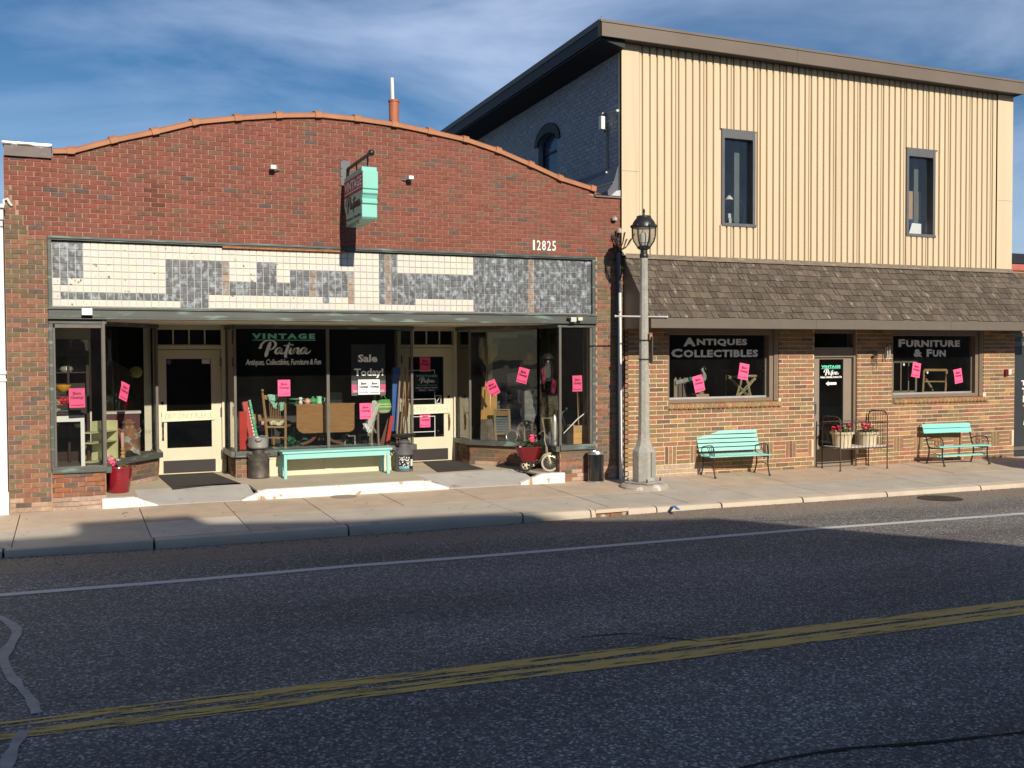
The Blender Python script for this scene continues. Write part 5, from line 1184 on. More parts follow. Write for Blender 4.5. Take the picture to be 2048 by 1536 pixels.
# ------------------------------------------------------------------ street lamp
LX, LY = 9.25, -1.0; gzl = gz(LX, LY)
lp = thing('street_lamp', 'grey octagonal concrete lamp post with black lantern by the pavement drain', 'street lamp', (LX, LY, gzl))
m = MB(); m.lathe([(.42, -.05), (.42, .03), (.39, .065), (.36, .075), (.001, .08)], 32); m.build('footing', mat('footing', (.40, .37, .31), rough=.95, var=.2, bump=.4, col2=(.62, .58, .5), thr=(.55, .65), s2=9), lp, True)
def zL(a, b): return F(a, b, LY).z-gzl
m = MB(); m.box(-.235, .235, -.235, .235, .085, .115, 0, Matrix.Rotation(R(24), 4, 'Z')); m.build('base_plate', M_['alu'], lp, bevel=.006)
m = MB()
for i in range(4): a = R(24+45+90*i); m.tube([(.28*math.cos(a), .28*math.sin(a), .11), (.28*math.cos(a), .28*math.sin(a), .17)], .015, 6)
m.build('anchor_bolts', M_['iron'], lp)
z1, z2, z3 = zL(1288, 899), zL(1287, 880), zL(1284, 514)
m = MB(); m.lathe([(.205, .115), (.205, z1-.02), (.19, z1), (.15, z1+.06), (.115, z2), (.105, z2+.1), (.068, z3)], 8, (0, 0, 0), 0, None, R(22.5+10)); m.build('post', M_['concrete_post'], lp, bevel=.008)
m = MB(); m.box(-.055, .055, -.208, -.19, .2, .62, 0, Matrix.Rotation(R(22), 4, 'Z')); m.build('access_plate', mat('plate_lead', (.30, .30, .27), rough=.8), lp)
zb_, zg0, zg1, zc, zf = zL(1281, 500), zL(1281, 492), zL(1281, 454), zL(1281, 431), zL(1281, 420)
m = MB(); m.lathe([(.066, z3-.02), (.075, z3+.01), (.07, z3+.05), (.062, z3+.06), (.06, zb_), (.09, zb_+.02), (.10, zg0), (.02, zg0+.01)], 16); m.build('collar', M_['black_metal'], lp, True)
hg = zg1-zg0
m = MB(); m.lathe([(.105, zg0), (.165, zg0+.085), (.185, zg0+.16), (.192, zg1-.02), (.185, zg1)], 16, closed=False)
gm2 = glass('lantern_glass', tint=(.80, .80, .76), refl=1.2, dirt=.16); m.build('lantern_glass', gm2, lp, True)
m = MB(); m.lathe([(.055, zg0+.01), (.06, zg0+.05), (.075, zg0+.06), (.075, zg0+.20), (.05, zg0+.23)], 14); m.build('bulb_housing', M_['white'], lp, True)
m = MB(); m.lathe([(.19, zg1-.02), (.205, zg1), (.20, zg1+.05), (.175, zg1+.10), (.125, zc-.035), (.125, zc-.01), (.10, zc), (.02, zc+.01), (.016, zc+.04), (.024, zf-.01), (.004, zf+.03)], 20); m.build('cap', M_['black_metal'], lp, True)
m = MB()
for i in range(6):
    a = R(60*i+28); q = lambda r, z: (r*math.cos(a), r*math.sin(a), z)
    m.tube([q(.09, zb_+.02), q(.115, zg0), q(.172, zg0+.085), q(.195, zg0+.17), q(.20, zg1)], .013, 6); m.ball(q(.205, zg1+.015), .030, 8)
m.build('lantern_ribs', M_['black_metal'], lp, True)
za = zL(1283, 633)
m = MB(); m.tube([(F(1231, 632, LY).x-LX, 0, za), (F(1334, 634, LY).x-LX, 0, za)], .014, 8); m.ball((F(1231, 632, LY).x-LX, 0, za), .024, 8); m.ball((F(1334, 634, LY).x-LX, 0, za), .022, 8); m.build('banner_arm', M_['silver_paint'], lp, True)
zs0, zs1 = zL(1299, 726), zL(1299, 673); m = MB(); m.box(.115, .13, -.16, .30, zs0, zs1, 0, Matrix.Rotation(R(-22), 4, 'Z')); m.build('sign_back', M_['grey_metal'], lp, bevel=.01)
m = MB(); m.lathe([(.112, zs0+.06), (.112, zs0+.075)], 8, (0, 0, 0), 0, None, R(32)); m.lathe([(.11, zs1-.07), (.11, zs1-.055)], 8, (0, 0, 0), 0, None, R(32)); m.build('strap', M_['iron'], lp)
m = MB(); m.box(.03, .09, -.13, -.1, zs1-.06, zs1+.06); m.build('rusty_bracket', M_['rust'], lp)
m = MB(); m.box(.05, .09, -.118, -.10, zL(1286, 560)-.01, zL(1286, 560)+.01); m.build('bolt_hole', M_['ink'], lp)
# ------------------------------------------------------------------ trash can, pots, cans
c = Vector((8.74, -.20, gz(8.74, -.2)))
tcn = thing('trash_can', 'black cylindrical trash can with steel rims by the right shop window', 'trash can', c); h = F(1173, 903, -.2).z-c.z
m = MB(); m.lathe([(.142, .02), (.142, h-.05)], 28); m.build('body', mat('gloss_black', (.012, .014, .017), rough=.18, var=.05, coat=.6), tcn, True)
m = MB(); m.lathe([(.148, 0), (.148, .025), (.143, .03)], 28); m.build('bottom_rim', M_['steel'], tcn, True)
m = MB(); m.lathe([(.144, h-.055), (.148, h-.05), (.148, h-.03), (.135, h), (.10, h), (.09, h-.04), (.001, h-.05)], 28); m.build('lid_rim', M_['steel'], tcn, True)
def flower(m, c, r, n=26, mi=0, rr=random):
    for i in range(n):
        d = Vector((rr.gauss(0, 1), rr.gauss(0, 1), rr.gauss(0, .8))).normalized(); p = Vector(c)+d*r*rr.uniform(.45, 1); a = d.cross(Vector((rr.gauss(0, 1), rr.gauss(0, 1), 1))).normalized()*r*.42; b = d.cross(a).normalized()*r*.42
        m.add([p-a, p-b+d*r*.15, p+a, p+b+d*r*.15], [(0, 1, 2, 3)], mi)
def leaves(m, c, rx, rz, n, s, mi=0, rr=random):
    for i in range(n):
        p = Vector(c)+Vector((rr.gauss(0, .5)*rx, rr.gauss(0, .5)*rx, abs(rr.gauss(0, .5))*rz)); a = Vector((rr.gauss(0, 1), rr.gauss(0, 1), rr.gauss(0, .5))).normalized()*s; b = a.cross(Vector((rr.gauss(0, .5), rr.gauss(0, .5), 1))).normalized()*s*.7
        m.add([p-a, p-b+Vector((0, 0, s*.2)), p+a, p+b+Vector((0, 0, s*.2))], [(0, 1, 2, 3)], mi)
c = Vector((.88, .66, FZ)); pt = thing('flower_pot', 'glossy dark red planter with a pink flower beside the left step', 'flower pot', c)
hp = F(236, 932, .66).z-FZ
m = MB(); m.lathe([(.135, 0), (.15, .02), (.185, hp*.6), (.198, hp-.03), (.205, hp-.02), (.20, hp), (.185, hp), (.18, hp-.05), (.001, hp-.06)], 36); m.build('pot', M_['red_pot'], pt, True)
m = MB(); m.lathe([(.18, 0), (.001, .004)], 24, (0, 0, hp-.05)); m.build('soil', mat('soil', (.10, .07, .045), rough=.95, var=.4), pt)
m = MB(); q = F(222, 925, .60)-c; flower(m, q, .062, 40); flower(m, q+Vector((-.01, 0, .07)), .05, 26, 1); flower(m, q+Vector((.10, .02, .035)), .035, 14, 1); m.build('blossom', [M_['petal_pink'], mat('petal_pale', (.75, .35, .42), rough=.7)], pt, fix=False)
m = MB(); leaves(m, (.07, 0, hp-.04), .11, .05, 26, .035); leaves(m, q-Vector((0, 0, .06)), .06, .05, 16, .03); m.build('leaves', M_['leaf'], pt, fix=False)
def milk_can(name, loc, k, mats, label, group='old milk cans', lid=True, H=.62):
    t = thing(name, label, 'milk can', loc, 0, group)
    pf = [(.165, 0), (.172, .012), (.172, .03), (.168, .04), (.168, .33), (.174, .345), (.174, .365), (.165, .38), (.115, .46), (.092, .485), (.09, .55), (.105, .565), (.108, .585)]
    m = MB(); m.lathe([(a*k, b*H/.62*1.0) for a, b in pf], 28); m.build('body', mats, t, True)
    m = MB()
    for s in (-1, 1): m.tube([(s*.125*k, 0, .455*H/.62), (s*.175*k, 0, .49*H/.62), (s*.18*k, 0, .45*H/.62), (s*.15*k, 0, .40*H/.62)], .012, 7)
    m.build('handle', mats, t, True)
    if lid: m = MB(); m.lathe([(.10*k, .575*H/.62), (.118*k, .585*H/.62), (.118*k, .61*H/.62), (.06*k, .625*H/.62), (.05*k, .65*H/.62)], 24); m.build('lid', mats, t, True)
    return t
c = G(520, 957, FZ); zc1 = F(520, 897, c.y).z
k1 = milk_can('milk_can', (c.x, c.y+.12, FZ), 1.08, M_['zinc_dark'], 'dark tarnished milk can holding an aluminium pot at the middle window', lid=False, H=(zc1-FZ)*.62/.585)
pz = zc1; pn = thing('cooking_pot', 'aluminium cooking pot on top of the dark milk can', 'pot', (c.x, c.y+.12, pz))
hp2 = F(520, 875, c.y).z-pz
m = MB(); m.lathe([(.145, 0), (.165, .02), (.172, hp2-.01), (.18, hp2), (.168, hp2-.005), (.155, .03), (.001, .025)], 30); m.build('bowl', mat('pot_alu', (.60, .60, .58), rough=.35, metal=.75, var=.1), pn, True)
m = MB(); m.tube([(-.085, -.16, hp2-.03), (-.06, -.20, hp2-.055), (.0, -.20, hp2-.06), (.03, -.17, hp2-.03)], .007, 6); m.tube([(.17, 0, hp2-.03), (.20, 0, hp2-.03), (.2, .05, hp2-.03)], .009, 6); m.build('handle', M_['iron'], pn, True)
c = G(811, 943, FZ); zc2 = F(811, 878, c.y).z
k2 = milk_can('milk_can', (c.x, c.y+.1, FZ), .98, M_['can_grey'], 'grey painted milk can with white flowers beside the teal bench', lid=True, H=(zc2-FZ)*.62/.65)
m = MB(); hh = .33*(zc2-FZ)/.65; rk = .168*.98+.003; vs = []; fs = []
for i in range(9):
    a = R(-140+i*13); vs += [(rk*math.cos(a), rk*math.sin(a), .05), (rk*math.cos(a), rk*math.sin(a), hh)]
m.add(vs, [(2*i, 2*i+2, 2*i+3, 2*i+1) for i in range(8)]); m.build('painted_panel', M_['ink'], k2, fix=False)
m = MB(); rr = random.Random(5)
for i in range(60):
    a = R(rr.uniform(-135, -72)); z = rr.uniform(.08, hh-.03); s = rr.uniform(.006, .013); r2 = rk+.003; u = Vector((-math.sin(a), math.cos(a), 0))*s; p = Vector((r2*math.cos(a), r2*math.sin(a), z)); m.add([p-u, p-Vector((0, 0, s)), p+u, p+Vector((0, 0, s))], [(0, 1, 2, 3)], 0)
for i in range(8):
    a = R(-136+i*8); r2 = rk+.002; a2 = R(-136+i*8+8); m.add([(r2*math.cos(a), r2*math.sin(a), .055), (r2*math.cos(a2), r2*math.sin(a2), .055), (r2*math.cos(a2), r2*math.sin(a2), .10), (r2*math.cos(a), r2*math.sin(a), .10)], [(0, 1, 2, 3)], 1)
m.add([(rk*1.02*math.cos(R(a)), rk*1.02*math.sin(R(a)), z) for a, z in ((-62, .10), (-40, .10), (-40, .22), (-62, .22))], [(0, 1, 2, 3)], 0)
m.build('flower_painting', [M_['white'], mat('paint_teal', (.10, .38, .45))], k2, fix=False)
ts = thing('tractor_seat', 'black pierced iron tractor seat lying on the grey milk can', 'tractor seat', (c.x, c.y+.1, zc2))
m = MB(); n = 20; vs = []; fs = []
for j, (r, z) in enumerate(((.05, .012), (.13, .02), (.19, .045), (.215, .075))):
    for i in range(n): a = 2*math.pi*i/n; vs.append((r*math.cos(a)*1.08, r*math.sin(a)*.9, z))
for j in range(3):
    for i in range(n):
        if j == 1 and i % 2 == 0: continue
        fs.append((j*n+i, j*n+(i+1) % n, (j+1)*n+(i+1) % n, (j+1)*n+i))
m.add(vs, fs); o = m.build('seat_pan', M_['black_metal'], ts, fix=False); md = o.modifiers.new('Solid', 'SOLIDIFY'); md.thickness = .008
MB().lathe([(.06, -.01), (.06, .012), (.001, .02)], 14).build('boss', M_['black_metal'], ts, True)
# ------------------------------------------------------------------ teal bench
c0 = Vector((3.52, 1.22, FZ)); hb = F(573, 904, 1.22).z-FZ; Lb = 1.86
bn = thing('teal_bench', 'long plain teal wooden bench under the middle window', 'bench', c0)
m = MB(); m.box(-.03, Lb+.04, -.03, .40, hb-.035, hb); m.build('seat', M_['aqua'], bn, bevel=.005)
m = MB(); m.box(.05, Lb-.04, .0, .022, hb-.13, hb-.035); m.box(.05, Lb-.04, .36, .382, hb-.13, hb-.035); m.build('apron', M_['aqua'], bn, bevel=.003)
for xx in (0, Lb-.05):
    for yy in (0, .335): m = MB(); m.box(xx, xx+.05, yy, yy+.045, 0, hb-.035); m.build('leg', M_['aqua'], bn, bevel=.004)
    m = MB(); m.box(xx+.012, xx+.034, .045, .335, hb-.13, hb-.035); m.build('side_rail', M_['aqua'], bn)
# ------------------------------------------------------------------ door mats
for lab, q in (('dark rubber mat on the left ramp before the exit door', [(315, 953), (425, 947), (478, 968), (345, 979)]), ('dark rubber mat on the right ramp before the entrance door', [(846, 926), (908, 921), (968, 940), (876, 946)])):
    P = [G(a, b, FZ-.01) for a, b in q]; m = MB(); vs = []
    def fz(y): return FZ if y > .86 else FZ+(.0-FZ)*(.86-y)/.91
    ys = [min(p.y for p in P), .86, max(p.y for p in P)]
    def ed(p, q_, y): t = (y-p.y)/(q_.y-p.y); return p+(q_-p)*t
    L_ = [P[3], ed(P[3], P[0], .86), P[0]] if P[3].y < .86 else [P[3], ed(P[3], P[0], (P[3].y+P[0].y)/2), P[0]]
    R_ = [P[2], ed(P[2], P[1], L_[1].y), P[1]]
    vs = [(p.x, p.y, fz(p.y)+.012) for p in L_]+[(p.x, p.y, fz(p.y)+.012) for p in R_]
    m.add(vs, [(0, 3, 4, 1), (1, 4, 5, 2)]); b = m; k = 6; m.add([(v[0], v[1], v[2]-.009) for v in vs], [(0, 1, 4, 3), (1, 2, 5, 4)]); m.f += [(0, 6, 9, 3), (2, 5, 11, 8), (0, 1, 7, 6), (1, 2, 8, 7), (3, 9, 10, 4), (4, 10, 11, 5)]; m.mi += [0]*6; m.c += [None]*6
    solo(m, 'door_mat', M_['rubber_mat'], lab, 'door mat', 'door mats')
# ------------------------------------------------------------------ tricycle planter
fwp = Vector((8.03, .20, FZ)); th = R(-35)
tr = thing('tricycle', 'old tricycle with cream front fender carrying a dark red planter', 'tricycle', (fwp.x, fwp.y, FZ+.008))
def wheel(c, r, nrm_, name, spokes, rim, tyre, w=.02):
    nrm_ = Vector(nrm_).normalized(); q = nrm_.to_track_quat('Z', 'Y').to_matrix()
    wo = MB(); pts = [Vector(c)+q @ Vector((r*.93*math.cos(a), r*.93*math.sin(a), 0)) for a in [2*math.pi*i/28 for i in range(28)]]; wo.tube(pts, w, 8, 0, True)
    pts = [Vector(c)+q @ Vector((r*.80*math.cos(a), r*.80*math.sin(a), 0)) for a in [2*math.pi*i/28 for i in range(28)]]; wo.tube(pts, w*.55, 6, 1, True)
    for i in range(spokes): a = 2*math.pi*i/spokes; wo.tube([Vector(c), Vector(c)+q @ Vector((r*.8*math.cos(a), r*.8*math.sin(a), 0))], .004 if spokes > 8 else .012, 5, 1)
    wo.lathe([(.025, -.03), (.025, .03)], 10, c, 1, q); return wo.build(name, [tyre, rim], tr, True)
ty = mat('tyre', (.03, .03, .03), rough=.8); tyw = mat('tyre_white', (.50, .48, .42), rough=.7)
wheel((0, 0, .155), .155, (-.30, -1, 0), 'front_wheel', 14, mat('rim_chrome', (.75, .74, .7), rough=.25, metal=.8), tyw, .014)
rw = Vector((-.36, .30, 0)); ax2 = Vector((.62, .78, 0)).normalized()
wheel((-.33, .30, .10), .10, (-.62, -.78, 0), 'rear_wheel', 5, M_['cream'], ty, .022); wheel((-.33+.30, .30+.36, .10), .10, (-.62, -.78, 0), 'rear_wheel', 5, M_['cream'], ty, .022)
m = MB(); m.tube([(-.33, .30, .10), (-.02, .66, .10)], .012, 8); m.tube([(-.18, .48, .11), (-.12, .25, .14), (-.06, .06, .33)], .017, 8); m.tube([(-.3, .36, .17), (-.04, .10, .20), (-.05, .04, .30)], .012, 8); m.build('frame', M_['grey_metal'], tr, True)
m = MB(); m.tube([(-.045, .02, .30), (-.055, .03, .44)], .024, 10); m.tube([(-.055, .03, .44), (-.085, .05, .58), (-.075, .05, .70), (-.11, .06, .73), (-.22, -.02, .68)], .009, 7); m.build('handlebar', mat('dull_steel', (.4, .36, .3), rough=.4, metal=.7), tr, True)
m = MB(); m.tube([(-.045, .02, .31), (-.03, -.035, .25), (0, -.04, .155)], [.02, .018, .010], 8); m.tube([(-.045, .02, .31), (-.03, .06, .25), (0, .045, .155)], [.02, .018, .010], 8)
vs = []; fs = []; n = 14; q = Vector((-.30, -1, 0)).normalized(); uu = Vector((1, -.30, 0)).normalized()
for i in range(n+1):
    a = R(25+i*(175-25)/n); c_ = uu*(.185*math.cos(a))+Vector((0, 0, .155+.185*math.sin(a)))
    for s, dz in ((-1, -.018), (0, 0), (1, -.018)): vs.append(c_+q*.035*s+c_.normalized()*0+Vector((0, 0, dz)))
for i in range(n):
    for j in (0, 1): fs.append((3*i+j, 3*i+j+1, 3*i+3+j+1, 3*i+3+j))
m.add(vs, fs); m.build('front_fender', mat('fender_cream', (.72, .62, .34), rough=.4), tr, True, fix=False)
tb = Vector((-.27, .33, .16)); m = MB(); 
def ringq(w, d, z, sh=0): 
    e1 = Vector((.9, -.25, 0)).normalized(); e2 = Vector((.25, .9, 0)).normalized()
    return [tb+e1*(w*a)+e2*(d*b)+Vector((0, 0, z)) for a, b in ((-.5, -.35), (-.35, -.5), (.35, -.5), (.5, -.35), (.5, .35), (.35, .5), (-.35, .5), (-.5, .35))]
A = ringq(.24, .2, 0); Bq = ringq(.46, .34, .27); Cq = ringq(.43, .31, .27); Dq = ringq(.40, .28, .22)
vs = A+Bq+Cq+Dq; fs = [tuple(range(8))]+[(i+8*k, (i+1) % 8+8*k, (i+1) % 8+8*(k+1), i+8*(k+1)) for k in range(3) for i in range(8)]+[tuple(range(24, 32))]
m.add(vs, fs); m.build('planter', M_['trike_red'], tr, bevel=.006)
m = MB(); flower(m, tb+Vector((.05, -.06, .42)), .075, 60); m.build('blossom', M_['petal_pink'], tr, fix=False)
m = MB(); leaves(m, tb+Vector((.03, -.03, .26)), .16, .12, 60, .04); m.build('leaves', mat('leaf_dark', (.03, .06, .02), rough=.6, var=.3), tr, fix=False)
# ------------------------------------------------------------------ park benches
def bench_end(x, seat_h, back_h, d, curl, name, root):
    m = MB(); P = lambda *a: crom([(x, yy, zz) for yy, zz in a], 4)
    m.tube(P((-.03, 0), (.01, .10), (.0, .26), (.03, seat_h)), [.02]*5+[.017]*8, 6) if False else None
    for pts, r in ((((-.05, .005), (-.01, .12), (.015, .26), (.0, seat_h-.02)), .015), (((d+.05, .005), (d, .12), (d-.03, .26), (d-.02, seat_h)), .015), (((0, seat_h-.02), (d*.5, seat_h-.035), (d-.02, seat_h-.01), (d+.06, seat_h+.2), (d+.13, back_h)), .015), (((.0, seat_h+.0), (-.01, seat_h+.10), (.05, seat_h+.19), (.16, seat_h+.20), (d-.02, seat_h+.16), (d+.03, seat_h+.13)), .011)):
        m.tube(P(*pts), r, 6)
    if curl:
        for k in range(3): m.tube(arc(0, 0, .05, 0, 2*math.pi, 10), .006, 5); m.v[-11*5:] = [(x, v[0]+.08+k*.1, v[2]+seat_h+.08) for v in m.v[-11*5:]]
    else:
        for k in range(4): m.tube([(x, .05+k*.03, seat_h), (x, .03+k*.07, seat_h+.17)], .007, 5)
    m.tube([(x, .0, .2), (x, d*.5, .24), (x, d-.02, .2)], .008, 5); m.ball((x, -.05, .015), .025, 8, (1, 1.4, .6)); m.ball((x, d+.05, .015), .025, 8, (1, 1.4, .6))
    m.build(name, M_['black_metal'], root, True)
p0 = Vector((11.02, -.50)); b1 = thing('park_bench', 'pale aqua slatted park bench with iron arms under the antiques window', 'bench', (p0.x, p0.y, gz(p0.x, p0.y)), R(-4.5), 'aqua park benches')
Lq = 1.20; sh, bh, dd = .40, .80, .42
def slats(root, pos, Lq, w, t, m_, x0=-.06):
    for (yy, zz, tilt) in pos:
        m = MB(); Mx = Matrix.Translation((0, yy, zz)) @ Matrix.Rotation(tilt, 4, 'X'); m.box(x0, Lq+.06, -w/2, w/2, -t/2, t/2, 0, Mx); m.build('slat', m_, root, bevel=.004)
slats(b1, [(.02, sh-.005, R(12)), (.105, sh-.012, R(0)), (.19, sh-.016, 0), (.275, sh-.014, R(-4)), (.355, sh+.0, R(10))], Lq, .07, .02, M_['aqua_pale'])
slats(b1, [(dd+.0+.028*i, sh+.085+.078*i, R(70)) for i in range(5)], Lq, .066, .02, M_['aqua_pale'])
for xx in (.02, Lq-.02): bench_end(xx, sh-.015, bh+.03, dd, False, 'iron_end', b1)
p0 = Vector((16.50, -.66)); b2 = thing('park_bench', 'bright aqua bench with two back boards and scrolled iron arms by the furniture window', 'bench', (p0.x, p0.y, gz(p0.x, p0.y)), R(-4.5), 'aqua park benches')
slats(b2, [(.03, sh+.0, R(6))], Lq, .10, .028, M_['aqua_bright'], -.08); slats(b2, [(.14, .20, R(3))], Lq, .10, .028, M_['aqua_bright'], -.04)
slats(b2, [(dd+.065, sh+.285, R(70)), (dd+.10, sh+.385, R(70))], Lq-.06, .096, .022, M_['aqua_bright'], -.05)
for xx in (.02, Lq-.02): bench_end(xx, sh-.02, bh+.06, dd, True, 'iron_end', b2)
# ------------------------------------------------------------------ crib with two planters
cb = thing('iron_crib', 'rusty iron crib frame holding two flower tubs before the side door', 'crib', (13.93, -.58, gz(14, -.5)))
Wc, Dc = 1.19, .52; zd = F(1735, 893, -.55).z-cb.location.z; zl_ = F(1660, 833, -.3).z-cb.location.z; zr_ = F(1760, 821, -.3).z-cb.location.z
rb = mat('crib_rust', (.075, .045, .032), rough=.7, var=.3)
def hoop(x, zt, bars, name):
    m = MB(); m.tube([(x, 0, 0), (x, 0, zt-.10), (x, .03, zt-.03), (x, .10, zt), (x, Dc-.1, zt), (x, Dc-.03, zt-.03), (x, Dc, zt-.1), (x, Dc, 0)], .013, 7)
    for k in range(1, bars): yy = Dc*k/bars; m.tube([(x, yy, zd), (x, yy, zt)], .005, 5)
    m.tube([(x, 0, zd), (x, Dc, zd)], .009, 6); m.tube([(x, 0, zl_-.15), (x, Dc, zl_-.15)], .007, 6); m.ball((x, 0, .02), .022, 8); m.ball((x, Dc, .02), .022, 8); m.build(name, rb, cb, True)
hoop(0, zl_, 3, 'end_hoop'); hoop(Wc, zr_, 8, 'end_hoop')
m = MB(); zt2 = zl_-.12
for yy in (0, Dc): m.tube([(0, yy, zt2), (Wc, yy, zt2)], .009, 6); m.tube([(0, yy, zd-.03), (Wc, yy, zd-.03)], .012, 6)
for k in range(1, 13): m.tube([(Wc*k/13, 0, zd-.03), (Wc*k/13, 0, zt2)], .0045, 5)
m.build('side_bars', rb, cb, True)
m = MB(); m.box(.0, Wc, .02, Dc-.02, zd-.012, zd+.008); m.build('deck', M_['linen'], cb)
for i, (pxa, lab) in enumerate(((1684, 'cream tub of red geraniums on the left half of the iron crib'), (1734, 'cream tub of red geraniums on the right half of the iron crib'))):
    cc = F(pxa, 893, -.32); tb_ = thing('flower_tub', lab, 'flower pot', (cc.x, -.32, cb.location.z+zd+.008), 0, 'cream flower tubs on the crib'); ht = F(pxa, 863, -.32).z-tb_.location.z
    m = MB(); n = 28; pf = [(.17, 0), (.185, ht*.5), (.205, ht-.05), (.232, ht-.045), (.236, ht), (.22, ht), (.20, ht-.05), (.001, ht-.06)]; m.lathe(pf, n); m.build('tub', mat('tub_cream', (.66, .58, .40), rough=.5, var=.05), tb_, True)
    m = MB(); rr = random.Random(i)
    for (dx, dz, r) in (((-.19, .06, .05), (-.10, .09, .05), (.12, .11, .055), (-.13, .03, .04)) if i == 0 else ((-.15, .09, .06), (-.04, .13, .05), (.05, .09, .045), (-.1, .15, .045), (.12, .05, .035))): flower(m, (dx, rr.uniform(-.12, .05), ht+dz), r, 34, 0, rr)
    m.build('blossoms', M_['petal_pink' if i == 1 else 'petal'], tb_, fix=False)
    m = MB(); leaves(m, (-.02, -.03, ht-.02), .17, .11, 110, .035, 0, rr); m.build('leaves', M_['leaf'], tb_, fix=False)
# wind chime, hook, fire alarm
c = F(1776, 693, -.12); wc_ = thing('wind_chime', 'silver wind chime hanging left of the furniture window', 'wind chime', (c.x, -.12, c.z))
m = MB(); m.lathe([(.005, .06), (.06, .012), (.065, 0), (.001, 0)], 14); m.tube([(0, 0, .05), (0, .1, .09)], .004, 5); m.build('top', M_['steel'], wc_, True)
for k, L_ in enumerate((.24, .20, .27, .22, .18)): a = k*1.257; m = MB(); m.tube([(.042*math.cos(a), .042*math.sin(a), -.01), (.042*math.cos(a), .042*math.sin(a), -L_)], .011, 8); m.build('tube', M_['silver_paint'], wc_, True)
c = F(1752, 711, -.1); wc2 = thing('wind_chime', 'small dark wind chime on the tan bricks beside the door', 'wind chime', (c.x, -.1, c.z))
m = MB(); m.lathe([(.05, 0), (.055, .015), (.001, .03)], 12); m.tube([(0, .1, .02), (0, 0, .03)], .004, 5); m.build('top', M_['iron'], wc2, True)
for k, L_ in enumerate((.20, .15, .27, .18)): m = MB(); m.tube([(-.035+.022*k, .0, 0), (-.035+.022*k, 0, -L_)], .006, 6); m.build('tube', M_['iron'], wc2, True)
c = F(2016, 745, -.04); fa = thing('fire_alarm', 'small red and white fire alarm on the tan bricks at the right', 'alarm', (c.x, -.012, c.z))
MB().box(-.09, .0, -.05, 0, -.075, .075).build('red_box', M_['trike_red'], fa, bevel=.006); MB().box(-.04, .05, -.085, -.05, -.05, .075).build('strobe', mat('strobe_pink', (.75, .55, .55), rough=.3), fa, bevel=.01)
# ------------------------------------------------------------------ flyers and posters
def flyer(center, p, u, n, tilt, label, w=.215, h=.285, mats=None, group='pink store closing flyers', two=False, back=.006):
    u = Vector(u).normalized(); n = Vector((u.y, -u.x, 0)); c = FP(*center, p, n)-n*back
    t = thing('flyer', label, 'flyer', c, 0, group)
    tl = R(tilt); e1 = u*math.cos(tl)+Vector((0, 0, math.sin(tl))); e2 = -u*math.sin(tl)+Vector((0, 0, math.cos(tl)))
    def pl(m, k): m.v = [tuple(e1*v[0]+e2*v[2]+n*(k+v[1])) for v in m.v]; return m
    m = MB(); g = 4
    cu = random.Random(label).choice((0, g)), random.Random(label+'b').choice((0, g))
    vs = [(-w/2+w*i/g, .002*math.sin(i*1.7+j)-(.016 if (i, j) == cu else 0), -h/2+h*j/g) for j in range(g+1) for i in range(g+1)]
    fs = [(j*(g+1)+i, j*(g+1)+i+1, (j+1)*(g+1)+i+1, (j+1)*(g+1)+i) for j in range(g) for i in range(g)]
    m.add(vs, fs); o = pl(m, 0).build('paper', mats or M_['pink_paper'], t, fix=False); md = o.modifiers.new('thick', 'SOLIDIFY'); md.thickness = .0008
    m = MB()
    for (a, b) in ([(-w/2, w/2)] if not two else [(-w/2, 0), (0, w/2)]):
        mid = (a+b)/2; ww = (b-a)
        put_text(m, 'Store', mid-ww*.26, mid+ww*.26, h*.16, h*.33, 0, .045); put_text(m, 'Closing!', mid-ww*.40, mid+ww*.40, h*-.08, h*.10, 0, .045)
        put_text(m, 'Last Day, Sept 30th', mid-ww*.40, mid+ww*.40, -h*.40, -h*.335, 0, .05)
    pl(m, .005).build('lettering', M_['ink_red'] if not two else M_['ink'], t, fix=False); return t
ux = (1, 0, 0); nn = (0, -1, 0)
uL = Vector((*LBAY[2], 0))-Vector((*LBAY[1], 0)); uR = Vector((*RBAY[2], 0))-Vector((*RBAY[1], 0))
flyer((154, 796), (0, .03, 0), ux, nn, 1, 'pink store closing flyer straight on the leftmost front pane')
flyer((248, 783), (*LBAY[1], 0), uL, nn, -20, 'pink store closing flyer tilted on the angled pane left of the exit door', back=-.006)
flyer((568, 776), (0, 1.72, 0), ux, nn, 0, 'pink store closing flyer above the rocking chair in the middle window', back=-.006)
flyer((731, 822), (0, 1.72, 0), ux, nn, 1, 'pink store closing flyer under the sale poster in the middle window', back=-.006)
flyer((850, 729), (0, 2.735, 0), ux, nn, 0, 'pink store closing flyer in the shade at the top of the entrance door', back=-.004)
flyer((850, 840), (0, 2.735, 0), ux, nn, 0, 'pink store closing flyer in the lower pane of the entrance door', back=-.004)
flyer((986, 776), (*RBAY[1], 0), uR, nn, 27, 'pink store closing flyer tilted left, beside the broom', back=-.006)
flyer((1046, 751), (*RBAY[1], 0), uR, nn, -14, 'pink store closing flyer tilted right, below the copper pot', back=-.006)
flyer((1155, 767), (0, .03, 0), ux, nn, 1, 'pink store closing flyer straight on the rightmost pane of the brick shop', w=.19, h=.285)
flyer((1397, 767), (0, .15, 0), ux, nn, 14, 'pink store closing flyer beside the picket fence in the antiques window', w=.23, h=.31, back=-.006)
flyer((1487, 743), (0, .15, 0), ux, nn, -10, 'pink store closing flyer above the twig star in the antiques window', w=.23, h=.31, back=-.006)
flyer((1832, 740), (0, .15, 0), ux, nn, -9, 'pink store closing flyer between the old sashes in the furniture window', w=.23, h=.31, back=-.006)
flyer((1916, 752), (0, .15, 0), ux, nn, 9, 'pink store closing flyer right of the old sashes in the furniture window', w=.23, h=.31, back=-.006)
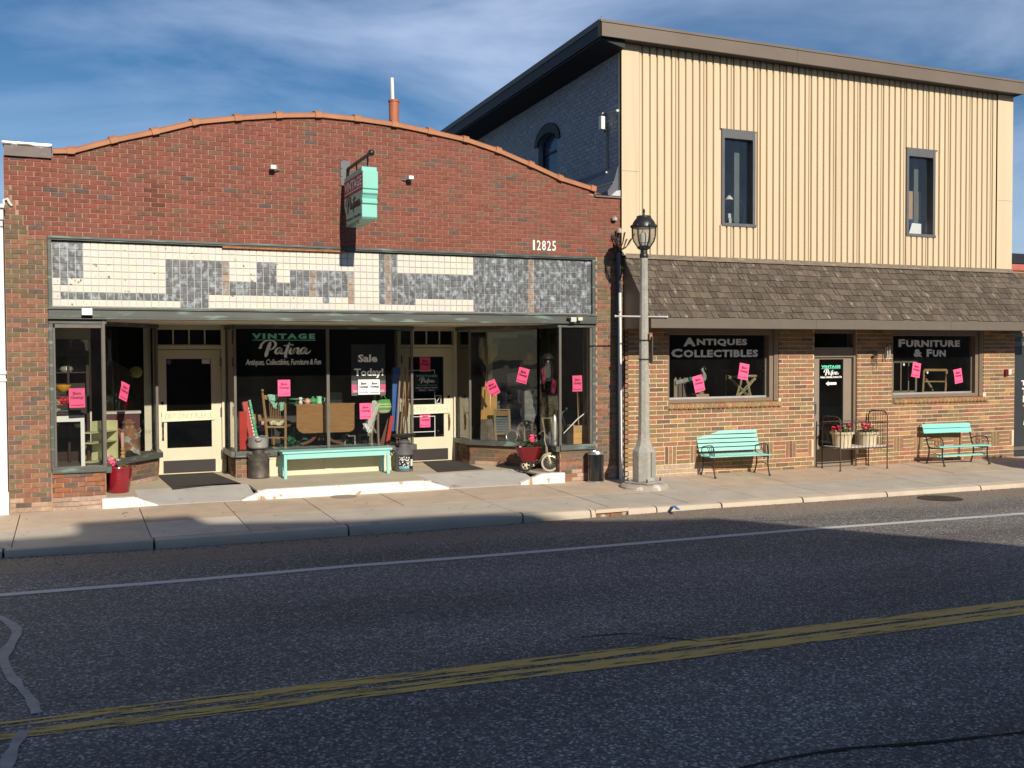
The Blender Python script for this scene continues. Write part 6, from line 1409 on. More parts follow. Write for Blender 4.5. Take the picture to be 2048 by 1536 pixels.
flyer((738, 774), (0, 1.70, 0), ux, nn, 0, 'white double sheet of store closing notes on the sale poster', w=.40, h=.27, mats=M_['white_paper'], group=None, two=True, back=-.004)
# sale poster
sp_ = thing('sale_poster', 'tall dark sale today poster with a pink band in the middle window', 'poster', (5.15, 1.74, 1.5))
MB().box(-.315, .315, 0, .006, .27, .92).build('upper_sheet', mat('poster_black', (.025, .026, .03), rough=.5), sp_); MB().box(-.315, .315, -.004, 0, .0, .27).build('lower_sheet', mat('poster_grey', (.16, .15, .155), rough=.5), sp_)
MB().box(-.315, .315, -.006, -.004, .05, .20).build('pink_band', mat('band_pink', (.80, .14, .32), rough=.6), sp_)
m = MB(); put_text(m, 'Sale', -.20, .16, .60, .74, -.028, .035); put_text(m, 'Today!', -.27, .27, .315, .49, -.028, .03); put_text(m, 'EVERYTHING MUST GO', -.28, .28, .06, .10, -.008, .02); o = m.build('lettering', M_['vinyl_white'], sp_, fix=False)
# shop name on the middle window
y = 1.712; m = MB()
put_text(m, 'VINTAGE', 3.09, 4.18, 2.515, 2.61, y, .06, 1.35, 0, 1); m.add([(3.10, y, 2.488), (4.19, y, 2.488), (4.19, y, 2.50), (3.10, y, 2.50)], [(0, 1, 2, 3)], 1)
put_patina(m, 3.20, 4.10, 2.19, 2.495, y-.001, 0, .105); put_text(m, 'Antiques, Collectibles, Furniture & Fun', 2.975, 4.275, 2.035, 2.165, y, .02, .94, .12, 0)
m.build('window_lettering', [M_['vinyl_grey'], M_['vinyl_mint']], CP1, fix=False)
# entrance door: black hours board with white outlines
hb_ = thing('hours_board', 'black board with shop name and opening hours on the entrance door glass', 'sign', (6.5, 2.725, 1.45))
ya = 2.725; A = F(829, 748, ya); Bc = F(877, 783, ya); x0, x1 = A.x-6.5, Bc.x-6.5; z0, z1 = Bc.z-1.45, A.z-1.45
MB().box(x0, x1, 0, .004, z0, z1).build('board', mat('board_black', (.012, .014, .016), rough=.4), hb_)
m = MB(); hh = z1-z0; y = -.002; put_text(m, 'VINTAGE', x0+.03, x1-.03, z1-hh*.18, z1-hh*.05, y, .05, 1.2, 0, 1); put_patina(m, x0+.09, x1-.07, z1-hh*.55, z1-hh*.2, y, 0, .12)
put_text(m, 'Antiques, Collectibles, Furniture & Fun', x0+.05, x1-.04, z1-hh*.68, z1-hh*.6, y, .03, 1, .15, 1); put_text(m, 'Open 7 Days A Week', x0+.02, x1-.02, z1-hh*.82, z1-hh*.74, y, .04, 1, .1, 0); put_text(m, '10am - 6pm', x0+.09, x1-.09, z1-hh*.95, z1-hh*.87, y, .04, 1, .1, 0)
m.build('lettering', [M_['vinyl_white'], M_['vinyl_mint']], hb_, fix=False)
m = MB(); gx0, gx1 = 6.23, 6.76
for z in (1.92, 1.36, 1.02, .72): m.box(gx0, gx1, 2.728, 2.732, z, z+.012)
m.box(gx1-.012, gx1, 2.7285, 2.7325, 1.36, 1.92); m.box(gx1-.012, gx1, 2.7285, 2.7325, .62, 1.02); m.box(gx1, gx1+.13, 2.728, 2.732, 1.27, 1.282); m.box(gx1, gx1+.13, 2.728, 2.732, 1.42, 1.432); m.box(gx1, gx1+.012, 2.727, 2.7315, 1.282, 1.42); m.box(gx1+.118, gx1+.13, 2.727, 2.7315, 1.282, 1.42); m.bar((gx1+.03, 2.73, 1.30), (gx1+.10, 2.73, 1.40), .004, .012)
solo(m, 'glass_outline', M_['vinyl_grey'], 'white outline tape and small framed sticker on the entrance door glass', 'sticker')
for (cx_, w_, txt, lab) in ((2.135, .90, 'EXIT ONLY PLEASE', 'cream wooden board reading exit only please across the left door'), (6.60, .92, 'ENTER - PUSH', 'cream wooden board reading enter push across the right door')):
    bd = thing('door_board', lab, 'sign', (cx_, 2.69, 1.165), 0, 'lettered boards on the doors')
    MB().box(-w_/2, w_/2, 0, .025, -.088, .082, 0, Matrix.Rotation(R(-1), 4, 'Y')).build('board', mat('board_cream', (.80, .74, .55), rough=.5), bd, bevel=.003)
    m = MB(); put_text(m, txt, -w_/2+.05, w_/2-.05, -.045, .05, -.002, .0, 1.08); m.build('lettering', mat('faded_mint' if 'EXIT' in txt else 'faded_sand', (.36, .50, .40) if 'EXIT' in txt else (.56, .53, .40), rough=.7), bd, fix=False)
m = MB(); c = F(338, 724, 2.73); m.add([(-.05, 0, 0), (0, 0, -.05), (.05, 0, 0), (0, 0, .05)], [(0, 1, 2, 3)]); o = m.build('diamond_sticker', mat('sticker_blue', (.12, .12, .3)), D1, fix=False); o.location = (c.x, 2.73, c.z)
MB().box(-.07, .07, 0, .002, -.04, .04).build('paper_note', M_['vinyl_grey'], D1).location = (F(412, 723, 2.73).x, 2.728, F(412, 723, 2.73).z)
# ------------------------------------------------------------------ left bay window display
Y = .55; zf_ = .575
a = F(107, 826, .38); b = F(168, 826, .38); t = thing('white_table', 'white painted table with dark top in the leftmost shop window', 'table', (0.02, .38, zf_)); zt_ = F(140, 826, .38).z-zf_
x1 = b.x-.02
m = MB(); m.box(-.25, x1+.02, -.03, .5, zt_-.03, zt_); m.build('top', M_['dark_wood'], t, bevel=.004)
m = MB(); m.box(-.22, x1-.02, 0, .02, zt_-.13, zt_-.031); m.box(x1-.04, x1-.02, .02, .45, zt_-.13, zt_-.031); m.build('apron', M_['white'], t)
for xx, yy in ((x1-.05, 0), (x1-.05, .42), (-.22, 0)): MB().box(xx, xx+.055, yy-.003, yy+.05, 0, zt_-.032).build('leg', M_['white'], t, bevel=.003)
m = MB(); m.box(0, .3, .10, .32, zt_, zt_+.035); 
solo(MB().box(.05, .36, .45, .72, zf_+zt_, zf_+zt_+.04), 'tray', M_['black_metal'], 'low black tray on the white window table', 'tray', bevel=.008)
m = MB(); c0_ = F(133, 803, .55)
for k in range(5): flower(m, (c0_.x-.08+.045*k, .55+.03*(k % 2), c0_.z+.01*(k % 3)), .055, 24)
solo(m, 'red_flowers', M_['petal'], 'bunch of red cloth flowers lying on the black tray', 'flowers')
m = MB(); c1 = F(113, 806, .5); flower(m, c1, .06, 24); flower(m, c1+Vector((.01, 0, -.09)), .05, 20, 1); solo(m, 'pale_flowers', [M_['straw'], M_['linen']], 'pale yellow and white flowers at the left end of the window table', 'flowers')
hu = thing('dark_hutch', 'dark wooden hutch with scrolled top behind the leftmost window', 'hutch', (.12, 1.1, .575)); HB_ = lambda a, b: (F(a, b, 1.1).x-.12, F(a, b, 1.1).z-.575)
xl, _ = HB_(104, 700); xr, zs = HB_(178, 708); _, zp = HB_(140, 684); _, zb2 = HB_(120, 790)
m = MB(); m.box(xl, xr, .35, .38, 0, zs); m.box(xl-.0, xl+.03, 0, .35, 0, zs); m.box(xr-.05, xr, 0, .35, 0, zs); m.box(xl, xr, 0, .35, zs-.03, zs+.03); m.box(xl, xr, 0, .35, zb2-.3, zb2-.02); m.box((xl+xr)/2-.06, (xl+xr)/2-.02, .0, .04, 0, zs); m.build('case', M_['dark_wood'], hu, bevel=.006)
m = MB(); cxm = (xl+xr)/2
pr = [(xl-.01, zs+.03), (xl+.05, zs+.06), (cxm-.2, zs+.17), (cxm-.10, zs+.24), (cxm-.04, zs+.22), (cxm-.02, zs+.16), (cxm-.03, zs+.1), (cxm+.03, zs+.1), (cxm+.02, zs+.16), (cxm+.04, zs+.22), (cxm+.10, zs+.24), (cxm+.2, zs+.17), (xr-.05, zs+.06), (xr+.02, zs+.03)]
m.prism(pr, 0, .04); m.build('scroll_top', M_['dark_wood'], hu, bevel=.006)
m = MB(); m.box(xl+.03, xr-.05, .02, .33, (zs+zb2)/2+.02, (zs+zb2)/2+.04); m.build('shelf', M_['dark_wood'], hu)
c = F(133, 745, 1.15); m = MB(); m.lathe([(.08, 0), (.085, .02), (.10, .04), (.09, .09), (.05, .12), (.055, .15), (.06, .17), (.03, .20)], 16, (c.x, 1.2, c.z)); solo(m, 'oil_lamp', M_['glassy'], 'small glass oil lamp on the upper shelf of the dark hutch', 'oil lamp', smooth=True)
c = F(127, 783, 1.0); m = MB(); m.lathe([(.05, 0), (.10, .04), (.125, .10), (.118, .10), (.09, .045), (.001, .02)], 20, (c.x, 1.0, c.z)); solo(m, 'bowl', M_['yellow_bowl'], 'orange yellow bowl on the hutch behind the leftmost window', 'bowl', smooth=True)
m = MB(); c = F(132, 689, 1.35); m.lathe([(.22, 0), (.22, .16), (.23, .17), (.001, .17)], 20, (c.x+.1, 1.45, c.z-.1)); solo(m, 'enamel_basin', M_['linen'], 'white enamel tub standing on top of the dark hutch', 'tub', smooth=True)
m = MB()
ys = .62; A_ = F(203, 850, ys); zz = [F(232, q, ys).z for q in (846, 868, 889, 916)]; xa, xb = F(200, 880, .75).x, F(248, 880, 1.25).x
uS = (Vector((*LBAY[2], 0))-Vector((*LBAY[1], 0))).normalized(); nS = Vector((uS.y, -uS.x, 0))
pS = FP(218, 900, (*LBAY[1], 0), nS)-nS*.10; pE = FP(247, 900, (*LBAY[1], 0), nS)-nS*.10; LS = (pE-pS).length
sh_ = thing('pale_shelf', 'small pale yellow open shelf unit in the angled left window', 'shelf unit', (pS.x, pS.y, zf_), math.atan2(uS.y, uS.x))
hS = zz[0]-zf_
MB().box(0, LS, .20, .215, 0, hS).build('back_board', M_['pale_shelf'], sh_); MB().box(LS-.015, LS, 0, .2, 0, hS).build('side_board', M_['pale_shelf'], sh_)
for z in (.005, zz[2]-zf_, zz[1]-zf_): MB().box(-.28, LS-.015, 0, .2, z, z+.016).build('shelf', M_['pale_shelf'], sh_)
solo(MB().box(pS.x-.28, pS.x-.12, pS.y+.25, pS.y+.33, zf_+.02, zf_+.28), 'red_box', mat('orange_red', (.42, .10, .03)), 'orange red box beside the pale shelf in the left window', 'box')
pc = FP(283, 905, (*LBAY[1], 0), nS)-nS*.22; hM = F(283, 838, pc.y).z-zf_
milk_can('milk_can', (pc.x, pc.y, zf_), 1.0, M_['rust'], 'rusty milk can with flaking grey paint inside the left window', H=hM*.62/.65)
pc = FP(262, 908, (*LBAY[1], 0), nS)-nS*.07; m = MB()
m.prism([(0, .035), (.02, .11), (.07, .12), (.13, .08), (.26, .035), (.27, .015), (.18, .02), (.10, .0), (.07, .0), (.05, .03)], -.035, .035, 'y', M=Matrix.Translation((pc.x, pc.y, zf_)) @ Matrix.Rotation(math.atan2(uS.y, uS.x), 4, 'Z')); solo(m, 'shoe_last', M_['iron'], 'dark iron shoe last on the sill of the angled left window', 'shoe last', bevel=.004)
pc = FP(251, 908, (*LBAY[1], 0), nS)-nS*.05; m = MB()
for k in range(3): m.ball((pc.x, pc.y, zf_+.035+.06*k), .04-.004*k, 10)
solo(m, 'toy_bear', M_['pine'], 'small tan stuffed toy beside the pale shelf', 'toy', smooth=True)
m = MB(); m.tube([(pc.x, pc.y+.06, zf_+.18), (pc.x, pc.y+.07, zf_+.42)], [.02, .03], 8); solo(m, 'pink_vase', M_['rose'], 'slim pink vase behind the toy in the left window', 'vase', smooth=True)
solo(MB().box(.75, 1.30, 2.35, 2.6, zf_, 1.25), 'maroon_chest', mat('dark_maroon', (.10, .02, .03)), 'dark maroon chest at the back of the left window', 'chest')
solo(MB().box(.70, 1.32, 2.33, 2.62, 1.251, 1.29), 'white_runner', M_['linen'], 'white cloth runner on the dark maroon chest', 'cloth')
m = MB(); c = F(262, 745, 1.9); m.ball((c.x+.1, 2.3, c.z), .11, 12, (1, 1, .9)); solo(m, 'yellow_hat', mat('ochre', (.40, .36, .10)), 'ochre cloth hat at the back of the left window', 'hat', smooth=True)
# ------------------------------------------------------------------ middle window display
zc_ = .56
def lean(name, p0, p1, w, th_, mats, label, cat, Y0, Y1=None):
    "board leaning between two surveyed ends"
    a = F(*p0, Y0); b = F(*p1, Y1 if Y1 is not None else Y0); m = MB(); m.bar(a, b, w, th_, 0, (0, 1, 0)); return solo(m, name, mats, label, cat, bevel=.004)
r1 = lean('red_box', (486, 899), (485, 823), .125, .12, M_['red_paint'], 'shorter red box standing at the left end of the middle window', 'box', 1.87)
r2 = thing('red_box', 'taller leaning red box with white lettering in the middle window', 'box', F(507, 880, 1.98)); a = r2.location.copy(); b = F(492, 803, 2.05)-a
m = MB(); m.bar((0, 0, 0), b, .15, .12, 0, (0, 1, 0)); m.build('box', M_['red_paint'], r2, bevel=.004)
m = MB(); d = b.normalized()
for k in range(9): p = b*.12+b*(.68*k/8)+Vector((.02, -.066, 0)); m.bar(p, p+d*.035, .028, .002, 0, (0, 1, 0)); 
m.build('lettering', M_['vinyl_white'], r2)
lean('green_board', (515, 880), (499, 800), .04, .03, mat('glitter_green', (.06, .42, .20), rough=.5, var=.4, scale=60, col2=(.4, .7, .55), thr=(.5, .6), s2=40), 'narrow green board leaning beside the red boxes', 'board', 1.92)
ch = thing('wooden_chair', 'tall spindle back wooden chair draped with a mint cloth', 'chair', F(550, 895, 2.0))
o0 = ch.location; Lc = lambda a, b, Y=2.0: F(a, b, Y)-o0
m = MB(); m.tube([Lc(534, 880), Lc(531, 835), Lc(525, 785)], [.024, .026, .02], 8); m.ball(Lc(525, 781), .027, 8); m.build('post', M_['oak'], ch, True)
m = MB(); m.tube([Lc(571, 897), Lc(571, 850), Lc(570, 795)], [.022, .025, .02], 8); m.build('post', M_['oak'], ch, True)
m = MB(); vs = [Lc(528, 790), Lc(570, 795), Lc(570, 803), Lc(529, 799)]; m.add(vs+[v+Vector((0, .03, 0)) for v in vs], [(0, 1, 2, 3), (7, 6, 5, 4), (0, 4, 5, 1), (1, 5, 6, 2), (2, 6, 7, 3), (3, 7, 4, 0)]); m.build('crest_rail', M_['oak'], ch, bevel=.006)
m = MB()
for k in range(7): m.tube([Lc(539+k*3.6, 803), Lc(541+k*3.2, 838)], .007, 6)
m.build('spindles', M_['oak'], ch, True)
m = MB(); m.bar(Lc(533, 840), Lc(571, 841), .03, .05); m.build('lower_rail', M_['oak'], ch)
m = MB(); a, b = Lc(534, 852), Lc(571, 852); m.add([a+Vector((0, -.02, 0)), b+Vector((0, -.02, 0)), b+Vector((.18, .42, 0)), a+Vector((-.02, .42, 0)), a+Vector((0, -.02, -.035)), b+Vector((0, -.02, -.035)), b+Vector((.18, .42, -.035)), a+Vector((-.02, .42, -.035))], [(0, 1, 2, 3), (7, 6, 5, 4), (0, 4, 5, 1), (1, 5, 6, 2), (2, 6, 7, 3), (3, 7, 4, 0)]); m.build('seat', M_['oak'], ch, bevel=.006)
for q in ((548, 897), (590, 893)): m = MB(); p = Lc(*q, 2.35); m.tube([p, Lc(q[0]-2, 855, 2.35)], .02, 8); m.build('leg', M_['oak'], ch, True)
m = MB(); m.tube([Lc(534, 876), Lc(571, 875)], .012, 6); m.tube([Lc(541, 876, 2.35), Lc(590, 880, 2.35)], .012, 6); m.build('stretcher', M_['oak'], ch)
m = MB(); 
def cloth(m, pts, Y, n=8, amp=.018):
    A_, B_, C_, D_ = [F(a, b, Y) for a, b in pts]; vs = []
    for j in range(n+1):
        for i in range(n+1):
            s, t = i/n, j/n; p = (A_*(1-s)+B_*s)*(1-t)+(D_*(1-s)+C_*s)*t; vs.append(p+Vector((0, amp*math.sin(s*11+t*5)-.02, amp*.5*math.sin(s*7))))
    m.add(vs, [(j*(n+1)+i, j*(n+1)+i+1, (j+1)*(n+1)+i+1, (j+1)*(n+1)+i) for j in range(n) for i in range(n)])
cloth(m, [(534, 790), (556, 788), (556, 800), (538, 803)], 1.97); cloth(m, [(558, 803), (568, 803), (567, 819), (559, 824)], 1.97); cloth(m, [(540, 803), (556, 803), (552, 818), (546, 816)], 1.99)
o = solo(m, 'mint_cloth', M_['mint_cloth'], 'crumpled mint cloth hung over the spindle back chair', 'cloth', smooth=True); md = o.modifiers.new('t', 'SOLIDIFY'); md.thickness = .004
m = MB(); cloth(m, [(538, 842), (566, 842), (566, 850), (540, 850)], 2.02); o = solo(m, 'seat_cushion', mat('check_cream', (.62, .58, .42), rough=.9, var=.4, scale=50), 'patterned cream pad on the seat of the spindle back chair', 'cushion', smooth=True); o.modifiers.new('t', 'SOLIDIFY').thickness = .02
# drop-leaf table
dt = thing('drop_leaf_table', 'brown drop leaf table with its front leaf hanging, on curved legs', 'table', (4.37, 1.98, zc_)); D_ = lambda a, b, Y=1.98: (F(a, b, Y).x-4.37, F(a, b, Y).z-zc_)
m = MB(); q = [D_(593, 811), D_(709, 808), D_(709, 856), D_(706, 861), D_(699, 864), D_(606, 867), D_(598, 863), D_(593, 855)]; m.prism(q, 0, .022); m.build('front_leaf', M_['oak_h'], dt, bevel=.005)
zt3 = D_(650, 809)[1]; xa, xb = q[0][0], q[1][0]
m = MB(); m.box(xa-.02, xb+.02, .024, .52, zt3-.01, zt3+.014); m.build('top', M_['oak_h'], dt, bevel=.005)
m = MB(); m.box(xa+.05, xb-.05, .12, .42, zt3-.12, zt3-.011); m.build('apron', M_['mahog'], dt)
for s, p1, p2, p3 in ((-1, D_(640, 868), D_(625, 884), D_(598, 893)), (1, D_(656, 866), D_(668, 882), D_(693, 889))):
    m = MB(); P = crom([(a, .2, b) for a, b in (p1, p2, p3)], 6); 
    for i in range(len(P)-1): m.bar(P[i], P[i+1], .045, .05)
    m.build('leg', M_['mahog'], dt, bevel=.004)
m = MB(); P = crom([(D_(640, 872)[0], .3, D_(640, 872)[1]), (D_(622, 884)[0], .42, D_(622, 884)[1]), (D_(590, 890)[0], .5, .03)], 5)
for i in range(len(P)-1): m.bar(P[i], P[i+1], .045, .05)
m.build('leg', M_['mahog'], dt)
m = MB(); m.lathe([(.06, .12), (.075, .2), (.05, .3), (.07, .42)], 14, (D_(648, 860)[0], .27, 0)); m.build('pedestal', M_['mahog'], dt, True)
zT = zc_+zt3+.014
def onT(pxx, dy=.15): return (F(pxx, 805, 2.1).x, 2.1+dy-.15, zT)
x_, y_, z_ = onT(600); m = MB(); m.lathe([(.05, 0), (.12, .012), (.125, .02), (.001, .018)], 20, (x_-.06, y_+.15, z_)); solo(m, 'green_plate', M_['green_glass'], 'lower green plate at the left end of the drop leaf table', 'plate', 'green plates', True)
m = MB(); m.lathe([(.05, 0), (.14, .012), (.145, .02), (.001, .018)], 20, (x_-.02, y_+.16, z_+.07)); m.lathe([(.03, -.05), (.02, 0)], 10, (x_-.02, y_+.16, z_+.07)); solo(m, 'cake_stand', M_['mint'], 'pale green cake stand raised above the green plate', 'cake stand', smooth=True)
m = MB(); m.lathe([(.03, 0), (.04, .03), (.022, .06), (.038, .09), (.03, .12), (.02, .12)], 14, (x_+.01, y_, z_)); solo(m, 'white_vase', M_['white'], 'little white hourglass vase on the drop leaf table', 'vase', smooth=True)
x_, y_, z_ = onT(615); m = MB(); m.lathe([(.04, 0), (.06, .03), (.05, .075), (.02, .10)], 14, (x_, y_, z_)); m.tube([(x_-.05, y_, z_+.05), (x_-.09, y_, z_+.06)], .008, 6); solo(m, 'pink_teapot', M_['rose'], 'small pink teapot between the green dishes', 'teapot', smooth=True)
x_, y_, z_ = onT(627); m = MB(); m.lathe([(.045, 0), (.075, .04), (.07, .08), (.02, .11), (.012, .13)], 16, (x_, y_+.04, z_)); m.tube([(x_-.07, y_+.04, z_+.05), (x_-.11, y_+.04, z_+.10)], .01, 6); solo(m, 'green_teapot', mat('leaf_green', (.08, .40, .14), rough=.25), 'bright green teapot beside the mint jug', 'teapot', smooth=True)
x_, y_, z_ = onT(639); m = MB(); m.lathe([(.055, 0), (.06, .01), (.05, .07), (.058, .13), (.05, .13), (.045, .02), (.001, .015)], 16, (x_, y_, z_)); m.tube([(x_+.05, y_, z_+.11), (x_+.10, y_, z_+.09), (x_+.09, y_, z_+.04), (x_+.05, y_, z_+.03)], .009, 6); solo(m, 'mint_jug', M_['mint'], 'mint green jug at the right end of the dishes', 'jug', smooth=True)
m = MB(); a, b = F(652, 806, 2.35), F(686, 786, 2.35); 
for k in range(7): z = a.z+(b.z-a.z)*k/6; m.tube([(a.x, 2.35, z), (b.x, 2.35, z)], .006, 5)
for k in range(9): x = a.x+(b.x-a.x)*k/8; m.tube([(x, 2.35, a.z), (x, 2.35, b.z)], .006, 5)
m.tube([(a.x, 2.5, b.z), (b.x, 2.5, b.z)], .008, 5); m.box(a.x, b.x, 2.36, 2.5, a.z, a.z+.06); solo(m, 'wire_rack', M_['black_metal'], 'dark wire rack on the drop leaf table behind the mullion', 'rack')
# basket bag, cloth, driftwood, boards and poles at the right end
bc = F(767, 813, 1.98); m = MB(); pf = [(.02, -.135), (.09, -.125), (.14, -.06), (.15, .0), (.135, .07), (.115, .13), (.105, .13)]
M3 = Matrix.Diagonal((1, .55, 1, 1)).to_3x3(); zs_ = [p[1] for p in pf]
bb = thing('basket_bag', 'green and cream striped woven bag hanging in the middle window', 'bag', bc)
def smoothprof(z): 
    for (r0, z0), (r1, z1) in zip(pf, pf[1:]):
        if z0 <= z <= z1: return r0+(r1-r0)*(z-z0)/(z1-z0)
    return .1
n = 11
for k in range(n):
    z0 = -.135+.265*k/n; z1 = -.135+.265*(k+1)/n; m.lathe([(smoothprof(z0), z0), ((smoothprof(z0)+smoothprof(z1))/2+.006, (z0+z1)/2), (smoothprof(z1), z1)], 18, (0, 0, 0), 0 if k in (10, 9, 8, 4, 3, 6) else 1, M3, closed=False)
m.build('body', [M_['basket_green'], M_['basket_cream']], bb, True); m = MB(); m.tube(crom([(-.07, 0, .12), (-.05, 0, .22), (-.09, .02, .30)], 4), .006, 5); m.tube(crom([(.06, -.02, .12), (-.02, 0, .24), (-.09, .02, .30)], 4), .006, 5); m.build('strap', M_['basket_green'], bb)
dw = thing('driftwood_stand', 'forked driftwood branches standing behind the white cloth', 'driftwood', F(745, 895, 2.0)); o0 = dw.location
for pts, r in ((((744, 897), (743, 870), (750, 820), (749, 790)), .028), (((758, 893), (756, 860), (757, 810), (765, 785)), .022), (((752, 866), (745, 850), (752, 835)), .02)):
    m = MB(); m.tube(crom([F(a, b, 2.0)-o0 for a, b in pts], 4), r, 7); m.build('branch', M_['drift'], dw, True)
m = MB(); cloth(m, [(745, 800), (760, 806), (742, 868), (724, 858)], 1.95, 10, .025); o = solo(m, 'net_cloth', M_['linen'], 'pale net cloth draped over the driftwood', 'cloth', smooth=True); o.modifiers.new('t', 'SOLIDIFY').thickness = .004
m = MB(); cloth(m, [(724, 846), (730, 844), (742, 862), (737, 869)], 1.93, 6, .012); o = solo(m, 'dotted_ribbon', M_['white_paper'], 'white ribbon end below the net cloth', 'ribbon', smooth=True); o.modifiers.new('t', 'SOLIDIFY').thickness = .004
lean('red_ski', (774, 893), (784, 832), .07, .02, mat('ski_red', (.55, .05, .03), rough=.35), 'short bright red board leaning beside the basket bag', 'board', 1.93)
lean('brown_board', (764, 893), (781, 838), .11, .02, mat('red_brown', (.16, .06, .04)), 'red brown board behind the bright red board', 'board', 2.05)
lean('blue_bag', (790, 862), (792, 735), .15, .08, M_['blue'], 'long blue ski bag standing at the right end of the middle window', 'ski bag', 2.12)
for i, ((p, q), mm2, lab) in enumerate(((((793, 890), (800, 752)), 'pine', 'pale wooden oar pole leaning furthest left of the pole bundle'), (((800, 880), (811, 735)), 'oak', 'brown wooden pole in the middle of the pole bundle'), (((815, 880), (808, 715)), 'pine', 'tall pale pole at the back of the pole bundle'), (((806, 878), (819, 752)), 'mahog', 'dark red paddle pole at the right of the pole bundle'))):
    a = F(*p, 1.9+.03*i); b = F(*q, 1.98+.03*i); m = MB(); m.tube([a, b], .014, 7); 
    if i == 3: m.bar(a+(b-a)*.35, a+(b-a)*.62, .09, .012, 0, (0, 1, 0))
    solo(m, 'wooden_pole', M_[mm2], lab, 'pole', 'wooden poles', True)
lean('cream_panel', (812, 880), (812, 806), .16, .02, M_['cream'], 'cream board standing behind the pole bundle', 'board', 2.3)
# low background pieces of the middle window
m = MB(); rr = random.Random(8); c = F(585, 880, 2.3); leaves(m, (c.x, 2.3, zc_+.03), .22, .25, 50, .07, 0, rr); solo(m, 'dark_leaves', M_['green_dark'], 'dark green leaves under the spindle back chair', 'plant')
st = thing('white_stool', 'small pale stool behind the drop leaf table', 'stool', (*F(698, 888, 2.5)[:2], zc_)); zz_ = F(698, 869, 2.5).z-zc_
MB().box(-.12, .12, -.1, .1, zz_-.03, zz_).build('seat', M_['board_grey'], st)
for sx in (-.11, .08):
    for sy in (-.09, .07): MB().box(sx, sx+.025, sy, sy+.025, 0, zz_-.03).build('leg', M_['board_grey'], st)
st2 = copy_tree(st, None, (*F(728, 888, 2.5)[:2], zc_), 'small pale stool under the driftwood in the middle window'); st['group'] = st2['group'] = 'pale stools'
rk_ = thing('dark_chair', 'dark wooden side chair behind the green board', 'chair', (*F(517, 880, 2.6)[:2], zc_)); zz_ = F(517, 828, 2.6).z-zc_
for xx in (-.14, .12): m = MB(); m.tube([(xx, 0, 0), (xx, .02, zz_)], .018, 6); m.build('post', M_['grey_wood'], rk_, True)
MB().box(-.14, .13, 0, .02, zz_-.18, zz_).build('back_panel', M_['oak'], rk_, bevel=.01); MB().box(-.15, .14, 0, .35, .38, .41).build('seat', M_['grey_wood'], rk_)
m = MB(); cloth(m, [(518, 842), (528, 842), (528, 862), (519, 862)], 2.45, 6, .01); o = solo(m, 'pink_cloth', mat('pink_cloth', (.70, .40, .45), rough=.9), 'folded pink cloth on the dark side chair', 'cloth', smooth=True); o.modifiers.new('t', 'SOLIDIFY').thickness = .02
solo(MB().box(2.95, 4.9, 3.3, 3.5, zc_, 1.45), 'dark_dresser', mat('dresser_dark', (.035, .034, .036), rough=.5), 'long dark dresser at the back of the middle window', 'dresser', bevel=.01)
# ------------------------------------------------------------------ right bay display
nR = Vector((uR.y, -uR.x, 0)).normalized(); pR = (*RBAY[1], 0)
def BK(a, b, back): return FP(a, b, pR, nR)-nR*back        # a point behind the angled pane
zr_f = .575; aR = math.atan2(uR.y, uR.x)
def board(p0, p1, p2, p3, back, t, mats, name, label, cat, tilt=0.0, bevel=.003):
    vs = [BK(*p, back) for p in (p0, p1, p2, p3)]; m = MB(); vs[0] = vs[0]-nR*tilt; vs[1] = vs[1]-nR*tilt
    m.add(vs+[v-nR*t for v in vs], [(0, 1, 2, 3), (7, 6, 5, 4), (0, 4, 5, 1), (1, 5, 6, 2), (2, 6, 7, 3), (3, 7, 4, 0)]); return solo(m, name, mats, label, cat, bevel=bevel)
board((944, 775), (975, 776), (975, 884), (944, 884), .35, .03, M_['orange_board'], 'orange_board', 'tall orange brown board behind the broom in the right bay window', 'board', .04)
board((951, 840), (977, 840), (980, 883), (953, 884), .16, .025, M_['grey_wood'], 'barn_board', 'weathered grey barn wood panel at the left of the right bay window', 'wooden panel', .06)
wb = thing('washboard', 'old washboard with grey glass panel leaning in the right bay window', 'washboard', BK(994, 883, .18))
o0 = wb.location
def wpart(poly, bk, t, name, mats):
    m = MB(); vs = [BK(*p, bk)-o0 for p in poly]; m.add(vs+[v-nR*t for v in vs], [(0, 1, 2, 3), (7, 6, 5, 4), (0, 4, 5, 1), (1, 5, 6, 2), (2, 6, 7, 3), (3, 7, 4, 0)]); m.build(name, mats, wb, bevel=.003)
wood = mat('washboard_wood', (.33, .24, .14), rough=.7, var=.2)
wpart([(978, 819), (982, 819), (985, 884), (981, 884)], .18, .025, 'side_rail', wood); wpart([(1007, 819), (1011, 819), (1013, 872), (1009, 872)], .18, .025, 'side_rail', wood)
wpart([(982, 819), (1007, 819), (1007, 821.5), (982, 821.5)], .182, .022, 'top_rail', wood); wpart([(982, 823), (1007, 823), (1007, 833), (982, 833)], .187, .015, 'soap_rest', M_['oak'])
wpart([(983, 868), (1009, 867), (1009, 870), (983, 871)], .182, .022, 'bottom_rail', wood)
m = MB(); a, b, c, d = [BK(*p, .19)-o0 for p in ((982, 835), (1008, 835), (1009, 867), (984, 868))]; n = 26; vs = []
for i in range(n+1): s = i/n; off = -nR*(.006*math.sin(s*n*math.pi*.5)); vs += [a*(1-s)+d*s+off, b*(1-s)+c*s+off]
m.add(vs, [(2*i, 2*i+1, 2*i+3, 2*i+2) for i in range(n)]); o = m.build('ribbed_panel', mat('washboard_glass', (.14, .17, .18), rough=.35, var=.3, scale=40), wb, fix=False); o.modifiers.new('t', 'SOLIDIFY').thickness = .006
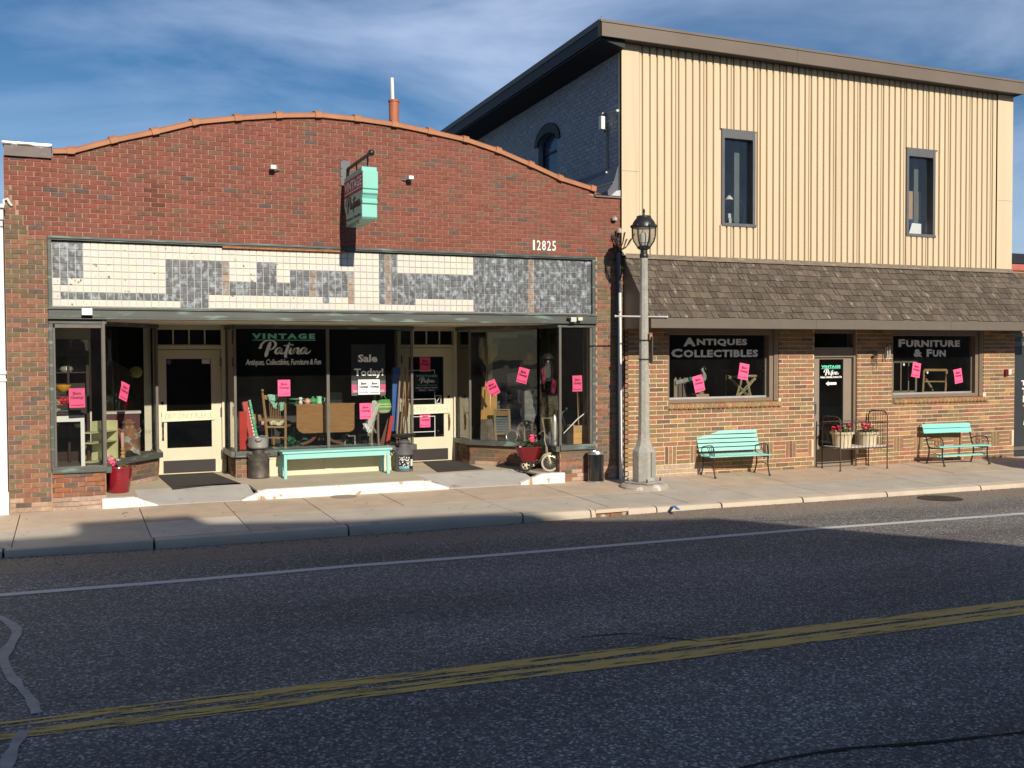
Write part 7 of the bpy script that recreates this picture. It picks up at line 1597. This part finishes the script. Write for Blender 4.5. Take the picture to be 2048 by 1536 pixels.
m = MB(); q = [(1025, 784), (1052, 782), (1047, 789), (1045, 797), (1047, 805), (1046, 812), (1050, 822), (1052, 833), (1050, 842), (1044, 862), (1040, 880), (1025, 880)]; vs = [BK(*p, .42) for p in q]; k = len(q); m.add(vs+[v-nR*.02 for v in vs], [tuple(range(k)), tuple(range(2*k-1, k-1, -1))]+[(i, (i+1) % k, (i+1) % k+k, i+k) for i in range(k)]); solo(m, 'cutout_board', M_['board_grey'], 'grey board cut in a wavy profile in the right bay window', 'board')
# broom
br = thing('straw_broom', 'old straw broom hung head up behind the angled right window', 'broom', BK(955, 835, .25)); o0 = br.location
m = MB(); m.tube([BK(955, 838, .25)-o0, BK(957, 780, .27)-o0, BK(960, 735, .30)-o0], .011, 7); m.build('handle', M_['pine'], br, True)
m = MB(); rr = random.Random(6); ba = BK(960, 735, .30)-o0; tl, trr = BK(942, 683, .34)-o0, BK(983, 680, .34)-o0
for i in range(150):
    s = rr.random(); top = tl*(1-s)+trr*s+Vector((0, 0, rr.uniform(-.12, .12))); mid = ba*(.45)+top*.55+(tl*(1-s)+trr*s-(tl+trr)/2)*.42+Vector((rr.uniform(-.01, .01), rr.uniform(-.03, .03), 0)); m.tube([ba+Vector((rr.uniform(-.012, .012), rr.uniform(-.01, .01), 0)), mid, top], [.004, .004, .002], 4)
m.build('bristles', M_['straw'], br, fix=False)
# pierced iron seat, round vent, post, mug, frame
ps = thing('implement_seat', 'rusty pierced iron implement seat standing on edge in the right bay', 'implement seat', BK(1043, 862, .24)); q = (nR+Vector((0, 0, .25))).normalized().to_track_quat('Z', 'Y').to_matrix()
m = MB(); n = 24; vs = []; fs = []; rads = (.035, .075, .12, .165, .185); ww = (.0, -.01, -.015, .0, .02)
for j, (r, z) in enumerate(zip(rads, ww)):
    for i in range(n): a = 2*math.pi*i/n; vs.append(q @ Vector((r*math.cos(a)*1.1, r*math.sin(a), z)))
for j in range(4):
    for i in range(n):
        if j == 2 and i % 3 == 0: continue
        if j == 0 and i % 4 == 0: continue
        fs.append((j*n+i, j*n+(i+1) % n, (j+1)*n+(i+1) % n, (j+1)*n+i))
m.add(vs, fs); o = m.build('seat_pan', mat('brown_iron', (.13, .095, .075), rough=.6, var=.3), ps, fix=False); o.modifiers.new('t', 'SOLIDIFY').thickness = .008
rvn = thing('round_vent', 'round metal vent cover with slanted slats on the right bay sill', 'vent', BK(1019, 873, .10)); q = (nR+Vector((0, 0, .2))).normalized().to_track_quat('Z', 'Y').to_matrix()
m = MB(); m.tube([q @ Vector((.115*math.cos(a), .115*math.sin(a), 0)) for a in [2*math.pi*i/24 for i in range(24)]], .014, 8, 0, True); m.build('rim', M_['steel'], rvn, True)
MB().lathe([(.108, -.012), (.108, -.008), (.001, -.008)], 20, (0, 0, 0), 0, q).build('back', M_['iron'], rvn)
for k in range(5):
    o_ = -.08+.04*k; h = math.sqrt(max(0, .105**2-o_*o_)); e1 = Vector((.7, -.7, 0)); e2 = Vector((.7, .7, 0)); m = MB(); m.bar(q @ (e2*o_-e1*h), q @ (e2*o_+e1*h), .02, .008); m.build('slat', M_['steel'], rvn)
c = BK(1043, 884, .13); m = MB(); m.lathe([(.045, 0), (.05, .015), (.02, .03), (.016, .05), (.02, .15), (.014, .22), (.018, .30)], 14, (c.x, c.y, zr_f)); solo(m, 'turned_post', M_['drift'], 'short turned wooden post on a foot beside the pierced seat', 'candle stand', smooth=True)
c = BK(1063, 884, .15); m = MB(); m.lathe([(.045, 0), (.052, .01), (.05, .09), (.045, .09), (.001, .02)], 16, (c.x, c.y, zr_f)); solo(m, 'grey_mug', M_['enamel'], 'grey enamel mug on the right bay sill', 'mug', smooth=True)
fr = thing('wooden_trestle', 'small wooden trestle frame behind the right bay mullion', 'trestle', BK(1082, 884, .3)); o0 = fr.location
for p, q_ in (((1079, 884), (1071, 838)), ((1094, 880), (1089, 838)), ((1071, 838), (1090, 838))): m = MB(); m.bar(BK(*p, .3)-o0, BK(*q_, .3)-o0, .025, .025); m.build('rail', M_['drift'], fr)
# background shelf with pots
sf = thing('wooden_stand', 'dark wooden stand with a shelf at the back of the right bay', 'stand', (8.3, 1.95, zr_f)); X0, X1 = -.35, .72
zA = F(1090, 806, 2.1).z-zr_f; MB().box(X0, X1, 0, .4, zA-.03, zA).build('shelf', M_['dark_wood'], sf); 
for xx in (X0, X1-.05): MB().box(xx, xx+.05, 0, .05, 0, zA-.03).build('leg', M_['dark_wood'], sf)
c = F(1076, 806, 2.1); m = MB(); m.lathe([(.12, 0), (.13, .02), (.145, .20), (.155, .22), (.148, .22), (.001, .04)], 22, (c.x+.05, 2.12, zA+zr_f)); solo(m, 'enamel_pail', M_['enamel'], 'pale enamel pail on the stand in the right bay', 'pail', smooth=True)
cab = thing('small_cabinet', 'slim open cabinet carrying a copper pot in the right bay', 'cabinet', (*F(1066, 760, 2.45)[:2], zA+zr_f)); hc = F(1066, 725, 2.45).z-cab.location.z
m = MB(); m.box(-.17, -.15, 0, .25, 0, hc); m.box(.16, .18, 0, .25, 0, hc); m.box(-.17, .18, .24, .25, 0, hc); m.box(-.18, .19, 0, .25, hc, hc+.02); m.build('case', M_['pale_shelf'], cab)
m = MB(); c = cab.location; m.lathe([(.12, 0), (.15, .03), (.155, .13), (.14, .16), (.02, .17), (.015, .2)], 22, (c.x, c.y+.1, c.z+hc+.02)); solo(m, 'copper_pot', M_['copper'], 'round copper pot on top of the slim cabinet', 'pot', smooth=True)
c = F(1022, 748, 2.3); solo(MB().box(c.x, c.x+.32, 2.35, 2.5, 1.6, 1.86), 'white_chest', M_['cream'], 'cream painted box behind the tilted flyer in the right bay', 'box', bevel=.01)
solo(MB().box(c.x-.02, c.x+.4, 2.5, 2.7, zr_f, 1.59), 'blue_chest', M_['blue_dark'], 'dark blue chest standing in the right bay', 'chest', bevel=.01)
m = MB(); c = BK(962, 772, .40); m.lathe([(.07, 0), (.075, .1), (.06, .16), (.05, .2)], 14, (c.x, c.y, c.z)); m.box(c.x-.02, c.x+.02, c.y-.02, c.y+.02, zr_f, c.z); solo(m, 'white_crock', M_['white'], 'white crock lamp base above the orange board', 'crock', smooth=True)
# lantern, kettle and metal cans near the right post
ln = thing('barn_lantern', 'black barn lantern hanging in the right bay window', 'lantern', F(1095, 762, .95)); H_ = F(1095, 703, .95).z-ln.location.z
m = MB(); m.lathe([(.09, 0), (.095, .04), (.06, .06)], 16); m.lathe([(.07, H_*.62), (.06, H_*.72), (.13, H_*.76), (.11, H_*.84), (.04, H_*.98), (.01, H_)], 16); m.build('body', M_['black_metal'], ln, True)
m = MB(); m.lathe([(.055, .06), (.075, H_*.3), (.055, H_*.62)], 16, closed=False); m.build('globe', gm2, ln, True)
m = MB()
for s in (-1, 1): m.tube([(s*.09, 0, .03), (s*.11, 0, H_*.35), (s*.08, 0, H_*.7)], .008, 6)
m.build('side_tubes', M_['black_metal'], ln)
c = F(1101, 884, .75); m = MB(); m.lathe([(.075, 0), (.085, .02), (.08, .12), (.045, .2), (.05, .21), (.02, .23)], 18, (c.x, .75, zr_f)); m.tube([(c.x-.06, .75, zr_f+.08), (c.x-.12, .72, zr_f+.2)], .013, 7); solo(m, 'coffee_pot', M_['steel'], 'battered metal coffee pot behind the tricycle handlebar', 'coffee pot', smooth=True)
c = F(1110, 884, .6); m = MB(); m.lathe([(.05, 0), (.05, .42), (.04, .5), (.012, .55)], 16, (c.x, .62, zr_f)); solo(m, 'metal_canister', M_['alu'], 'tall pale metal canister beside the right window post', 'canister', smooth=True)
c = F(1122, 862, .9); m = MB(); m.lathe([(.07, 0), (.075, .3), (.06, .34), (.065, .36)], 16, (c.x, .95, zr_f)); solo(m, 'brass_can', M_['brass'], 'brass coloured can behind the right window post', 'can', smooth=True)
m = MB(); c = F(1128, 868, .7); m.tube(crom([(c.x, .7, zr_f), (c.x+.03, .7, zr_f+.3), (c.x-.04, .7, zr_f+.55), (c.x+.06, .72, zr_f+.62)], 4), .013, 7); m.tube([(c.x+.03, .7, zr_f+.3), (c.x+.12, .7, zr_f+.1), (c.x+.10, .7, zr_f)], .012, 7); m.ball((c.x+.06, .72, zr_f+.64), .035, 8); solo(m, 'iron_pump', M_['black_metal'], 'black iron hand pump in the rightmost window', 'pump', smooth=True)
# crate with tools
a, b = F(1146, 851, .32), F(1180, 885, .32)
cr_ = thing('wooden_crate', 'orange brown wooden crate in the rightmost shop window', 'crate', (a.x, .30, zr_f)); w_ = b.x-a.x; h_ = a.z-zr_f
for k in range(3): MB().box(0, w_, 0, .012, h_*k/3+.002, h_*(k+1)/3-.002).build('plank', M_['pine' if k == 2 else 'orange_board'], cr_)
m = MB(); m.box(0, .012, .012, .25, 0, h_); m.box(w_-.012, w_, .012, .25, 0, h_); m.box(0, w_, .25, .262, 0, h_); m.box(.012, w_-.012, .012, .25, 0, .01); m.build('sides', M_['pine'], cr_)
for k, (p, q_, wd, mm2, lab) in enumerate((((1158, 850), (1156, 782), .045, 'pine', 'pale wooden handle standing in the orange crate'), ((1166, 852), (1177, 786), .05, 'orange_board', 'orange red handle standing in the orange crate'), ((1163, 852), (1178, 762), .03, 'mahog', 'dark wooden handle standing at the back of the orange crate'))):
    m = MB(); m.bar(F(*p, .42+.03*k), F(*q_, .48+.03*k), wd, .03, 0, (0, 1, 0)); solo(m, 'tool_handle', M_[mm2], lab, 'tool handle', 'handles in the crate', bevel=.004)
m = MB(); m.tube([F(1127, 867, .2), F(1155, 838, .22), F(1184, 815, .24)], [.008, .011, .008], 7); solo(m, 'white_stick', M_['white'], 'thin white stick leaning across the rightmost window', 'stick', smooth=True)
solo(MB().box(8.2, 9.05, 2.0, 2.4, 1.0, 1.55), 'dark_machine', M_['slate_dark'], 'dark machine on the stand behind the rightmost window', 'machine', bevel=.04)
pp = F(1143, 690, 2.75); solo(MB().box(8.55, 8.88, 2.74, 2.76, 2.05, 2.62), 'dark_picture', M_['slate_dark'], 'dark framed picture on the back of the rightmost window', 'picture', bevel=.01)
solo(MB().box(8.03, 9.08, 2.81, 2.86, .6, 2.555), 'back_board', mat('back_grey', (.10, .105, .10), rough=.8), 'grey back board behind the rightmost window', 'board')
# ------------------------------------------------------------------ antiques window (tan front)
zs = 1.30; Yd = .42
pf_ = thing('picket_fence', 'three picket grey wooden fence ornament with a small sign board', 'picket fence', (F(1360, 797, Yd).x, Yd, zs)); o0 = pf_.location
for k, (pxl, pxr) in enumerate(((1348, 1355), (1357, 1364), (1366, 1373))):
    x0, x1 = F(pxl, 797, Yd).x-o0.x, F(pxr, 797, Yd).x-o0.x; zt = F(1360, 754, Yd).z-zs; m = MB(); m.prism([(x0, 0), (x1, 0), (x1+.0, zt-.06), ((x0+x1)/2, zt), (x0, zt-.06)], 0, .02); m.build('picket', M_['grey_wood'] if k else M_['drift'], pf_)
m = MB(); a, b = F(1350, 766, Yd)-o0, F(1375, 759, Yd)-o0; m.bar(a+Vector((0, -.02, 0)), b+Vector((0, -.02, 0)), .02, .075); m.build('sign_board', M_['board_grey'], pf_)
m = MB(); c = F(1379, 762, Yd); leaves(m, (c.x, Yd, c.z-.05), .06, .12, 26, .035); solo(m, 'green_sprig', mat('teal_leaf', (.03, .25, .17)), 'teal green sprig hanging by the picket fence', 'plant')
c = F(1376, 790, Yd); solo(MB().box(c.x-.04, c.x+.05, Yd+.1, Yd+.16, zs, zs+.16), 'yellow_tin', mat('tin_gold', (.5, .33, .08), rough=.4), 'small golden tin behind the picket fence', 'tin')
a, b = F(1392, 797, Yd), F(1418, 788, Yd); solo(MB().box(a.x, b.x, Yd, Yd+.2, zs, b.z), 'cardboard_box', M_['cardboard'], 'low tan box on the shelf of the antiques window', 'box'); solo(MB().box(a.x-.25, a.x-.01, Yd+.05, Yd+.25, zs, b.z-.01), 'dark_box', M_['dark_wood'], 'low dark box left of the tan box', 'box')
m = MB(); c = F(1407, 745, .5); zb_ = b.z; m.tube(crom([(c.x, .5, zb_), (c.x+.01, .5, zb_+.25)], 3), .008, 6); m.ball((c.x+.01, .5, zb_+.33), .075, 10, (.7, .6, 1.25)); m.tube(crom([(c.x+.02, .5, zb_+.38), (c.x-.03, .5, zb_+.46), (c.x-.01, .5, zb_+.53), (c.x+.02, .5, zb_+.53)], 4), [.03]*6+[.018]*7, 8); m.tube([(c.x+.02, .5, zb_+.53), (c.x+.06, .5, zb_+.47)], [.012, .004], 6); solo(m, 'shore_bird', M_['board_grey'], 'carved grey shore bird behind the tilted flyer', 'carved bird', smooth=True)
m = MB(); c = F(1404, 792, .45); m.lathe([(.05, 0), (.055, .03), (.02, .07)], 12, (c.x, .5, zb_)); solo(m, 'glass_dome', M_['glassy'], 'little glass ornament on the tan box', 'ornament', smooth=True)
ws = thing('twig_star', 'large five pointed star of bundled twigs in the antiques window', 'star', (F(1487, 775, .4).x, .4, zs)); o0 = ws.location
tips = [(1460, 753), (1514, 750), (1473, 800), (1487, 730), (1503, 799)]; rr = random.Random(12)
for p, q_ in (((1460, 754), (1503, 798)), ((1514, 752), (1473, 798)), ((1460, 754), (1514, 752)), ((1473, 798), (1487, 730)), ((1503, 798), (1487, 730))):
    m = MB(); a, b = F(*p, .4)-o0, F(*q_, .4)-o0
    for k in range(9): j = lambda s: Vector((rr.uniform(-s, s), rr.uniform(-s, s), rr.uniform(-s, s))); m.tube([a+j(.035), (a+b)/2+j(.03), b+j(.035)], [.006, .007, .005], 5)
    m.build('twig_bundle', M_['twig'], ws)
c = F(1452, 744, .8); m = MB(); m.lathe([(.03, 0), (.10, .03), (.15, .05), (.14, .05), (.001, .015)], 18, (c.x, .8, c.z)); m.tube([(c.x, .8, zs), (c.x, .8, c.z)], .012, 6); solo(m, 'brass_bowl', M_['brass'], 'shallow brass bowl on a stem in the antiques window', 'bowl', smooth=True)
c = F(1525, 745, .5); sk = thing('dark_poster', 'dark poster with a white line drawing at the right of the antiques window', 'poster', (c.x, .5, c.z)); MB().box(-.13, .13, 0, .01, -.22, .22).build('sheet', mat('poster_dark', (.05, .06, .07)), sk)
m = MB(); m.tube(arc(0, .09, .05, .5, 5.8, 12, -.003), .003, 4); m.tube([(-.05, -.003, -.12), (-.06, -.003, -.02), (0, -.003, .03), (.06, -.003, -.02), (.05, -.003, -.12)], .003, 4); m.build('drawing', M_['vinyl_grey'], sk)
# furniture window
def sash(root_label, pts, Y, vb, hb2, mats, lab_name='old_casement'):
    A_, B_, C_, D_ = [F(a, b, Y) for a, b in pts]; c = (C_+D_)/2; r = thing(lab_name, root_label, 'window sash', (c.x, Y, min(C_.z, D_.z)), 0, 'old window sashes'); o0 = r.location; t = .05
    def br2(p, q_, w, nm): m = MB(); m.bar(p-o0, q_-o0, w, .03, 0, (0, 1, 0)); m.build(nm, mats, r, bevel=.003)
    br2(A_, B_, t, 'top_rail'); br2(D_, C_, t*1.3, 'bottom_rail'); br2(A_, D_, t, 'stile'); br2(B_, C_, t, 'stile')
    for k in range(1, vb): s = k/vb; br2(A_*(1-s)+B_*s, D_*(1-s)+C_*s, .028, 'glazing_bar')
    for k in range(1, hb2): s = k/hb2; br2(A_*(1-s)+D_*s, B_*(1-s)+C_*s, .028, 'glazing_bar')
    return r
s1 = sash('tall old window sash with upright bars at the left of the furniture window', [(1770, 723), (1832, 723), (1831, 784), (1770, 785)], .32, 4, 1, M_['brown_frame'])
s2 = sash('leaning old window sash with one cross bar in the furniture window', [(1848, 740), (1893, 740), (1890, 786), (1845, 786)], .36, 1, 2, M_['oak'])
for (pxx, r_, lab) in (((1807, 729), s1, 'small round white price tag on the tall old sash'), ((1854, 745), s2, 'small round white price tag on the leaning old sash')):
    c = F(*pxx, .30); m = MB(); m.lathe([(.028, 0), (.028, .004)], 14, (0, 0, 0), 0, Matrix.Rotation(R(90), 3, 'X')); o = m.build('price_tag', M_['white_paper'], None, loc=(c.x, .29, c.z)); tag(o, lab, 'price tag', 'round price tags')
c = F(1858, 770, .6); m = MB(); m.tube([F(1848, 752, .7), F(1866, 782, .7)], [.02, .035], 8); solo(m, 'old_bat', M_['drift'], 'worn wooden bat seen through the leaning sash', 'bat', smooth=True)
# upper windows
c = F(1468, 400, .5); dl = thing('desk_lamp', 'cream jointed desk lamp in the left upstairs window', 'desk lamp', (c.x, .5, U1[2]+.02)); o0 = dl.location
m = MB(); P = [F(*q_, .5)-o0 for q_ in ((1486, 410), (1469, 388), (1462, 378), (1460, 390))]; m.tube([F(1490, 415, .5)-o0, F(1472, 388, .5)-o0], .016, 6); m.tube(crom([F(1470, 390, .5)-o0, F(1470, 379, .5)-o0, F(1463, 380, .5)-o0, F(1460, 392, .5)-o0], 4), .010, 6); m.build('arm', M_['pale_shelf'], dl, True)
m = MB(); q = Vector((-.35, -.3, -1)).normalized().to_track_quat('Z', 'Y').to_matrix(); m.lathe([(.035, -.06), (.045, 0), (.06, .02), (.105, .11), (.11, .14), (.10, .14), (.05, .03)], 18, F(1461, 392, .5)-o0, 0, q, closed=False); m.build('shade', mat('lamp_cream', (.78, .74, .58), rough=.35), dl, True)
m = MB(); m.tube([F(1490, 415, .5)-o0, F(1488, 447, .5)-o0], .014, 6); m.lathe([(.1, 0), (.1, .02), (.02, .03)], 16, (F(1488, 448, .5)-o0)[:2]+(0,)); m.build('base', M_['pale_shelf'], dl, True)
a, b = F(1458, 449, .4), F(1480, 437, .4); solo(MB().box(a.x, b.x, .4, .6, U1[2]-.02, b.z), 'pale_box', M_['enamel'], 'pale blue box on the sill of the left upstairs window', 'box', bevel=.01); c = F(1464, 437, .45); solo(MB().box(a.x, a.x+.10, .42, .5, b.z, b.z+.09), 'small_jar', M_['linen'], 'little white jar on the pale blue box', 'jar', bevel=.01)
a, b = F(1817, 382, .35), F(1842, 440, .35); m = MB(); m.box(a.x, b.x, .35, .37, b.z, a.z); solo(m, 'cardboard_sheet', M_['cardboard'], 'tan cardboard sheet standing in the right upstairs window', 'cardboard'); solo(MB().box(a.x-.03, b.x+.02, .33, .5, U2[2], b.z-.0), 'dark_ledge', M_['blue_dark'], 'dark ledge under the cardboard sheet upstairs', 'ledge')
m = MB(); p = [F(*q_, .27) for q_ in ((1824, 446), (1844, 448), (1843, 468), (1818, 467))]; m.add(p+[v+Vector((0, .006, 0)) for v in p], [(0, 1, 2, 3), (7, 6, 5, 4), (0, 4, 5, 1), (1, 5, 6, 2), (2, 6, 7, 3), (3, 7, 4, 0)]); solo(m, 'white_sheet', M_['white_paper'], 'white paper sheet leaning at the foot of the right upstairs window', 'paper')
